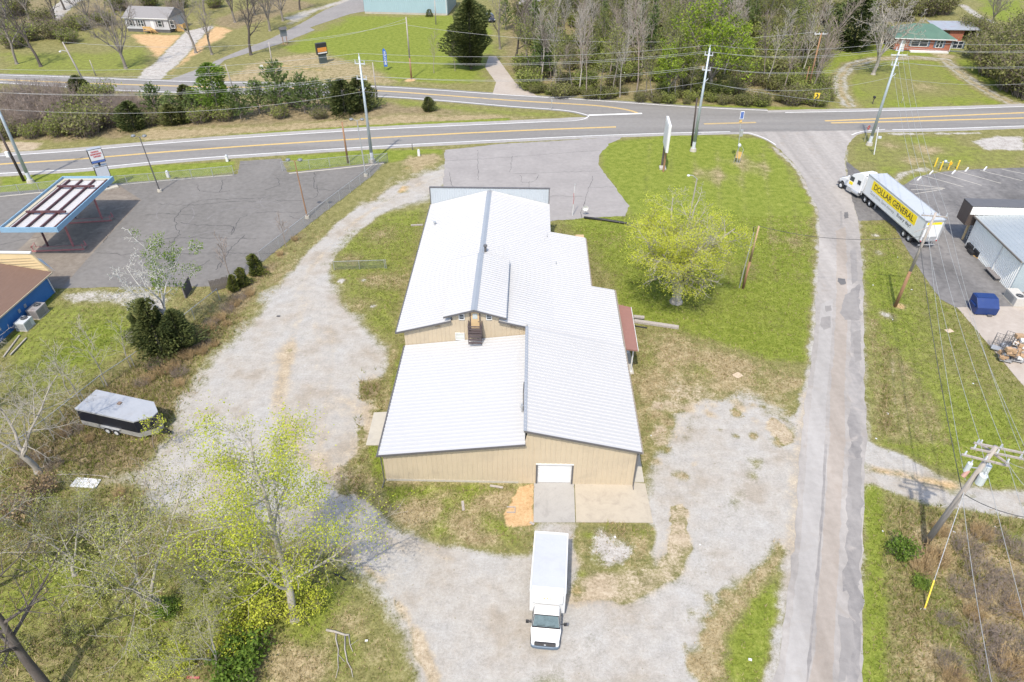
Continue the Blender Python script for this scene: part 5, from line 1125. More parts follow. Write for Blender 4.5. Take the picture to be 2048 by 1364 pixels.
mp = nt.nodes.new('ShaderNodeMapping'); mp.inputs['Rotation'].default_value = (R(90), 0, 0); nt.links.new(nt.nodes.new('ShaderNodeTexCoord').outputs['Object'], mp.inputs[0]); nt.links.new(mp.outputs[0], bk.inputs[0])
nt.links.new(bk.outputs[0], bs.inputs['Base Color']); bs.inputs['Roughness'].default_value = .85
M_SHUT = mat('slate blue shutter', (.10, .15, .20), .6, 0, .1, 4)
hb, L = house('brick_house', 'red brick house with green hipped roof behind the gravel loop drive', (1786, 101), (1897, 104.5), 8.5, 2.7, 2.3, M_BRICK, mat('green metal roof', (.085, .155, .11), .5, .1, .12, .6, dirt=(.13, .195, .15), dirt_amt=.4), .25, 4.0, .7,
              [(14.2 - 1.3, 15.0, .75, 2.2, M_SHUT), (9.2, 10.6, .75, 2.2, M_SHUT), (3.6, 7.2, .9, 2.2, M_SHUT)], (1.2, 2.2, M_WHITE))
MB().box(3.5, 12, -1.3, -.1, 0, .3).build('porch_slab', M_WHITE, hb)
MB().bar((L + .02, -.05, 2.9), (L + .02, -.05, .1), .14, .12).build('downspout', M_WHITE, hb)
MB().cyl((L - 3.3, 3.6, 4.2), (L - 3.3, 3.6, 4.9), .1, None, 8).build('vent_pipe', M_WHITE, hb)
a = G(1894, 82); sh = thing('brick_shed', 'small brick shed with grey tin roof behind the brick house', 'shed', (a.x, a.y, 0), -.03)
MB().box(0, 3.4, 0, 6, 0, 2.6).build('wall', M_BRICK, sh); MB().slab([(-3.4, -.6, 2.75), (7, -.6, 2.75), (7, 6.4, 3.3), (-3.4, 6.4, 3.3)], .12).build('roof', mat('tin roof', (.34, .36, .38), .5, .3, .1, 1, dirt=(.3, .12, .08), dirt_amt=.5), sh)
for x in (6.6, -3.0): MB().box(x, x + .15, -.3, -.15, 0, 2.7).build('post', M_WHITE, sh)
M_CLAP = mat('grey clapboard', (.42, .42, .43), .6, 0, .05, 2, 0, (.2, .2, 9)); M_GSH = mat('grey shingle', (.21, .20, .195), .9, 0, .12, 3, .3)
hg, L = house('grey_house', 'grey sided raised house with wooden steps beside bare trees at the top left', (256, 63), (342, 66), 8.0, 2.7, 1.9, M_CLAP, M_GSH, .75, 0, .35, [(3.6, 5.0, .7, 2.1, M_TRIM), (9.0, 10.0, .7, 2.1, M_TRIM), (12.4, 13.4, .5, 2.2, M_TRIM), (1.2, 2.0, .7, 2.1, M_TRIM)], (7.0, 7.9, M_WHITE))
M_NEWW = mat('new yellow lumber', (.46, .29, .11), .8, 0, .15, 3)
def stairs(parent, x, y):
    f = MB().box(x, x + 2.0, y - 1.5, y - .1, .65, .75); st_ = f.build('stair_landing', M_NEWW, parent)
    f = MB()
    for i in range(4): f.box(x + 2.0 + i * .3, x + 2.35 + i * .3, y - 1.4, y - .3, .6 - i * .16, .66 - i * .16)
    for xx in (x + .05, x + 1.9): f.box(xx, xx + .1, y - 1.5, y - 1.4, 0, 1.75)
    f.box(x, x + 2.0, y - 1.52, y - 1.45, 1.2, 1.7); f.bar((x + 2, y - 1.45, 1.5), (x + 3.3, y - 1.45, .7), .06, .4); f.build('stair_rail', M_NEWW, st_)
stairs(hg, 5.4, 0)
MB().box(L + .1, L + 2.6, 2.0, 4.5, .7, .8).box(L + 2.5, L + 2.6, 2.0, 4.5, .8, 1.8).box(L + .1, L + 2.6, 1.95, 2.05, 0, 1.7).build('deck', M_NEWW, hg)
hf, L = house('far_cottage', 'small pale cottage half hidden behind pines at the top', (1040, 32), (1078, 33), 7, 2.6, 1.8, M_WHITE, M_GSH, .4, 0, .4, [(2.0, 3.2, .7, 2.0, None)], (4.4, 5.3, M_TRIM))

# ------------------------------------------------------------------ poles and cables
def pole_top(base, px, py):
    """point straight up (or leaning) from base that the photograph shows at px, py"""
    d = ray(px, py); cp = Vector((0, 0, HCAM)); lo, hi = 0.5, 30
    best = None
    for i in range(600):
        z = lo + (hi - lo) * i / 600; t = (z - HCAM) / d.z; p = cp + d * t
        e = (Vector((p.x, p.y)) - Vector((base.x, base.y))).length
        if best is None or e < best[0]: best = (e, p)
    return best[1]
POLES = {}
def steel_pole(key, label, base_px, h=16.2):
    b = G(*base_px); t = thing('steel_pole', label, 'utility pole', (b.x, b.y, 0), 0, 'galvanised steel power poles along the highway')
    MB().cyl((0, 0, 0), (0, 0, h), .27, .13, 14).build('pole', M_STEEL, t, smooth=True)
    MB().cyl((0, 0, 0), (0, 0, .5), .55, .45, 12).build('pole_base', M_CONC, t)
    MB().cyl((0, 0, .5), (0, 0, 1.6), .285, .275, 14).build('base_band', M_INSUL, t)
    pts = []
    for zz, k in ((h - .15, 0), (h - 1.0, 1), (h - 3.2, 2)):
        if k:
            MB().bar((-.7, -.25, zz + .1), (.7, .25, zz - .12), .12, .14).build('crossarm', M_INSUL, t)
            for s in (-1, 1):
                p = (s * .62, s * .22, zz - s * .1 + .08)
                MB().cyl(p, (p[0], p[1], p[2] + .4), .07, .05, 8).build('insulator', M_INSUL, t)
                pts.append(b + Vector((p[0], p[1], p[2] + .42)))
        else:
            MB().cyl((0, 0, h), (0, 0, h + .45), .07, .05, 8).build('insulator', M_INSUL, t); pts.append(b + Vector((0, 0, h + .45)))
    MB().cyl((.1, -.15, h - 4.9), (.45, -.3, h - 4.4), .06, .05, 6).build('cable_bracket', M_INSUL, t)
    pts.append(b + Vector((0, -.15, h - 5.0)))
    POLES[key] = pts; return t
steel_pole('s0', 'galvanised steel pole beside a dark wooden pole behind the canopy', (62, 365))
steel_pole('s1', 'galvanised steel pole standing in the fence corner by the parking lot', (745, 324))
steel_pole('s2', 'galvanised steel pole with short dark pole at its foot on the lawn', (1386, 302))
steel_pole('s3', 'galvanised steel pole with crossarm beside the stop sign', (1738, 290))
p = G(1738, 290)
MB().bar((-1.25, -.3, 14.6), (1.25, -.3, 14.6), .12, .14).build('crossarm', M_WHITE, [o for o in SC.objects if o.get('label', '').endswith('beside the stop sign')][0])
def wood_pole(key, label, base, top, m=M_POLEW, r=.16, group='wooden poles', foot=None, name='wooden_pole'):
    b = G(*base); tp = pole_top(b, *top)
    t = thing(name, label, 'utility pole', (b.x, b.y, 0), 0, group); v = tp - b
    f = MB()
    if foot:
        f.tube([(0, 0, 0), tuple(v * foot)], [r * 1.15, r], 10); f.build('pole_foot', M_POLEB, t, smooth=True); f = MB()
        f.tube([tuple(v * foot), tuple(v)], [r, r * .72], 10); f.build('pole', m, t, smooth=True)
    else:
        f.tube([(0, 0, 0), tuple(v)], [r * 1.15, r * .75], 10); f.build('pole', m, t, smooth=True)
    POLES[key] = [tp]; return t, v, b
def crossarm(t, at, dirv, L, n=3, ins=True, m=M_POLEW, name='crossarm'):
    dv = Vector(dirv).normalized(); a = at - dv * L / 2; b = at + dv * L / 2; out = []
    MB().bar(a, b, .11, .13).build(name, m, t)
    for i in range(n):
        p = a + (b - a) * ((i + .15) / (n - .7))
        if ins: MB().cyl(p + Vector((0, 0, .06)), p + Vector((0, 0, .36)), .075, .05, 8).build('insulator', M_INSUL, t)
        out.append(p + Vector((0, 0, .36)))
    return out
wood_pole('w1', 'short dark brown pole at the foot of the steel pole on the lawn', (1383, 292), (1394, 196), M_POLED, .15)
t, v, b = wood_pole('w2', 'dark wooden pole with white box left of the steel pole behind the canopy', (48, 362), (-6, 255), M_POLED, .2)
MB().box(-.5, .0, -.5, -.15, 4.0, 4.8, Matrix.Translation(v * .0 + Vector((v.x * .4, v.y * .4, 0)))).build('meter_box', M_WHITE, t)
wood_pole('w3', 'light brown wooden pole inside the roadside fence near the parking lot corner', (696, 326), (684, 244), M_POLEB, .15)
wood_pole('w4', 'slim pale wooden pole on the verge of the upper road by the pines', (755, 202), (745, 125), M_POLEW, .12)
wood_pole('w5', 'tall wooden pole with red clay round its foot on the grassy slope', (823, 158), (812, 34), M_POLEW, .16, foot=.35)
t, v, b = wood_pole('w6', 'leaning grey pole with a street lamp at the far left', (180, 185), (125, 84), M_POLEW, .16)
MB().tube([tuple(v * .82), tuple(v * .82 + Vector((-.9, -.3, .3))), tuple(v * .82 + Vector((-1.2, -.4, .2)))], .05).build('lamp_arm', M_GALV, t); MB().sphere(tuple(v * .82 + Vector((-1.25, -.4, .05))), .22, 8, .7).build('lamp_head', M_WHITE, t)
wood_pole('w7', 'thin grey pole between the church drive and the pines', (548, 147), (537, 84), M_POLEW, .12)
wood_pole('w8', 'thin grey pole beside the leaning street lamp pole at the far left', (192, 152), (179, 120), M_POLEW, .10)
wood_pole('w12', 'grey pole in front of the pale blue hall', (872, 49), (869, -4), M_POLEW, .14)
wood_pole('w13', 'thin grey pole behind the pines near the upper road left of the tall pine', (470, 188), (450, 128), M_POLEW, .11)
t, v, b = wood_pole('w9', 'brown wooden pole with white crossarm left of the loop drive', (1613, 190), (1643, 66), M_POLEB, .16)
c9 = crossarm(t, v * .985, (1, .05, 0), 2.6, 4, True, M_WHITE)
c9 = [q + b for q in c9]
wood_pole('w14', 'short tan stub pole beside the crossarm pole in the brush', (1606, 188), (1619, 133), M_POLEB, .10)
t, v, b = wood_pole('w10', 'two tone wooden pole on the lawn with a pale pipe beside it', (1486, 577), (1518, 452), mat('tan pole wood', (.36, .25, .15), .85, 0, .25, 5, .3, (1, 1, .08)), .13, foot=.45)
MB().tube([(-.42, .1, 0), tuple(v * .9 + Vector((-.35, .1, 0)))], .06, 8).build('conduit', M_GALV, t)
MB().tube([tuple(v * .9 + Vector((-.35, .1, 0))), tuple(v * .96 + Vector((-.55, .1, .1))), tuple(v * .97 + Vector((-.3, .1, .15)))], .04).build('cable_loop', M_BLACK, t)
t, v, b = wood_pole('w11', 'leaning grey wooden pole with brown foot between the lawn and the store', (1790, 613), (1872, 425), M_POLEW, .17, foot=.40)
a11 = v * .965
c11 = [q + b for q in crossarm(t, a11, (1, -.15, 0), 2.5, 4)]
MB().bar(v * .80 + Vector((-1.3, .1, 0)), v * .86 + Vector((.2, .1, 0)), .06, .06).build('crossarm_brace', M_POLEW, t)
# large transformer pole at the lower right
t, v, b = wood_pole('w15', 'tall grey pole with crossarms and three transformers at the lower right', (1850, 1088), (1992, 893), M_POLEW, .2)
cc = []
for k, (fz, L, dv, sh) in enumerate(((.985, 3.2, (1, -.25, -.05), .35), (.95, 3.2, (1, -.25, -.05), .25), (.90, 2.9, (1, -.3, -.06), -.3))):
    cc += [[q + b for q in crossarm(t, v * fz + Vector((sh, -.12 * k, 0)), dv, L, 3)]]
crossarm(t, v * .93 + Vector((.25, .1, 0)), (.5, -1, 0), 2.2, 3)
for k, (fz, dx, dy) in enumerate(((.78, .55, .15), (.745, .15, -.45), (.80, -.75, .1))):
    q = v * fz + Vector((dx, dy, 0)); tr_ = MB().cyl(q + Vector((0, 0, -.45)), q + Vector((0, 0, .4)), .27 if k < 2 else .17, None, 14).build('transformer', mat('pale grey transformer', (.52, .56, .56), .4, .1, .06, 3), t, bevel=.03)
    MB().cyl(q + Vector((.05, 0, .4)), q + Vector((.05, 0, .68)), .06, .04, 8).build('bushing', M_INSUL, tr_)
    MB().bar(v * fz, q, .06, .06).build('bracket', M_GALV, tr_)
MB().cyl(v * .77 + Vector((-.9, -.1, -.4)), v * .77 + Vector((-.65, 0, .1)), .15, .13, 10).build('cutout_switch', mat('copper red can', (.42, .24, .19), .5, .1, .15, 4), t)
# guy wire with yellow guard
ga, gb = b + v * .60, G(1849, 1218)
def cable(label, a, b_, sag=0.0, r=.019, m=M_WIRE, name='power_line', group='overhead power lines'):
    a, b_ = Vector(a), Vector(b_); n = 14; pts = []
    for i in range(n + 1):
        s = i / n; p = a.lerp(b_, s); p.z -= sag * 4 * s * (1 - s); pts.append(p)
    o = MB().tube(pts, r, 4, False).build(name, m, None, smooth=True)
    return tag(o, label, 'cable', group)
cable('guy wire with yellow guard tube below the transformer pole', gb.lerp(ga, .24), ga, 0, .025, M_GALV, 'guy_wire', None)
gg = thing('guy_guard', 'bright yellow guard tube on the guy wire in the lower right brush', 'guy guard', gb); MB().tube([(0, 0, 0), tuple((ga - gb) * .12), tuple((ga - gb) * .24)], .05, 8).build('tube', M_YELLOW, gg)
MB().cyl((0, 0, -.02), (0, 0, .06), .09, .07, 8).build('anchor', M_GALV, gg)
# spans along the highway
LBL = ['highest', 'second', 'third', 'fourth', 'fifth', 'lowest']
P0, P1, P2, P3 = (sorted(POLES[k], key=lambda q: -q.z) for k in ('s0', 's1', 's2', 's3'))
ends = [P0, P1, P2, P3, [q + (P3[0] - P2[0]) * 1.3 * Vector((1, 1, 0)).length / 1.414 for q in P3]]
ends.insert(0, [q + (P0[0] - P1[0]) * .9 for q in P0])
SPN = ['span running off the left edge', 'span between the canopy pole and the fence corner pole', 'span between the fence corner pole and the lawn pole', 'span between the lawn pole and the stop sign pole', 'span running off the right edge']
for i in range(5):
    for j in range(6):
        cable('%s cable of the %s' % (LBL[j], SPN[i]), ends[i][j], ends[i + 1][j], [1.0, 1.1, 1.2, 1.3, 1.4, 1.7][j] * (1.0 if i else .6))
# lines over the strip of grass by the lane
top3 = P3[0]
s3l = [Vector((P3[0].x - 1.2, P3[0].y - .3, 14.9)), Vector((P3[0].x - .4, P3[0].y - .3, 14.9)), Vector((P3[0].x + .4, P3[0].y - .3, 14.9)), Vector((P3[0].x + 1.2, P3[0].y - .3, 14.9))]
LN4 = ['leftmost', 'second from left', 'third from left', 'rightmost']
for j in range(4): cable('%s cable from the stop sign pole to the leaning brown footed pole' % LN4[j], s3l[j], c11[j], 1.0)
tgt = [cc[0][0], cc[0][1], cc[0][2], cc[1][2]]
for j in range(4): cable('%s cable from the brown footed pole to the transformer pole' % LN4[j], c11[j], tgt[j], .8)
for j, px in enumerate((1960, 2010, 2045, 2080)):
    d = (tgt[j] - c11[j]).normalized(); cable('%s cable leaving the transformer pole toward the bottom right' % LN4[j], tgt[j], tgt[j] + d * 40 + Vector((0, 0, 2)), .6)
w11b = b_ = POLES['w11'][0]
lowp = POLES['w11'][0] * 1.0; lowp = Vector((lowp.x - .5, lowp.y, lowp.z * .72)); lowq = b + v * .56
cable('low black communication cable between the two leaning poles', lowp, lowq, .5, .03, M_WIREB)
cable('pale low cable beside the black communication cable', lowp + Vector((.6, 0, .9)), lowq + Vector((-.2, .1, 1.2)), .6, .02)
cable('black service cable from the transformer pole to the right edge', lowq, G(2090, 1040, 5.0), .5, .03, M_WIREB)
for k, pxx in enumerate(((2090, 1005), (2090, 940))): cable(['lower', 'upper'][k] + ' pale service cable from the transformer pole to the right edge', cc[2][2] + Vector((0, .2 * k, -.1)), G(pxx[0], pxx[1], 8.0), .3)
cable('thin cable across the lane from the lawn pole to the brown footed pole', POLES['w10'][0], lowp + Vector((0, 0, .5)), .9, .025, M_WIREB)
cable('lower cable down from the transformer pole toward the bottom edge', lowq, G(1990, 1400, 6.5), .3, .022)
cable('cable across the slope from the clay footed pole to the church drive', POLES['w5'][0] - Vector((0, 0, .3)), POLES['w7'][0], 1.2, .025)
cable('cable from the clay footed pole to the crossarm pole', POLES['w5'][0] - Vector((0, 0, 1.5)), c9[0], 2.5, .025)
cable('slack cable from the clay footed pole toward the left lamp pole', POLES['w5'][0] - Vector((0, 0, 1.0)), POLES['w6'][0], 2.5, .025)
cable('cable from the lawn steel pole to the brush beyond the highway', P2[5], G(1680, 205, 3), .3, .025)

# parking lot lamps
def lot_lamp(label, base, top, m=M_TRIM, heads=2, r=.08):
    b = G(*base); tp = pole_top(b, *top); h = tp.z; t = thing('lamp_post', label, 'lamp post', (b.x, b.y, 0), 0, 'twin lamp posts of the parking lot'); v = tp - b
    MB().tube([(0, 0, 0), tuple(v)], [r * 1.3, r * .8], 8).build('pole', m, t); MB().cyl((0, 0, 0), (0, 0, .35), .35, .3, 10).build('footing', M_CONC, t)
    for s in (-1, 1):
        MB().bar(v, v + Vector((s * .55, 0, .15)), .05, .05).build('lamp_arm', m, t)
        q = v + Vector((s * .8, -.1, .2)); MB().sphere(q, .33, 10, .55).build('lamp_head', mat('grey lamp head', (.17, .18, .19), .4, .2, .1, 4), t, smooth=True)
lot_lamp('dark twin lamp post near the canopy at the roadside edge of the lot', (320, 383), (279, 274))
lot_lamp('brown twin lamp post at the fence in the middle of the lot edge', (615, 436), (589, 322), M_POLEB)
lot_lamp('slim grey twin lamp post in the fenced corner of the lot', (732, 352), (714, 241), M_GALV)
b = G(1372, 470); tp = pole_top(b, 1394, 358); v = tp - b
t = thing('lawn_lamp', 'slim pale lamp post behind the budding tree on the lawn', 'lamp post', (b.x, b.y, 0)); MB().tube([(0, 0, 0), tuple(v)], [.11, .08], 8).build('pole', M_POLEW, t); MB().tube([tuple(v), tuple(v + Vector((-.6, -.1, .5))), tuple(v + Vector((-1.0, -.1, .55)))], .04).build('lamp_arm', M_GALV, t)
MB().sphere(tuple(v + Vector((-1.15, -.1, .5))), .2, 8, .6).build('lamp_head', M_WHITE, t)
b = G(1145, 431); tp = pole_top(b, 1150, 369)
t = thing('flag_pole', 'bare white flagpole on the bleached lot beside the parapet', 'flagpole', (b.x, b.y, 0)); v = tp - b; MB().tube([(0, 0, 0), tuple(v)], [.06, .045], 8).build('pole', M_WHITE, t); MB().sphere(tuple(v), .1, 8).build('finial', M_GALV, t); MB().tube([(0, -.1, 1.8), (.05, -.1, 2.6), (0, -.1, 3.4)], .03).build('halyard', M_RED, t)
b = G(1748, 309); tp = pole_top(b, 1757, 255)
t = thing('white_post', 'white marker post right of the stop sign pole', 'post', (b.x, b.y, 0)); v = tp - b; MB().tube([(0, 0, 0), tuple(v)], .09, 8).build('post', M_WHITE, t); MB().box(-.25, .25, -.12, .12, v.z * .62, v.z * .62 + .35).build('box', M_INSUL, t)

# ------------------------------------------------------------------ signs and street furniture
# stop sign (seen from behind and the side)
b = G(1733, 285); t = thing('stop_sign', 'red octagonal stop sign half behind the steel pole', 'stop sign', (b.x - .3, b.y + .3, 0), R(35)); MB().cyl((0, 0, 0), (0, 0, 2.9), .035).build('post', M_GALV, t)
o8 = [(.38 * math.cos(R(22.5 + 45 * k)), .38 * math.sin(R(22.5 + 45 * k))) for k in range(8)]
f = MB(); f.add([(x, -.045, 2.5 + z) for x, z in o8] + [(x, -.06, 2.5 + z) for x, z in o8], [tuple(range(8)), tuple(range(8, 16))[::-1]] + [(i, 8 + i, 8 + (i + 1) % 8, (i + 1) % 8) for i in range(8)]); bd = f.build('board', M_RED, t)
lettering('lettering', 'STOP', M_WHITE, bd, (-.27, -.061, 2.38), (1, 0, 0), (0, 0, 1), .54, .24, .01, .004)
# chevron sign
b = G(1628, 213); t = thing('curve_sign', 'yellow chevron road sign at the edge of the brush', 'road sign', (b.x, b.y, 0), R(-8)); MB().cyl((0, 0, 0), (0, 0, 2.4), .04).build('post', M_GALV, t); bd = MB().box(-.5, .5, -.08, -.05, 1.5, 2.6).build('board', M_YELLOW, t)
MB().add([(-.25, -.085, 2.45), (.05, -.085, 2.45), (.35, -.085, 2.05), (.05, -.085, 1.65), (-.25, -.085, 1.65), (.05, -.085, 2.05)], [(0, 1, 2, 5), (5, 2, 3, 4)]).build('chevron', M_BLACK, bd)
# solar beacon post with wire banner frame
b = G(1474, 326); tp = pole_top(b, 1482, 238); h = tp.z
t = thing('beacon_sign', 'solar powered beacon on a post above an orange banner frame on the lawn corner', 'traffic beacon', (b.x, b.y, 0)); v = tp - b
MB().tube([(0, 0, 0), tuple(v)], [.06, .05], 8).build('post', M_GALV, t)
pl = MB().add([(x + v.x, y + v.y, z + h) for x, y, z in ((-.32, -.4, .1), (.28, -.3, .1), (.40, .28, 1.1), (-.2, .18, 1.1), (-.32, -.36, .05), (.28, -.26, .05), (.40, .32, 1.05), (-.2, .22, 1.05))], [(0, 1, 2, 3), (7, 6, 5, 4), (0, 4, 5, 1), (1, 5, 6, 2), (2, 6, 7, 3), (3, 7, 4, 0)]); sp_ = pl.build('solar_panel', M_WHITE, t)
MB().add([(x + v.x, y + v.y - .01, z + h + .012) for x, y, z in ((-.27, -.372, .16), (.23, -.288, .16), (.345, .235, 1.03), (-.16, .15, 1.03))], [(0, 1, 2, 3)]).build('solar_cells', mat('solar cells', (.06, .10, .24), .25, 0, .1, 6), sp_)
MB().box(-.3, .1, -.2, .1, h - .5, h - .1, Matrix.Translation((v.x * .9, v.y * .9, 0))).build('beacon_head', mat('amber beacon', (.65, .42, .16), .4, 0, .1, 4), t, bevel=.04)
MB().box(.06, .5, -.15, .15, h * .62, h * .76, Matrix.Translation((v.x * .7, v.y * .7, 0))).build('control_box', M_GALV, t)
MB().sphere((-.2, -.1, h * .42), .26, 8, 1.2).build('horn', M_INSUL, t)
f = MB().tube([(-.5, .1, 0), (-.35, 0, 2.0), (0, 0, 3.0), (.55, -.1, 2.3), (.2, -.3, 0)], .04, 6); f.build('banner_frame', M_GALV, t)
MB().box(-.42, .42, -.03, .0, .8, 1.9, Matrix.Rotation(-.45, 4, 'Z')).build('banner', mat('faded orange banner', (.55, .36, .12), .6, 0, .15, 4), t)
# white two post pole sign of the shop, seen almost edge on
b = G(1325, 337); t = thing('pylon_sign', 'tall white sign board on two brown timber posts at the lawn edge', 'sign', (b.x, b.y, 0), R(87))
for y in (-1.2, 1.2): MB().box(y - .13, y + .13, -.13, .13, 0, 6.4).build('post', M_DKWOOD if y > 0 else M_POLEB, t)
bd = MB().box(-2.2, 2.2, -.2, .2, 3.4, 7.6).build('board', M_WHITE, t, bevel=.06); MB().box(-1.9, 1.9, -.23, -.205, 3.7, 7.3).build('panel', M_INSUL, bd); MB().box(-1.9, 1.9, .205, .23, 3.7, 7.3).build('panel', M_WHITE, bd)
MB().box(-.6, .6, -.5, .5, 0, .25).build('footing', M_CONC, t)
# filling station pylon behind the canopy
b = G(217, 377); t = thing('pylon_sign', 'dark pylon with red lettered panel above a white reader board behind the canopy', 'sign', (b.x, b.y, 0), R(38))
h = pole_top(b, 190, 300).z
MB().cyl((0, 0, 0), (0, 0, h), .16, .14, 10).build('pole', M_BLACK, t); MB().box(-1.3, 1.3, -.7, .7, 0, .2).build('curb', M_CONC, t)
for nm, z0, z1, wv_ in (('upper_panel', h - 1.75, h + .3, .95), ('reader_board', h - 4.0, h - 2.3, .9)):
    cs = MB().box(-wv_, wv_, -.42, .42, z0, z1).build(nm, M_BLACK, t)
    MB().box(-wv_ + .02, wv_ - .02, -.42, .42, z1, z1 + .02).build('panel_cap', M_GALV, cs)
    for s in (-1, 1): MB().box(-wv_ + .08, wv_ - .08, min(s * .42, s * .44), max(s * .42, s * .44), z0 + (.4 if nm[0] == 'u' else .08), z1 - .08).build('panel_face', M_WHITE if nm[0] == 'u' else M_INSUL, cs)
    if nm[0] == 'u':
        MB().box(-wv_ + .08, wv_ - .08, -.44, -.42, z0 + .08, z0 + .36).build('panel_band', mat('panel blue', (.08, .14, .36), .5), cs)
        f = MB(); rg = random.Random(3)
        for r_, (y0, x0, x1) in enumerate(((z1 - .5, -.55, .45), (z1 - .85, -.7, .7), (z1 - 1.2, -.4, .5))):
            x = x0
            while x < x1:
                wq = rg.uniform(.07, .15); f.box(x, x + wq, -.455, -.441, y0, y0 + .24); x += wq + .05
        f.build('panel_lettering', mat('red lettering', (.42, .05, .05), .5), cs)
# small signs on the far slope
b = G(647, 126); t = thing('monument_sign', 'black monument sign with orange screen on the grassy slope', 'sign', (b.x, b.y, 0), R(35)); MB().box(-.85, .85, -.3, .3, 0, 1.9).build('pedestal', mat('dark grey metal', (.06, .08, .08), .5, .1, .1, 3), t); cs = MB().box(-1.2, 1.2, -.42, .42, 1.9, 4.3).build('cabinet', M_BLACK, t, bevel=.05)
MB().box(-1.05, 1.05, -.44, -.42, 2.5, 3.4).build('screen', mat('orange screen', (.55, .22, .04), .5, 0, .15, 5), cs); MB().box(-1.05, 1.05, -.445, -.42, 2.15, 2.4).build('strip', M_WHITE, cs)
b = G(571, 88); t = thing('notice_board', 'small roofed board on brown wooden legs beside the church drive', 'sign', (b.x, b.y, 0), R(40))
for x in (-.5, .5): MB().cyl((x, 0, 0), (x, 0, 2.0), .09).build('leg', M_POLEB, t)
MB().box(-.8, .8, -.12, .12, 1.8, 3.4).build('board', mat('slate board', (.16, .17, .19), .6, 0, .1, 4), t); MB().side([(-.4, 3.3), (0, 3.9), (.4, 3.3)], -.95, .95).build('roof', M_TRIM, t)
b = G(769, 141); t = thing('feather_flag', 'tall blue feather flag reading WELCOME on the far slope', 'flag', (b.x, b.y, 0), R(12)); h = 4.3
MB().tube([(0, 0, 0), (0, 0, h), (.25, 0, h + .35)], [.03, .025, .02], 6).build('pole', M_TRIM, t)
bl = MB().add([(x, y, z) for y in (-.015, .015) for x, z in ((0, .8), (.75, .8), (.8, h - .6), (.6, h), (.25, h + .35), (0, h))], [tuple(range(6)), tuple(range(6, 12))[::-1]] + [(i, 6 + i, 6 + (i + 1) % 6, (i + 1) % 6) for i in range(6)]).build('banner', mat('flag blue', (.04, .13, .42), .6, 0, .1, 2), t)
lettering('lettering', 'WELCOME', M_WHITE, bl, (.17, -.02, h - .25), (0, 0, -1), (1, 0, 0), 2.9, .45, .02, .006)
b = G(1745, 208); t = thing('mail_box', 'dark mailbox on a post beside the loop drive', 'mailbox', (b.x, b.y, 0)); MB().box(-.06, .06, -.06, .06, 0, 1.1).build('post', M_DKWOOD, t); MB().box(-.18, .18, -.3, .3, 1.1, 1.5).build('box', M_BLACK, t, bevel=.08)
b = G(1803, 206); t = thing('yard_sign', 'small red and white yard sign on the house lawn', 'sign', (b.x, b.y, 0), R(60)); MB().box(-.35, .35, -.02, .02, .5, 1.1).build('board', M_WHITE, t); MB().box(-.3, .3, -.03, -.021, .8, 1.05).build('stripe', M_RED, t); MB().cyl((0, .03, 0), (0, .03, 1.0), .03).build('stake', M_GALV, t)
b = G(527, 152); t = thing('road_marker', 'small white road sign standing behind the pines', 'road sign', (b.x, b.y, 0), R(20)); MB().cyl((0, 0, 0), (0, 0, 2.2), .035).build('post', M_GALV, t); MB().box(-.3, .3, -.05, -.03, 1.6, 2.3).build('board', M_WHITE, t)
b = G(1103, 219); t = thing('road_marker', 'thin grey delineator post at the tip of the grass island', 'road sign', (b.x, b.y, 0)); MB().cyl((0, 0, 0), (0, 0, 2.0), .045).build('post', M_GALV, t); MB().box(-.12, .12, -.06, -.046, 1.5, 2.0).build('plate', M_GALV, t)
b = G(825, 300); t = thing('marker_post', 'short dark marker post on the roadside grass by the lot entrance', 'post', (b.x, b.y, 0)); MB().cyl((0, 0, 0), (0, 0, 1.0), .06).build('post', M_TRIM, t); MB().cyl((0, 0, 1.0), (0, 0, 1.08), .07, .03).build('cap', M_TRIM, t)
for (px, py), lb in (((455, 323), 'white utility pedestal on the roadside grass beside the lot entrance'), ((337, 355), 'white utility pedestal at the roadside fence near the lamp post'), ((838, 312), 'small pale utility stake on the grass by the bleached lot')):
    b = G(px, py); t = thing('utility_pedestal', lb, 'pedestal', (b.x, b.y, 0)); MB().box(-.2, .2, -.15, .15, 0, .9).build('cabinet', M_WHITE, t, bevel=.03); MB().sphere((0, 0, .95), .2, 8).build('cap', M_INSUL, t)
for k, (px, py, lb) in enumerate(((1870, 338, 'leftmost of the four yellow bollards'), (1880, 340, 'yellow bollard left of the gas meter'), (1896, 339, 'yellow bollard carrying the orange tag'), (1913, 338, 'rightmost of the four yellow bollards'))):
    b = G(px, py); b = G(px + (0 if k else 0), py, 0); 
    if k == 0: b = G(1869, 333)
    t = thing('bollard', lb, 'bollard', (b.x, b.y, 0), 0, 'yellow bollards around the gas meter'); MB().cyl((0, 0, 0), (0, 0, 1.35), .11, None, 10).build('post', M_YELLOW, t); MB().sphere((0, 0, 1.35), .11, 8).build('cap', M_YELLOW, t)
    if k == 2: MB().box(-.22, .22, -.15, -.12, .8, 1.25).build('tag', mat('orange tag', (.7, .35, .02), .5), t)
b = G(1886, 336); t = thing('gas_meter', 'grey gas meter with pipes among the yellow bollards', 'gas meter', (b.x, b.y, 0)); MB().tube([(-.8, 0, 0), (-.8, 0, .9), (.7, 0, .9), (.7, 0, 0)], .05).build('pipe', M_GALV, t); MB().sphere((0, 0, 1.05), .28, 8).build('regulator', M_STEEL, t)
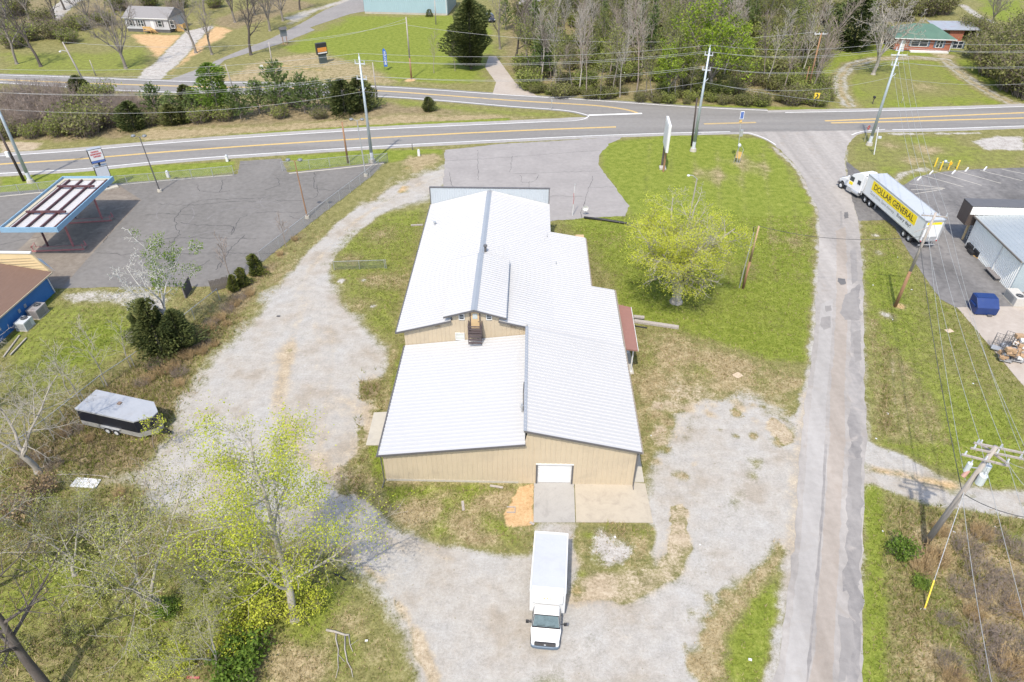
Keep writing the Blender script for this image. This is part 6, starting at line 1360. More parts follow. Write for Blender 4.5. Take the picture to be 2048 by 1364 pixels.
for k, (px, py) in enumerate(((1838, 358), (1862, 346), (1907, 345), (1933, 340), (1970, 338))):
    b = G(px, py); t = thing('wheel_stop', 'concrete wheel stop at a faded parking stall of the store lot', 'wheel stop', (b.x, b.y, .024), R(50), 'concrete wheel stops of the store lot')
    MB().side([(-.12, 0), (-.08, .13), (.08, .13), (.12, 0)], -.9, .9).build('block', M_WHITE, t)
# dumpster, its kin, cages and clutter at the store
b = G(1962, 622); t = thing('dumpster', 'dark blue steel dumpster with slanted front on the concrete by the store', 'dumpster', (b.x, b.y, .03), R(-4)); M_DB = mat('dumpster blue', (.012, .035, .14), .4, .1, .15, 2, dirt=(.04, .06, .12), dirt_amt=.4)
f = MB().side([(-.95, .12), (-1.0, 1.0), (-.1, 1.75), (.95, 1.75), (.95, .12)], -1.15, 1.15); f.build('bin', M_DB, t, bevel=.02)
MB().slab([(-1.0, -.05, 1.8), (1.0, -.05, 1.8), (1.0, .9, 1.8), (-1.0, .9, 1.8)], .05).build('lid', M_DB, t)
for s in (-1, 1): MB().box(s * 1.22 - .07, s * 1.22 + .07, -.55, .6, .8, 1.0).build('lift_pocket', M_DB, t); MB().cyl((s * .9, -.85, .08), (s * .9 + .08, -.85, .08), .08).build('caster', M_BLACK, t)
MB().box(.15, .6, -1.25, -.98, .08, .2).build('step', M_TRIM, t)
ac_unit('large beige rooftop style air conditioner beside the white ribbed store wall', 2027, 603, 0, sb_.rotation_euler.z, 2.3, 1.25, 1.1, mat('beige casing', (.47, .45, .41), .5, .1, .06, 3))
def cage(label, px, py, rz, stuff):
    b = G(px, py); t = thing('roll_cage', label, 'roll cage', (b.x, b.y, .03), rz, 'wire roll cages on the store concrete'); f = MB()
    MB().box(-.55, .55, -.4, .4, .18, .26).build('base', M_GALV, t)
    for x in (-.55, .55):
        for y in (-.4, .4): f.bar((x, y, .2), (x, y, 1.75), .04, .04)
    for z in (.5, .9, 1.3, 1.74):
        f.bar((-.55, -.4, z), (-.55, .4, z), .03, .03); f.bar((.55, -.4, z), (.55, .4, z), .03, .03); f.bar((-.55, .4, z), (.55, .4, z), .03, .03)
    for x in (-.28, 0, .28): f.bar((x, .4, .2), (x, .4, 1.75), .02, .02)
    f.build('cage_frame', M_TRIM, t)
    for x in (-.45, .45):
        for y in (-.3, .3): MB().cyl((x - .03, y, .09), (x + .03, y, .09), .09).build('caster', M_BLACK, t)
    return t, b
cage('empty dark roll cage leaning by the grass edge', 1992, 700, R(-35), 0); cage('dark roll cage right of the empty one', 2012, 696, R(-35), 0)
M_CARD = mat('brown cardboard', (.36, .24, .14), .8, 0, .2, 3); rg = random.Random(8)
for k, (px, py, lb) in enumerate(((2008, 722, 'roll cage heaped with cardboard nearest the grass'), (2030, 722, 'roll cage heaped with cardboard at the right edge'), (2026, 703, 'roll cage with white bags behind the two heaped cages'))):
    t, b = cage(lb, px, py, R(-20), 1)
    for i in range(14):
        x, y, z = rg.uniform(-.5, .5), rg.uniform(-.4, .4), .3 + i * .11; sx, sy, sz = rg.uniform(.15, .4), rg.uniform(.12, .3), rg.uniform(.05, .2)
        o = MB().box(-sx, sx, -sy, sy, -sz, sz, Matrix.Rotation(rg.uniform(-1, 1), 4, 'Z') @ Matrix.Rotation(rg.uniform(-.4, .4), 4, 'X')); o.v = [(p[0] + b.x + x, p[1] + b.y + y, p[2] + z + .03) for p in o.v]
        tag(o.build('cardboard_box', M_CARD if i % 4 else M_WHITE, None), '%s cardboard piece loaded on a roll cage at the store' % ('flattened brown' if i % 4 else 'crumpled white'), 'cardboard', 'cardboard heaped in the roll cages')
b = G(1940, 500); t = thing('plastic_crates', 'stack of black plastic trays against the store wall', 'trays', (b.x, b.y, .024), sb_.rotation_euler.z)
for i, (x, y, z) in enumerate(((0, 0, 0), (.9, -.2, 0), (0, 0, .4), (1.5, .2, .0), (1.5, .2, .4))): MB().box(x - .55, x + .55, y - .4, y + .4, z + .02, z + .38).box(x - .48, x + .48, y - .33, y + .33, z + .38, z + .4).build('tray', M_BLACK, t, bevel=.03)
b = G(1956, 508); t = thing('leaning_board', 'tan board leaning on the store wall beside the black trays', 'board', (b.x, b.y, .024), sb_.rotation_euler.z); MB().bar((0, -.6, .02), (.1, .3, 1.6), .3, .04).build('plank', M_NEWW, t); MB().bar((.5, -.7, .03), (1.2, -.5, .05), .4, .04).build('offcut', M_NEWW, t)
b = G(1983, 552); t = thing('fallen_bench', 'low grey metal bench lying along the store wall', 'bench', (b.x, b.y, .024), sb_.rotation_euler.z)
MB().box(-1.3, 1.3, -.3, .3, .35, .45).build('seat', mat('grey brown metal', (.22, .20, .19), .6, .2, .1, 3), t)
for x in (-1.1, 1.1): MB().box(x - .05, x + .05, -.25, .25, 0, .35).build('leg', M_TRIM, t)
b = G(1936, 478); t = thing('step_ladder', 'white folding ladder leaning by the store corner', 'ladder', (b.x, b.y, .024), R(10)); f = MB()
for x in (-.25, .25): MB().bar((x, 0, 0), (x * .8, .5, 2.1), .07, .05).build('rail', M_WHITE, t)
for i in range(6): f.bar((-.24, .08 * i + .08, .33 * i + .3), (.24, .08 * i + .08, .33 * i + .3), .04, .06)
f.build('rung', M_WHITE, t)

# ------------------------------------------------------------------ fences
M_LINK = mat('fence wire', (.34, .36, .35), .5, .3, .1, 3)
def chain_fence(label, line, h=1.5, post_every=3.0, world=False, m=M_LINK, dens=.16, rail=True, group=None):
    P = [Vector(p[:2]) for p in (line if world else pg(line))]; t = thing('chain_link_fence', label, 'fence', (P[0].x, P[0].y, 0), 0, group); O = Vector((P[0].x, P[0].y, 0))
    fab = MB(); rl = MB()
    for i in range(len(P) - 1):
        a, b = P[i], P[i + 1]; L = (b - a).length; d = (b - a) / L; n = max(1, round(L / post_every))
        for k in range(n + (1 if i == len(P) - 2 else 0)):
            q = a + d * (L * k / n); MB().cyl((q.x - O.x, q.y - O.y, 0), (q.x - O.x, q.y - O.y, h + .05), .04, None, 6).build('post', M_GALV if rail else M_TRIM, t)
        if rail: rl.bar((a.x - O.x, a.y - O.y, h), (b.x - O.x, b.y - O.y, h), .045, .045)
        nn = int((L + h) / dens); nr = Vector((-d.y, d.x, 0)) * .006; wz_ = Vector((0, 0, .012))
        for k in range(nn):
            for s in (0, 1):
                x0 = k * dens - h; x1 = x0 + h; z0, z1 = .05, h
                if x0 < 0: z0 += -x0; x0 = 0
                if x1 > L: z1 -= x1 - L; x1 = L
                if z1 <= z0: continue
                if s: x0, x1 = L - x0, L - x1
                pa = Vector((a.x + d.x * x0 - O.x, a.y + d.y * x0 - O.y, z0)); pb = Vector((a.x + d.x * x1 - O.x, a.y + d.y * x1 - O.y, z1)); e = Vector((d.x, d.y, 0)) * .009
                fab.quad(pa - e, pa + e, pb + e, pb - e)
    if rl.v: rl.build('top_rail', M_GALV, t)
    fab.build('wire_mesh', m, t); return t
chain_fence('chain link fence between the roadside grass and the canopy lot', [(-60, 402), (0, 393), (120, 380), (300, 366), (468, 350)], 1.5)
chain_fence('chain link fence with gate panel around the steel pole at the lot corner', [(565, 342), (620, 338), (700, 330), (776, 325)], 1.5)
chain_fence('long chain link fence between the parking lot and the gravel drive', [(776, 325), (740, 356), (680, 402), (610, 456), (560, 496), (522, 526)], 1.6)
chain_fence('overgrown rusty chain link fence running past the cargo trailer', [(440, 600), (390, 640), (330, 690), (270, 735), (210, 775), (130, 840), (60, 895), (-20, 950)], 1.5, 3.0, False, mat('rusty fence wire', (.22, .17, .13), .8, .1, .2, 3), .18, True)
chain_fence('short dark chain link panel standing alone on the inner grass', [(669, 540), (770, 537), (773, 537)], 1.2, 2.6, False, mat('green grey wire', (.15, .18, .16), .6, .2, .1, 3), .11)
M_GREYW = mat('grey weathered boards', (.20, .185, .17), .85, 0, .25, 4, .3, (6, 6, .3)); M_DKBOARD = mat('dark weathered boards', (.085, .075, .075), .85, 0, .25, 4, .3, (6, 6, .3))
def board_panel(label, p0, p1, h, m, lean=0.0):
    a, b = G(*p0), G(*p1); d = b - a; L = d.length; t = thing('wooden_fence', label, 'fence', (a.x, a.y, 0), math.atan2(d.y, d.x)); n = int(L / .16); f = MB(); rg = random.Random(int(p0[0]))
    for k in range(n): f.box(k * L / n, (k + .88) * L / n, -.015, .015, .05, h + rg.uniform(-.08, .05))
    f.build('boards', m, t); MB().box(0, L, .02, .06, .35, .45).box(0, L, .02, .06, h - .4, h - .3).build('rails', M_GREYW, t)
    for x in (.03, L - .03): MB().box(x - .06, x + .06, .06, .16, 0, h + .1).build('post', M_GREYW, t)
board_panel('dark narrow wooden fence panel at the corner of the parking lot', (373, 597), (385, 578), 1.7, M_DKBOARD); board_panel('grey broken wooden fence panel beside the small cedars', (424, 584), (460, 574), 1.5, mat('grey brown boards', (.15, .13, .115), .85, 0, .35, 4, .3, (6, 6, .3)))
# deck and board fence along the east wall
a = G(1105, 441); e = G(1165, 437)
t = thing('timber_deck', 'dark timber deck between the building and its side fence', 'deck', (2.75, 72.35, 0)); f = MB(); n = 22
for k in range(n): f.box(k * .176, k * .176 + .15, 0, 4.3, .18, .22)
f.build('deck_boards', M_DKWOOD, t); MB().box(0, 3.9, .0, .1, 0, .18).box(0, 3.9, 4.2, 4.3, 0, .18).build('joists', M_DKWOOD, t)
t = thing('wooden_fence', 'dark rail fence along the east wall ending at the deck', 'fence', (6.95, 76.8, 0)); f = MB(); P = [(0, 0), (.05, -4.5), (.28, -9.5), (.5, -13.5)]
for i in range(3):
    for z in (.35, .75, 1.1): f.bar((P[i][0], P[i][1], z), (P[i + 1][0], P[i + 1][1], z), .04, .12)
f.build('rails', M_DKWOOD, t)
for k in range(8): MB().box(.037 * k - .05, .037 * k + .06, -1.9 * k - .06, -1.9 * k + .06, 0, 1.3).build('post', M_DKWOOD, t)
b = G(1160, 478); tag(MB().box(b.x - .6, b.x + .5, b.y - .55, b.y + .55, .23, .33).box(b.x - .5, b.x + .4, b.y - .45, b.y + .45, .33, .4).build('wooden_crate', mat('pale plywood', (.46, .33, .19), .7, 0, .1, 3)), 'pale plywood hatch box on the dark deck', 'box')
b = G(1170, 430); t = thing('satellite_dish', 'white satellite dish on a stub at the corner of the side fence', 'satellite dish', (b.x, b.y, 0)); MB().cyl((0, 0, 0), (0, 0, .9), .04).build('mast', M_GALV, t); vs = [(0, 0, 0)] + [(.42 * math.cos(k * .5236), -.12 + .0, .42 * math.sin(k * .5236)) for k in range(12)]
MB().add([(x, y - .05, z + 1.1) for x, y, z in vs] + [(x, y - .02, z + 1.1) for x, y, z in vs], [(0, 1 + k, 1 + (k + 1) % 12) for k in range(12)] + [(13, 14 + (k + 1) % 12, 14 + k) for k in range(12)]).build('dish', M_WHITE, t)
def drain(label, line, r=.13):
    P = [(p.x, p.y, r) for p in [G(*q) for q in line]]; return tag(MB().tube(P, r, 8).build('drain_pipe', M_BLACK, None, smooth=True), label, 'pipe', 'black plastic drain pipes on the ground')
drain('long black drain pipe lying across the lawn under the budding tree', [(1168, 437), (1210, 442), (1260, 450), (1320, 457), (1365, 463)], .17); drain('short black drain pipe stub poking out below the side fence', [(1171, 552), (1179, 557)]); drain('bent black drain pipe at the lower end of the east wall', [(1173, 575), (1184, 577), (1197, 583)]); drain('black pipe lying beside the grey beams', [(1270, 653), (1294, 657)], .08)
f = MB(); a, b = G(1268, 644), G(1357, 657); tag(f.bar((a.x, a.y, .15), (b.x, b.y, .15), .45, .25).build('timber_beam', M_POLEW), 'long grey beam lying on the grass beside the mauve porch', 'beam')
a, b = G(1266, 638), G(1288, 640); tag(MB().bar((a.x, a.y, .35), (b.x, b.y, .35), .35, .2).build('timber_beam', M_POLEW), 'short grey beam lying across the end of the long one', 'beam')
a, b = G(822, 452), G(846, 451); tag(MB().bar((a.x, a.y, .1), (b.x, b.y, .1), .2, .18).build('timber_beam', M_POLEW), 'brown timber sleeper on the grass by the far west wall', 'beam')
# fallen painted sign, illegible from wear
q = [G(140, 974), G(155, 956), G(203, 960), G(192, 978)]; c = sum((Vector(p) for p in q), Vector()) / 4
t = thing('fallen_sign', 'white weathered sign board with grey lettering lying on the ground below the trailer', 'sign', (c.x, c.y, 0)); bd = MB().slab([(p.x - c.x, p.y - c.y, .1) for p in q], .06).build('board', M_WHITE, t); f = MB(); rg = random.Random(2)
u = (q[3] - q[0]); w_ = (q[1] - q[0])
for r_ in range(4):
    s = .08
    while s < .9:
        L = rg.uniform(.025, .06); o = q[0] - c + u * s + w_ * (.14 + r_ * .2); hh = .13
        if rg.random() < .85: f.quad(*[Vector((p.x, p.y, .104)) for p in (o, o + u * L * .5, o + u * L * .5 + w_ * hh, o + w_ * hh)]); f.quad(*[Vector((p.x, p.y, .107)) for p in (o + w_ * hh * .7, o + u * L + w_ * hh * .7, o + u * L + w_ * hh, o + w_ * hh)])
        s += L + .02
f.build('faded_lettering', mat('faded grey lettering', (.3, .31, .32), .7, 0, .2, 5), bd)
# fallen branch on the grass and other ground litter
def stick(mb, line, r0, r1, z=.08):
    P = [G(*p) for p in line]; n = len(P); mb.tube([(p.x, p.y, z) for p in P], [r0 + (r1 - r0) * i / (n - 1) for i in range(n)], 5)
f = MB(); stick(f, [(653, 1261), (672, 1265), (690, 1271), (699, 1271)], .10, .07); stick(f, [(673, 1266), (672, 1280), (677, 1300), (676, 1320), (677, 1337), (672, 1357)], .06, .02); stick(f, [(690, 1271), (690, 1300), (695, 1325), (703, 1340), (706, 1356)], .06, .02); stick(f, [(698, 1271), (700, 1290), (706, 1305)], .05, .02); stick(f, [(677, 1310), (690, 1325)], .025, .015); stick(f, [(701, 1292), (718, 1280)], .02, .01)
tag(f.build('fallen_branch', M_BARKP, None, smooth=True), 'pale forked dead branch lying on the grass near the bottom', 'branch')
f = MB(); stick(f, [(115, 950), (160, 949), (200, 952), (228, 957)], .04, .03, .05); tag(f.build('fallen_branch', M_POLEW), 'thin straight stick lying above the fallen sign', 'branch')
b = G(1475, 751); tag(MB().box(-.42, .42, -.35, .35, 0, .03, Matrix.Translation((b.x, b.y, .02)) @ Matrix.Rotation(.6, 4, 'Z')).build('loose_board', mat('pale chipboard', (.47, .37, .26), .8, 0, .1, 3)), 'small pale board lying on the worn grass by the lane', 'board')
b = G(1898, 662); tag(MB().box(-.4, .4, -.3, .3, 0, .03, Matrix.Translation((b.x, b.y, .02)) @ Matrix.Rotation(.3, 4, 'Z')).build('loose_board', MATS['pale chipboard']), 'small pale board lying on the green strip by the store', 'board')
b = G(1022, 1020); tag(MB().box(b.x - .35, b.x + .35, b.y - .3, b.y - .24, 0, .1).box(b.x - .35, b.x + .35, b.y + .24, b.y + .3, 0, .1).box(b.x + .29, b.x + .35, b.y - .24, b.y + .24, 0, .1).build('pallet_piece', M_POLEW), 'small wooden frame on the orange sand pile by the wall', 'pallet')
b = G(387, 1356); tag(MB().box(b.x - .4, b.x + .4, b.y - .06, b.y + .06, 0, .1).build('brick_red_pipe', mat('faded red plastic', (.42, .12, .12), .6, 0, .2, 3)), 'faded red plastic bar lying in the brush at the bottom', 'bar')
a, b = G(1020, 966), G(1002, 973); 
for k, (l, lb) in enumerate((([(980, 972), (1006, 976)], 'grey plank by the footing near the sand pile'), ([(925, 1003), (927, 1022)], 'short grey plank lying on the grass south of the wall'), ([(1060, 1045), (1068, 1050)], 'short plank at the corner of the grey concrete'))):
    a, b = G(*l[0]), G(*l[1]); tag(MB().bar((a.x, a.y, .06), (b.x, b.y, .06), .2, .06).build('plank', M_POLEW), lb, 'plank')
a, b = G(668, 1148), G(692, 1162); tag(MB().tube([(a.x, a.y, .1), ((a.x + b.x) / 2, (a.y + b.y) / 2, .1), (b.x, b.y, .1)], .07).build('pipe', M_BLACK), 'short black pipe lying in the grass beside the gravel', 'pipe')
for k, (l, lb) in enumerate((([(8, 715), (40, 672)], 'pale timber lying nearest the blue shop'), ([(22, 712), (54, 678)], 'pale timber lying right of the other by the blue shop'))):
    a, b = G(*l[0]), G(*l[1]); tag(MB().bar((a.x, a.y, .1 + .05 * k), (b.x, b.y, .1 + .05 * k), .14, .1).build('timber', M_BARKP), lb, 'timber')
b = G(557, 633); tag(MB().box(-.18, .18, -.1, .1, 0, .1, Matrix.Translation((b.x, b.y, 0))).build('debris', M_TRIM), 'small dark scrap lying on the gravel drive', 'scrap')
# litter: small white scraps
rg = random.Random(11)
for k, (px, py) in enumerate([(1746, 571), (1775, 828), (1946, 768), (1765, 1063), (1908, 1065), (1302, 872), (1840, 1218), (733, 1282), (1500, 1320), (1230, 1075), (1400, 1090), (1823, 580), (1785, 640), (1795, 515), (1752, 878), (1990, 1055)]):
    b = G(px, py); s = rg.uniform(.05, .11); tag(MB().box(-s, s, -s * .7, s * .7, 0, .05, Matrix.Translation((b.x, b.y, .03)) @ Matrix.Rotation(rg.uniform(0, 3), 4, 'Z')).build('litter', M_WHITE), 'small pale scrap of litter lying on the ground', 'litter', 'scraps of litter on the ground')

# ------------------------------------------------------------------ trees, shrubs and grass
def perp(rng, d):
    a = Vector((rng.uniform(-1, 1), rng.uniform(-1, 1), rng.uniform(-1, 1))); a = a - d * a.dot(d); return a.normalized()
def grow(seed, h, r0, fork=None, limbs=6, clear=.25, nb=(12, 7, 5), ang=(55, 45, 45), ln=(.42, .5, .5), up=.18, wob=.10, lean=(0, 0), minr=.012, spread=1.0):
    """tapered wood grown limb by limb; returns the mesh builder and the twig points where leaves sit"""
    rng = random.Random(seed); mb = MB(); tips = []
    def limb(p, d, L, ra, rb, lev, upb):
        n = max(3, 7 - lev * 1) if lev < 3 else 3; pts = [p.copy()]; ds = [d.copy()]
        for i in range(n):
            d = (d + Vector((rng.gauss(0, wob), rng.gauss(0, wob), rng.gauss(0, wob * .7) + upb * .12))).normalized(); p = p + d * (L / n); pts.append(p.copy()); ds.append(d.copy())
        rad = [max(minr, ra + (rb - ra) * (i / n)) for i in range(n + 1)]
        mb.tube(pts, rad, (9, 6, 4, 3)[min(lev, 3)], False)
        return pts, ds, rad
    def at(pts, f):
        x = f * (len(pts) - 1); i = min(int(x), len(pts) - 2); return pts[i].lerp(pts[i + 1], x - i), i
    def sub(pts, ds, rad, L, lev):
        if lev >= len(nb):
            tips.extend((q, dd) for q, dd in zip(pts[1:], ds[1:])); return
        k = nb[lev]; az = rng.uniform(0, 6.28)
        for i in range(k):
            f = (clear if lev == 0 else .22) + (1 - (clear if lev == 0 else .22)) * (i + rng.uniform(.2, .9)) / k; f = min(f, .98)
            q, j = at(pts, f); dd = ds[j]; az += 2.4 + rng.uniform(-.4, .4)
            u = dd.cross(Vector((.3, .2, .93))).normalized(); w_ = dd.cross(u); side = u * math.cos(az) + w_ * math.sin(az)
            an = R(ang[min(lev, len(ang) - 1)]) * rng.uniform(.7, 1.25); nd = (dd * math.cos(an) + side * math.sin(an) * spread).normalized()
            l2 = L * ln[min(lev, len(ln) - 1)] * (1.15 - .55 * f) * rng.uniform(.7, 1.25); r2 = max(minr, rad[j] * rng.uniform(.42, .6))
            p2, d2, ra2 = limb(q, nd, l2, r2, max(minr, r2 * .25), lev + 1, up); sub(p2, d2, ra2, l2, lev + 1)
    base = Vector((0, 0, -.1)); d0 = Vector((lean[0], lean[1], 1)).normalized()
    flare = [(0, 0, -.1), (d0.x * .5, d0.y * .5, .45)]; mb.tube(flare, [r0 * 1.55, r0 * 1.02], 9, False)
    if fork:
        pts, ds, rad = limb(Vector(flare[1]), d0, h * fork, r0, r0 * .8, 0, .4)
        for i in range(limbs):
            a = 6.28 * i / limbs + rng.uniform(-.3, .3); t = rng.uniform(.25, .75) * spread; nd = Vector((math.cos(a) * t, math.sin(a) * t, 1)).normalized()
            q, j = at(pts, rng.uniform(.72, 1)); L = h * (1 - fork) * rng.uniform(.75, 1.1); r1 = r0 * rng.uniform(.35, .6)
            p2, d2, ra2 = limb(q, nd, L, r1, r1 * .2, 0, .15); sub(p2, d2, ra2, L, 0)
    else:
        pts, ds, rad = limb(Vector(flare[1]), d0, h, r0, r0 * .12, 0, .35); sub(pts, ds, rad, h, 0)
    return mb, tips
def leaf_quads(mb, pts, rng, n, spread, size, droop=.0, asp=.6):
    for q, dd in pts:
        for _ in range(n if isinstance(n, int) else (1 if rng.random() < n else 0)):
            p = Vector(q) + Vector((rng.gauss(0, spread), rng.gauss(0, spread), rng.gauss(0, spread) - droop))
            a = Vector((rng.gauss(0, 1), rng.gauss(0, 1), rng.gauss(0, .7))).normalized(); b = perp(rng, a); s = size * rng.uniform(.6, 1.4)
            mb.quad(p - a * s, p + b * s * asp, p + a * s, p - b * s * asp)
    return mb
def conifer(seed, h, rad, n, size, irregular=.35, base=.05, shape=.8, layers=0, egg=0.0):
    """foliage sprays through the whole volume of a cone-like crown, denser toward its outside"""
    rng = random.Random(seed); mb = MB(); wood = MB().tube([(0, 0, -.1), (0, 0, h * .95)], [h * .022, h * .006], 7, False)
    lob = [(rng.uniform(0, 6.28), rng.uniform(.1, .95), rng.uniform(.1, 1) * irregular) for _ in range(14)]
    for i in range(n):
        f = rng.random() ** (1.0 if egg else 1.25); z = h * (base + (1 - base) * f); a = rng.uniform(0, 6.28)
        rr = rad * (1 - f) ** shape + .03 * rad
        if egg: rr = rad * (math.sqrt(max(0, 1 - ((f - egg) / (1 - egg)) ** 2)) if f > egg else .7 + .3 * f / egg) + .03 * rad
        for la, lf, lk in lob:
            da = abs((a - la + 3.14) % 6.28 - 3.14); rr *= 1 + lk * math.exp(-(da / .6) ** 2 - ((f - lf) / .13) ** 2) - lk * .035
        if layers: rr *= .72 + .38 * abs(math.sin(f * layers * 3.14159 + .6 * math.sin(a * 2)))
        k = rr * (rng.random() ** .45); p = Vector((k * math.cos(a), k * math.sin(a), z - .12 * k))
        d = Vector((math.cos(a), math.sin(a), rng.uniform(-.1, .7))).normalized(); b = perp(rng, d); s = size * rng.uniform(.6, 1.35)
        mb.quad(p - d * s * .5, p + b * s * .32, p + d * s, p - b * s * .32)
    return wood, mb
def pine(seed, h, rad, size=.34, dens=1.0):
    rng = random.Random(seed); wood = MB().tube([(0, 0, -.1), (.1, 0, h * .5), (0, .05, h)], [h * .018, h * .012, .02], 7, False); mb = MB()
    z = h * .12
    while z < h * .98:
        f = z / h; k = rng.randint(4, 6); a0 = rng.uniform(0, 6.28)
        for i in range(k):
            a = a0 + 6.28 * i / k + rng.uniform(-.3, .3); L = rad * (1.05 - f) ** .75 * rng.uniform(.6, 1.2); e = Vector((math.cos(a), math.sin(a), .35 + .5 * f)).normalized(); b = Vector((0, 0, z))
            wood.tube([b, b + e * L * .6, b + e * L + Vector((0, 0, .1 * L))], [.035, .025, .012], 3, False)
            m = max(3, int(L * 7 * dens))
            for j in range(m):
                p = b + e * L * (.25 + .8 * (j + rng.random()) / m) + Vector((rng.gauss(0, .16), rng.gauss(0, .16), rng.gauss(.02, .12)))
                for _ in range(4):
                    d = (e + Vector((rng.gauss(0, .6), rng.gauss(0, .6), rng.gauss(.25, .5)))).normalized(); q = perp(rng, d); s = size * rng.uniform(.6, 1.3); mb.quad(p - d * s * .2, p + q * s * .2, p + d * s, p - q * s * .2)
        z += h * rng.uniform(.05, .085)
    return wood, mb
def brush(seed, h, rad, n=90, leaves=0, size=.12, twig_r=.014, sub=3, up=1.0):
    rng = random.Random(seed); wood = MB(); pts = []
    for i in range(n):
        a = rng.uniform(0, 6.28); k = rad * .55 * math.sqrt(rng.random()); b = Vector((k * math.cos(a), k * math.sin(a), -.05)); L = h * rng.uniform(.5, 1.1); d = Vector((math.cos(a) * rng.uniform(.0, .75), math.sin(a) * rng.uniform(0, .75), up)).normalized()
        p1 = b + d * L * .5 + Vector((rng.gauss(0, .1), rng.gauss(0, .1), 0)) * h * .3; p2 = b + d * L + Vector((rng.gauss(0, .2), rng.gauss(0, .2), -.05)) * h * .5
        wood.tube([b, p1, p2], [twig_r, twig_r * .8, twig_r * .4], 3, False)
        for _ in range(sub):
            f = rng.uniform(.3, .95); q = b.lerp(p1, f * 2) if f < .5 else p1.lerp(p2, f * 2 - 1); e = q + Vector((rng.gauss(0, .35), rng.gauss(0, .35), rng.uniform(.05, .5))) * h * .35; wood.tube([q, e], [twig_r * .7, twig_r * .4], 3, False); pts += [(e, d), (q.lerp(e, .5), d)]
        pts.append((p2, d))
    mb = MB()
    if leaves: leaf_quads(mb, pts, rng, leaves, h * .09, size)
    return wood, mb
COUNT = {}
def plant(name, label, cat, parts, loc, s=1.0, rz=0.0, group=None, wood_m=None, leaf_m=None):
    """parts = (wood, foliage) builders -> thing with trunk and crown"""
    t = thing(name, label, cat, loc, rz, group); t.scale = (s, s, s)
    if parts[0] and parts[0].v: parts[0].build('trunk', wood_m, t, smooth=True, raw=True)
    if parts[1] and parts[1].v: parts[1].build('crown', leaf_m, t, raw=True)
    return t
def again(t, loc, s, rz, label=None, group=None):
    c = copy_tree(t); c.location = loc; c.scale = (s, s, s * random.Random(int(loc[0] * 37 + loc[1] * 11)).uniform(.88, 1.14)); c.rotation_euler = (0, 0, rz)
    if label: c['label'] = label
    if group: c['group'] = group
    return c
rt_ = random.Random(77)
M_BARK2 = mat('tan grey bark', (0.34, 0.31, 0.25), 0.9, 0, 0.25, 3, 0.3, (1, 1, 0.4), dirt=(0.24, 0.22, 0.17), dirt_amt=0.5)
# budding tree on the lawn
wd_, tp_ = grow(4, 11.5, .55, .16, 11, nb=(9, 7, 5), ang=(48, 48, 50), ln=(.40, .46, .5), up=.10, spread=1.2, minr=.012, clear=.15)
lf = MB(); lr = random.Random(1); clump = lambda q, k, o: mnoise.noise(Vector((q[0].x * k + o, q[0].y * k, q[0].z * k)))
keep = [q for q in tp_ if clump(q, .45, 3) + lr.uniform(-.15, .15) + (.18 if q[0].x < 0 else -.12) + (.1 if q[0].z > 6 else -.1) > 0]
leaf_quads(lf, keep, lr, 8, .34, .060); p = G(1352, 604); lawn_tree = plant('budding_tree', 'broad lime budding tree with a thick split trunk alone on the lawn', 'tree', (wd_, lf), p, 1, .4, None, M_BARKP, L_LIME)
# yellow green tree in the lower left
wd_, tp_ = grow(21, 13.5, .25, None, 0, clear=.14, nb=(21, 9, 6), ang=(60, 48, 50), ln=(.37, .48, .5), up=.34, minr=.010, lean=(-.04, .03))
lf = MB(); lr = random.Random(2); leaf_quads(lf, [q for q in tp_ if clump(q, .5, 9) + lr.uniform(-.2, .2) > -.08 + (.12 if q[0].z < 4 else 0)], lr, 9, .36, .056); p = G(590, 1238); plant('budding_tree', 'tall lime leafing tree in front of the gravel yard at the lower left', 'tree', (wd_, lf), p, 1.12, 0, None, M_BARK2, L_LIME)
# bare pale trees of the south west corner
wd_, tp_ = grow(33, 12.0, .24, .16, 3, nb=(8, 8, 6), ang=(50, 50, 50), ln=(.40, .5, .5), up=.12, minr=.011, spread=1.0); lf = MB(); lr = random.Random(3); leaf_quads(lf, tp_, lr, 2, .35, .06)
t = plant('bare_tree', 'pale many limbed leafless tree in the middle of the lower left thicket', 'tree', (wd_, lf), G(322, 1215), 1, 1.0, 'bare trees of the lower left thicket', M_BARK2, leafmat('olive buds', [(.2, (.20, .21, .05)), (.5, (.34, .36, .09)), (.8, (.48, .48, .17))]))
again(t, G(-25, 1190), .95, 2.2, 'pale leafless tree reaching in from the left edge below the dead brown bush'); again(t, G(150, 1150), .6, 3.1, 'smaller pale budding leafless tree left of the many limbed one'); again(t, G(455, 1200), .55, 5.2, 'small pale budding leafless tree beside the tall lime tree'); again(t, G(440, 1350), .5, 4.0, 'small budding leafless tree at the bottom beside the bright green bush')
wd_, tp_ = grow(36, 12.5, .33, None, 0, clear=.25, nb=(11, 8, 5), ang=(60, 50, 50), ln=(.4, .5, .5), up=.2, minr=.012, wob=.05)
plant('bare_tree', 'leafless tree with a thick dark trunk in the bottom left corner', 'tree', (wd_, None), G(108, 1392), 1, .3, 'bare trees of the lower left thicket', M_BARKD)
wd_, tp_ = grow(37, 10.5, .26, .2, 4, nb=(9, 8, 5), ang=(55, 52, 50), ln=(.46, .5, .5), up=.08, minr=.009, spread=1.2)
tl = plant('bare_tree', 'white barked leafless tree at the left edge beside the rusty fence', 'tree', (wd_, None), G(78, 945), 1, .9, 'bare trees along the rusty fence', M_BARKP)
again(tl, G(-40, 830), .95, 3.0, 'white barked leafless tree leaning in from the left edge below the blue shop')
wd_, tp_ = grow(41, 5.6, .055, None, 0, clear=.2, nb=(10, 6), ang=(40, 45), ln=(.4, .5), up=.3, minr=.011)
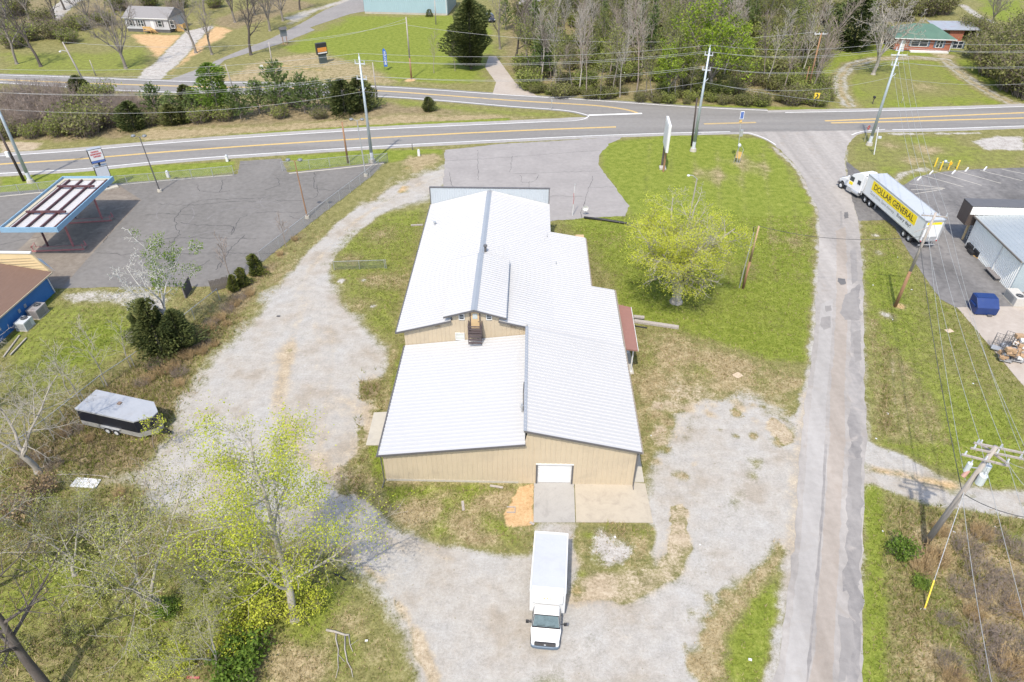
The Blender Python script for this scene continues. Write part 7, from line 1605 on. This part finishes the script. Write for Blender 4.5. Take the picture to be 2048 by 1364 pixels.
sp0 = plant('sapling', 'thin pale leafless sapling behind the cargo trailer', 'sapling', (wd_, None), G(165, 810), 1, 0, 'leafless saplings along the rusty fence', M_BARKP)
for k, (px, py, s, lb) in enumerate(((215, 772, 1.1, 'thin pale sapling above the cargo trailer roof'), (140, 790, .9, 'thin pale sapling on the grass left of the cargo trailer'), (262, 735, .9, 'thin pale sapling below the cedar clump'), (60, 850, .9, 'thin pale sapling at the fence left of the cargo trailer'), (190, 700, .7, 'thin pale sapling alone on the grass below the blue shop'), (110, 880, .8, 'thin pale sapling at the fence below the cargo trailer'), (310, 1010, .7, 'thin pale sapling by the gravel below the fallen sign'))): again(sp0, G(px, py), s, k * 1.3, lb)
# half dead white tree over the cedars
wd_, tp_ = grow(45, 11.0, .24, .35, 5, nb=(7, 6, 4), ang=(48, 50, 50), ln=(.36, .45, .5), up=.05, minr=.02, spread=1.25); lf = MB(); lr = random.Random(4); leaf_quads(lf, [q for q in tp_ if q[0].x > .3 and q[0].z > 5.5 and q[0].y > -1], lr, 3, .2, .085)
plant('half_dead_tree', 'half dead white tree with a few green sprays rising from the dark cedars', 'tree', (wd_, lf), G(345, 690), 1, .6, None, mat('bleached bark', (.43, .42, .39), .85, 0, .18, 4, .3, (1, 1, .5), dirt=(.2, .17, .14), dirt_amt=.6), L_GREEN)
cA = conifer(51, 6.6, 1.75, 8000, .24, 1.1, .02, .55, 0, .25); ce = plant('cedar', 'largest dark cedar of the clump below the half dead tree', 'tree', cA, G(325, 706), 1, 0, 'cedars along the rusty fence', M_BARKD, L_CEDAR)
again(ce, G(368, 702), .72, 2, 'right hand cedar of the clump below the half dead tree'); again(ce, G(298, 692), .62, 4, 'left hand small cedar of the clump below the half dead tree')
cB = conifer(52, 2.8, .85, 2600, .17, .9, .02, .6, 0, .2); cs_ = plant('cedar', 'small olive cedar standing at the fence beside the drive', 'tree', cB, G(514, 549), 1, 0, 'cedars along the rusty fence', M_BARKD, L_CEDARY); again(cs_, G(488, 572), .8, 1, 'smaller olive cedar left of the one beside the drive'); again(cs_, G(470, 582), .7, 2, 'lowest olive cedar by the grey broken fence panel')
wd_, tp_ = grow(47, 3.4, .05, None, 0, clear=.15, nb=(9, 5), ang=(30, 35), ln=(.5, .5), up=.4, minr=.014); sh0 = plant('bare_shrub', 'small bare brown shrub at the long fence by the drive', 'shrub', (wd_, None), G(572, 493), 1, 0, 'bare shrubs at the fence', M_TWIG); again(sh0, G(462, 560), 1.2, 2, 'bare brown shrub above the grey broken fence panel')
wd_, tp_ = grow(49, 3.6, .035, None, 0, clear=.2, nb=(9, 4), ang=(50, 45), ln=(.4, .5), up=.2, minr=.01); lf = MB(); leaf_quads(lf, tp_, random.Random(5), 2, .12, .07); plant('sapling', 'lime leafed sapling in front of the cargo trailer nose', 'sapling', (wd_, lf), G(312, 905), 1, 0, None, M_TWIG, L_LIME)
ub = brush(66, 2.6, 2.2, 70, 3, .09, .012, 4); ub0 = plant('lime_bush', 'lime leafed brush round the foot of the tall lime tree', 'bush', ub, G(560, 1205), 1, 0, 'lime leafed brush of the lower left thicket', M_TWIG, L_LIME)
for k, (px, py, s) in enumerate(((615, 1215, .8), (505, 1240, .9), (420, 1215, .7), (470, 1290, .8), (360, 1330, .7))): again(ub0, G(px, py), s, k * 1.4, 'lime leafed brush in the lower left thicket')
# shrubs of the two lower corners
br_dead = brush(61, 1.6, 1.6, 120, 1, .10, .012, 3); bd0 = plant('dead_bush', 'rusty brown dead leafed bush at the left edge', 'bush', br_dead, G(40, 1025), 1.25, 0, 'dead brown bushes', M_TWIG, L_TAN); again(bd0, G(90, 985), .9, 2, 'smaller rusty dead bush above the large one at the left edge')
br_gr = brush(62, 1.5, 1.3, 70, 4, .10, .012, 3); bg0 = plant('green_bush', 'bright green bush near the bottom left of the fallen branch', 'bush', br_gr, G(492, 1318), 1.25, 0, 'bright green bushes', M_TWIG, L_GREEN); again(bg0, G(470, 1372), 1.2, 2, 'bright green bush cut by the bottom edge'); again(bg0, G(1800, 1108), .85, 1, 'bright green bush left of the transformer pole foot'); again(bg0, G(1840, 1170), .5, 3, 'small green bush below the transformer pole foot'); again(bg0, G(540, 1190), .9, 4, 'bright green bush at the foot of the tall lime tree'); again(bg0, G(335, 1225), .7, 5, 'green bush at the foot of the pale many limbed tree')
br_ol = brush(63, 1.1, 1.5, 90, 1, .08, .009, 3); bo0 = plant('olive_bush', 'olive brush clump in the lower left thicket', 'bush', br_ol, G(200, 1180), 1, 0, 'olive brush of the lower left thicket', M_BARK2, leafmat('pale olive leaves', [(.2, (.15, .17, .04)), (.5, (.27, .29, .07)), (.8, (.40, .40, .13))]))
for k, (px, py, s) in enumerate(((120, 1120, .8), (400, 1180, .9), (300, 1300, .9), (150, 1270, .8), (380, 1260, .8), (440, 1240, .8), (600, 1180, .6), (30, 1310, .9))): again(bo0, G(px, py), s, k * 1.1)
br_tw = brush(64, 1.3, 1.7, 150, 0, .1, .011, 3); bt0 = plant('twig_brush', 'grey brown leafless brush in the lower right field', 'bush', br_tw, G(1930, 1100), 1, 0, 'leafless brush of the lower right field', M_TWIG)
for k, (px, py, s) in enumerate(((1960, 1150, 1.1), (1920, 1180, .8), (1990, 1210, 1.2), (2030, 1180, 1), (1960, 1290, 1.2), (2020, 1290, 1.1), (1990, 1360, 1.2), (1890, 1240, .6), (2040, 1110, 1), (1990, 1080, .8), (1900, 1330, .8))): again(bt0, G(px, py), s, k * 1.7)
br_st = brush(65, 1.1, 1.2, 260, 0, .1, .012, 1, 1.3); bs0 = plant('dry_grass_clump', 'tall straw coloured grass clump at the transformer pole foot', 'grass clump', br_st, G(1868, 1120), 1.2, 0, 'straw coloured grass clumps', mat('straw', (.46, .33, .17), .9, 0, .2, 2))
for k, (px, py, s, lb) in enumerate(((1842, 1140, 1.0, None), (1960, 1070, 1, None), (1945, 1230, .9, None), (2020, 1340, 1.2, None), (1880, 1065, .8, None), (1905, 1360, .9, None), (2035, 1225, 1, None))): again(bs0, G(px, py), s, k * 2.1, 'straw coloured grass clump in the lower right field')
for k, (px, py, s) in enumerate(((530, 545, .7), (500, 590, .9), (470, 610, 1), (440, 640, 1.1), (420, 660, 1), (395, 680, 1.2), (405, 705, 1), (375, 715, 1.1), (350, 735, 1), (330, 745, 1.2), (300, 760, 1), (360, 770, .8), (590, 480, .7), (560, 510, .7), (345, 700, .9), (455, 650, .7), (430, 690, .8), (130, 870, .9), (90, 915, 1), (180, 880, .7), (240, 990, .7))): again(bs0, G(px, py), s * .8, k * 1.9, 'straw coloured weed clump along the rusty fence', 'straw coloured weeds along the rusty fence')
for k, (px, py, s) in enumerate(((480, 598, .8), (455, 622, .9), (425, 650, .9), (410, 690, .8), (380, 695, 1), (360, 750, .9), (310, 735, 1), (285, 770, .8), (150, 865, .9), (60, 925, 1), (110, 935, .8))): again(bt0, G(px, py), s * .8, k * 1.3, 'brown leafless brush along the rusty fence', 'brown brush along the rusty fence')
# --- far side of the highway: row of pines and brush
pn = [plant('pine', 'young bushy pine of the row between the two roads', 'tree', pine(70 + k, 7.0, 3.9, .42, .75), (0, 0, 0), 1, 0, 'young pines between the two roads', M_BARK, L_PINE) for k in range(2)]
cd = plant('cedar', 'dark young cedar of the row between the two roads', 'tree', conifer(73, 5, 2.4, 3200, .34, 1.0, .02, .65, 0, .15), (0, 0, 0), 1, 0, 'young cedars between the two roads', M_BARKD, L_CEDAR)
lim = plant('leafing_tree', 'light green leafing tree of the row between the two roads', 'tree', conifer(74, 7, 2.1, 2800, .3, .9, .05, .35, 0, .4), (0, 0, 0), 1, 0, None, M_BARK, L_GREEN)
first = {}
def put(proto, px, py, s, rz=None, label=None, group=None):
    loc = G(px, py); rz = rt_.uniform(0, 6.28) if rz is None else rz
    if proto.name not in first:
        first[proto.name] = 1; proto.location = loc; proto.scale = (s, s, s); proto.rotation_euler = (0, 0, rz)
        if label: proto['label'] = label
        if group: proto['group'] = group
        return proto
    return again(proto, loc, s, rz, label, group)
for k, (i, px, py, s) in enumerate(((0, 316, 232, .85), (0, 352, 240, .75), (1, 482, 238, .85), (0, 520, 228, .95), (1, 565, 222, 1.25), (0, 640, 222, .85), (1, 392, 236, .7), (0, 668, 218, .7))): put(pn[i], px, py, s)
put(pn[0], 610, 226, 1.0, None, 'yellow green bushy pine left of the dark cedar in the row'); put(lim, 440, 232, 1.35, None, 'tall light green leafing tree standing in the pine row')
put(cd, 690, 224, 1.2, None, 'broad dark cedar next to the fence corner pole in the row'); put(cd, 722, 220, 1.15); put(cd, 345, 248, .8); put(cd, 368, 246, .6); put(cd, 270, 258, .95, None, 'small dark cedar at the left end of the pine row'); put(cd, 857, 222, .5, None, 'lone small cedar on the bank between the roads'); put(cd, 167, 200, 1.0, None, 'dark cedar by the road at the left above the brush'); put(cd, 376, 213, .8)
FB = [plant('bank_shrub', 'leafless brown shrub on the bank between the roads', 'shrub', brush(80 + k, 4.0, 3.2, 130, 0, .1, .03, 4), (0, 0, 0), 1, 0, 'brown shrubs on the bank', M_TWIG) for k in range(2)]
FG = [plant('bank_bush', 'olive green bush on the bank between the roads', 'bush', brush(83 + k, 3.4, 2.8, 150, 1, .17, .028, 5), (0, 0, 0), 1, 0, 'green bushes on the bank', M_TWIG, (L_OLIVE, leafmat('yellow green brush leaves', [(.2, (.11, .14, .03)), (.5, (.22, .25, .06)), (.8, (.34, .36, .11))]))[k]) for k in range(2)]
for k, (px, py, s) in enumerate(((15, 255, 1.3), (55, 262, 1.3), (95, 255, 1.35), (130, 245, 1.1), (40, 225, 1.2), (85, 225, 1.2), (130, 215, 1.1), (215, 250, 1.2), (240, 235, 1.1), (200, 228, 1.0), (295, 222, .9), (255, 212, .9), (10, 210, 1.1), (60, 200, 1.0), (110, 197, .9), (420, 205, .6), (550, 205, .6), (590, 210, .8))): put(FB[k % 2], px, py, s)
for k, (px, py, s) in enumerate(((175, 268, 1.3), (150, 262, 1.2), (195, 255, 1.2), (120, 270, .8), (10, 275, .9), (65, 275, .7), (180, 235, 1.2), (205, 205, 1.1), (300, 250, .7), (450, 240, .8), (430, 215, .8), (560, 236, .6), (640, 236, .6), (400, 244, .8))): put(FG[k % 2], px, py, s)
# --- woods beyond the junction
WT = [plant('woodland_tree', 'slender leafless tree of the wood beyond the junction', 'tree', (grow(90 + k, 14, .15, None, 0, clear=.38, nb=(22, 8), ang=(34, 40), ln=(.27, .5), up=.4, minr=.020)[0], None), (0, 0, 0), 1, 0, 'slender bare trees of the wood', M_BARKP if k == 1 else mat('grey brown bark', (.25, .205, .17), .9, 0, .2, 3)) for k in range(4)]
wg, tg = grow(97, 13, .14, None, 0, clear=.3, nb=(14, 6), ang=(40, 42), ln=(.3, .5), up=.3, minr=.022); lf = MB(); leaf_quads(lf, tg, random.Random(6), 2, .3, .16)
WL = plant('woodland_tree', 'slender tree in fresh green leaf in the wood beyond the junction', 'tree', (wg, lf), (0, 0, 0), 1, 0, 'leafing trees of the wood', M_BARK, leafmat('soft mixed leaves', [(.2, (.11, .13, .03)), (.5, (.21, .235, .06)), (.8, (.33, .34, .11))]))
wg, tg = grow(98, 12, .26, .22, 6, nb=(8, 6, 4), ang=(48, 46, 45), ln=(.4, .5, .5), up=.2, minr=.02); lf = MB(); leaf_quads(lf, tg, random.Random(7), 2, .3, .17)
LT = plant('lime_tree', 'large bright lime green tree standing out of the wood', 'tree', (wg, lf), G(1420, 192), 1.25, 0, None, M_BARK, leafmat('bright lime leaves', [(.2, (.12, .19, .015)), (.5, (.24, .32, .03)), (.8, (.36, .42, .06))])); first[LT.name] = 1
put(LT, 1335, 198, .75, 2.0, 'smaller bright lime tree at the roadside edge of the wood')
WS = [plant('understory_bush', 'bush of the wood edge beyond the junction', 'bush', brush(101 + k, 2.8, 2.4, 110, (2, 2, 1)[k], .17, .022, 5), (0, 0, 0), 1, 0, 'bushes of the wood edge', M_TWIG, (MATS['yellow green brush leaves'], L_OLIVE, L_OLIVE)[k]) for k in range(3)]
WP = plant('woodland_pine', 'tall dark pine of the wood beyond the junction', 'tree', pine(110, 13, 3.6, .5, .7), (0, 0, 0), 1, 0, 'tall pines of the wood', M_BARK, L_PINE)
WPY = np.array([G(*p)[:2] for p in [(1050, 178), (1110, 195), (1250, 206), (1536, 217), (1660, 214), (1650, 120), (1610, 70), (1600, 10), (1500, -25), (1060, -25), (1045, 90)]])
def sow(n, poly, mind, seed):
    rg = random.Random(seed); out = []; lo, hi = poly.min(0), poly.max(0); tries = 0
    while len(out) < n and tries < 20000:
        tries += 1; x, y = rg.uniform(lo[0], hi[0]), rg.uniform(lo[1], hi[1])
        if not inside(np.array([x]), np.array([y]), poly)[0]: continue
        if all((x - a) ** 2 + (y - b) ** 2 > mind * mind for a, b in out): out.append((x, y))
    return out
def putw(proto, x, y, s, rz, label=None):
    if proto.name not in first:
        first[proto.name] = 1; proto.location = (x, y, 0); proto.scale = (s, s, s); proto.rotation_euler = (0, 0, rz); return proto
    return again(proto, (x, y, 0), s, rz, label)
rg = random.Random(31)
for k, (x, y) in enumerate(sow(250, WPY, 1.9, 5)):
    if y > 150 and rg.random() < .12: putw(WP, x, y, rg.uniform(.7, 1.05), rg.uniform(0, 6))
    elif rg.random() < .52: putw(WL, x, y, rg.uniform(.6, 1.0), rg.uniform(0, 6))
    else: putw(WT[k % 4], x, y, rg.uniform(.7, 1.1), rg.uniform(0, 6))
EDGE = pg([(1060, 186), (1130, 195), (1250, 204), (1390, 211), (1536, 215), (1650, 213)])
for k in range(46):
    f = k / 45 * (len(EDGE) - 1); i = min(int(f), len(EDGE) - 2); p = EDGE[i].lerp(EDGE[i + 1], f - i); putw(WS[k % 3], p.x + rg.gauss(0, 1.2), p.y + abs(rg.gauss(1.8, 2.2)), rg.uniform(.3, .75), rg.uniform(0, 6))
for k, (x, y) in enumerate(sow(190, WPY, 1.9, 9)): putw(WS[(k * 2) % 3], x, y, rg.uniform(.8, 1.0 + min(1.0, (y - 138) * .04)), rg.uniform(0, 6))
# --- specimen trees at the top
cedar_big = plant('cedar', 'huge dark cedar beside the concrete drive at the top', 'tree', conifer(120, 14.2, 3.8, 13000, .42, 1.3, .08, .42, 0, .34), G(942, 138), 1, 0, None, M_BARKD, L_CEDAR)
BT = [plant('bare_tree', 'tall leafless tree at the top left', 'tree', (grow(130 + k, 14, .32, (None, .2, None)[k], 7, clear=.22, nb=((14, 8, 4), (7, 7, 4), (12, 8, 4))[k], ang=(45, 45, 45), ln=(.36, .5, .5), up=.25, minr=.022, spread=.8)[0], None), (0, 0, 0), 1, 0, 'leafless trees at the top left', M_BARK if k else M_BARKD) for k in range(3)]
put(BT[1], 252, 137, 1.05, 0, 'many stemmed leafless tree before the grey house at the top left'); put(BT[0], 82, 133, 1.0, 0, 'dark leafless tree left of the many stemmed one'); put(BT[2], 392, 106, .95, 0, 'leafless tree just left of the new white drive of the grey house'); put(BT[2], 424, 109, .85, 2, 'leafless tree between the white drive and the church drive'); put(BT[0], 502, 110, 1.0, 3, 'leafless tree with wide limbs beside the church drive'); put(BT[2], 34, 128, .9, 4, 'pale leaning leafless tree at the far left edge')
for px, py, s in ((540, 62, .9), (566, 42, .9), (600, 20, .9), (470, 45, .9), (510, 30, .9), (20, 60, .9), (120, 70, .9), (60, 40, .9), (180, 55, .8), (230, 30, .9), (410, 30, .9), (660, -5, .8), (300, 10, .8), (130, 20, .9), (20, 10, .9), (370, 12, .9)): put(BT[rg.randrange(3)], px, py, s, None, 'tall leafless tree of the grove behind the grey house')
for px, py, s in ((30, 95, 1.1), (60, 80, 1.2), (110, 75, 1.2), (140, 85, 1.0), (10, 70, 1.2), (90, 50, 1.2), (160, 60, 1), (40, 30, 1.3), (210, 50, 1), (5, 40, 1.3), (240, 20, 1.2), (300, 12, 1.2), (360, 15, 1.1), (430, 15, 1.0)): put(FG[rg.randrange(2)], px, py, s, None, 'green bush of the grove at the top left', 'green bushes of the top left grove')
for px, py, s in ((45, 70, .9), (130, 60, 1), (80, 62, .9), (190, 40, 1), (350, 25, .9), (20, 85, .8), (270, 25, .9)): put(FB[rg.randrange(2)], px, py, s, None, 'brown shrub of the grove at the top left', 'brown shrubs of the top left grove')
put(BT[0], 1032, 128, .95, 2.2, 'grey leafless tree with broken limbs at the left end of the wood'); put(BT[2], 1000, 98, .8, 1, 'leafless tree beside the parked car at the top'); put(WP, 1068, 92, .9, None, 'tall dark pine before the small cottage at the top'); put(WP, 1012, 60, .7, None, 'pine left of the small cottage at the top')
ys = plant('young_tree', 'thin leafless young tree on the slope right of the blue flag', 'tree', (grow(140, 8.0, .07, None, 0, clear=.25, nb=(12, 5), ang=(35, 40), ln=(.3, .5), up=.4, minr=.018)[0], None), G(868, 146), 1, 0, None, M_TWIG)
again(ys, G(910, 142), .75, 2, 'thin pale young tree left of the huge cedar')
plant('round_shrub', 'clipped round dark shrub before the pale blue hall', 'shrub', conifer(141, 1.9, 1.1, 700, .2, .1, .02, .35), G(859, 33), 1, 0, None, M_BARKD, L_CEDAR)
plant('evergreen_tree', 'dense glossy dark evergreen left of the white barked tree', 'tree', conifer(142, 12.0, 5.2, 8000, .5, .9, .06, .38, 0, .4), G(1702, 100), 1, 0, None, M_BARKD, L_MAG)
plant('sycamore_tree', 'large white barked leafless tree in front of the brick house', 'tree', (grow(143, 14.5, .38, .28, 7, nb=(9, 7, 4), ang=(48, 48, 48), ln=(.36, .48, .5), up=.12, minr=.028, spread=1.0)[0], None), G(1746, 149), 1, .5, None, M_BARKP)
RB = [plant('brush_thicket', 'tall olive brown thicket at the right beside the loop drive', 'bush', brush(150 + k, 6.5, 5.0, 170, 2, .24, .04, 5), (0, 0, 0), 1, 0, 'thicket at the right edge', M_TWIG, L_OLIVE) for k in range(2)]
for px, py, s in ((1985, 150, 1.1), (2030, 180, 1.2), (2020, 145, 1.2), (1965, 118, .9), (2045, 120, 1.1), (2000, 95, .9), (2060, 195, 1.1), (1940, 75, .7), (2048, 85, 1)): put(RB[rg.randrange(2)], px, py, s)
for px, py, s in ((1800, 40, .9), (1845, 30, 1.0), (1880, 28, .8), (1760, 40, .9), (1660, 50, .9), (1640, 110, .6), (1610, 150, .6), (1740, 85, .6), (1830, 12, 1), (1590, 40, .9), (1550, 20, .9), (1500, 10, .9)): put(RB[rg.randrange(2)], px, py, s, None, 'bushy growth behind the brick house and the loop lawn', 'bushes behind the loop lawn')
put(BT[1], 1982, 50, .7, 1, 'dark leafless tree on the far green field at the top right'); put(BT[0], 1830, 25, .7, 2, 'leafless tree behind the green roof'); put(BT[2], 1790, 35, .7, 3, 'leafless tree left behind the green roof')
for px, py, s in ((1630, 210, .8), (1600, 205, .9), (1650, 200, .7), (1580, 208, .9), (1640, 185, .8)): put(FG[rg.randrange(2)], px, py, s, None, 'green bush round the foot of the crossarm pole', 'bushes round the crossarm pole')

# --- grass: blades for the lawn, the dry ground and the brush (nobody could count them)
BLOCK += [px2([(1335, 1005), (1385, 1005), (1392, 1100), (1350, 1190), (1150, 1210), (1150, 1150), (1290, 1150)])]
BLOCK += [np.array([(-11.9, 38.4), (9.3, 38.4), (9.3, 61.9), (6.9, 61.9), (6.9, 79.8), (-12.5, 79.8)]), np.array([(b.x, b.y) for b in [ct.matrix_world @ Vector((0, 0, 0))]] * 3)]
def blades(name, w_sel, n, hgt, wid, m, seed, per=3, lean=.5, ymax=88):
    rg = np.random.default_rng(seed); sel = np.where((PX > -62) & (PX < 68) & (PY > 14) & (PY < ymax))[0]; wsel = w_sel(sel); wsel = np.clip(wsel, 0, None)
    ar = np.ones(len(sel)); pr = wsel / wsel.sum(); idx = sel[rg.choice(len(sel), n, p=pr)]
    x = PX[idx] + rg.uniform(-.17, .17, n); y = PY[idx] + rg.uniform(-.17, .17, n); ok = np.ones(n, bool)
    for P in BLOCK:
        j = np.where((x > P[:, 0].min()) & (x < P[:, 0].max()) & (y > P[:, 1].min()) & (y < P[:, 1].max()))[0]
        if len(j): ok[j] &= ~inside(x[j], y[j], P)
    x, y = x[ok], y[ok]; n = len(x); x = np.repeat(x, per) + rg.normal(0, wid * 2, n * per); y = np.repeat(y, per) + rg.normal(0, wid * 2, n * per); N = n * per
    a = rg.uniform(0, 6.28, N); h = hgt * rg.uniform(.5, 1.4, N); l = h * lean * rg.uniform(.4, 1.5, N); b = rg.uniform(0, 6.28, N); ww = wid * rg.uniform(.6, 1.4, N)
    v = np.zeros((N, 3, 3), np.float32); v[:, 0, 0] = x - np.cos(a) * ww; v[:, 0, 1] = y - np.sin(a) * ww; v[:, 1, 0] = x + np.cos(a) * ww; v[:, 1, 1] = y + np.sin(a) * ww; v[:, 2, 0] = x + np.cos(b) * l; v[:, 2, 1] = y + np.sin(b) * l; v[:, 2, 2] = h; v[:, :2, 2] = -.01
    me = bpy.data.meshes.new(name); me.vertices.add(N * 3); me.vertices.foreach_set('co', v.ravel()); me.loops.add(N * 3); me.loops.foreach_set('vertex_index', np.arange(N * 3, dtype=np.int32)); me.polygons.add(N); me.polygons.foreach_set('loop_start', np.arange(0, N * 3, 3, dtype=np.int32)); me.update(calc_edges=True); me.materials.append(m)
    o = bpy.data.objects.new(name, me); COL.objects.link(o); tag(o, None, None, None, 'stuff')
G_LUSH = leafmat('lawn blades', [(.2, (.10, .145, .013)), (.5, (.19, .235, .034)), (.8, (.32, .34, .085))], .5, .3); G_DULL = leafmat('dull grass blades', [(.2, (.09, .10, .025)), (.5, (.20, .19, .07)), (.8, (.34, .30, .15))], .5, .25); G_DRY = leafmat('dry grass blades', [(.2, (.20, .15, .07)), (.5, (.38, .30, .16)), (.8, (.56, .46, .28))], .5, .25)
ng = lambda s: np.clip(1 - Wt[s, 3] * 1.6 - Wt[s, 4] * .8 - Wt[s, 6] - Wt[s, 5], 0, 1)
blades('lawn_grass', lambda s: (Wt[s, 0] + Wt[s, 7]) * ng(s), 60000, .10, .035, G_LUSH, 1)
blades('field_grass', lambda s: ng(s) * (1.1 - Wt[s, 0]) * (1 - Wt[s, 2]) * (1.05 - Wt[s, 1]).clip(0, 1) ** 1.5, 38000, .11, .035, G_DULL, 2)
blades('dry_grass', lambda s: ng(s) * (Wt[s, 1] + .8 * Wt[s, 2] + .04), 45000, .15, .03, G_DRY, 3, 3, .9)
blades('tall_weeds', lambda s: ng(s) * Wt[s, 2] * (PY[s] < 62) + .0, 7000, .40, .025, G_DRY, 4, 3, .8); blades('tall_weeds', lambda s: ng(s) * Wt[s, 2] * (PY[s] < 62), 8000, .34, .03, leafmat('green weed blades', [(.2, (.12, .14, .025)), (.5, (.23, .25, .055)), (.8, (.35, .34, .11))], .6, .3), 5, 3, .7)
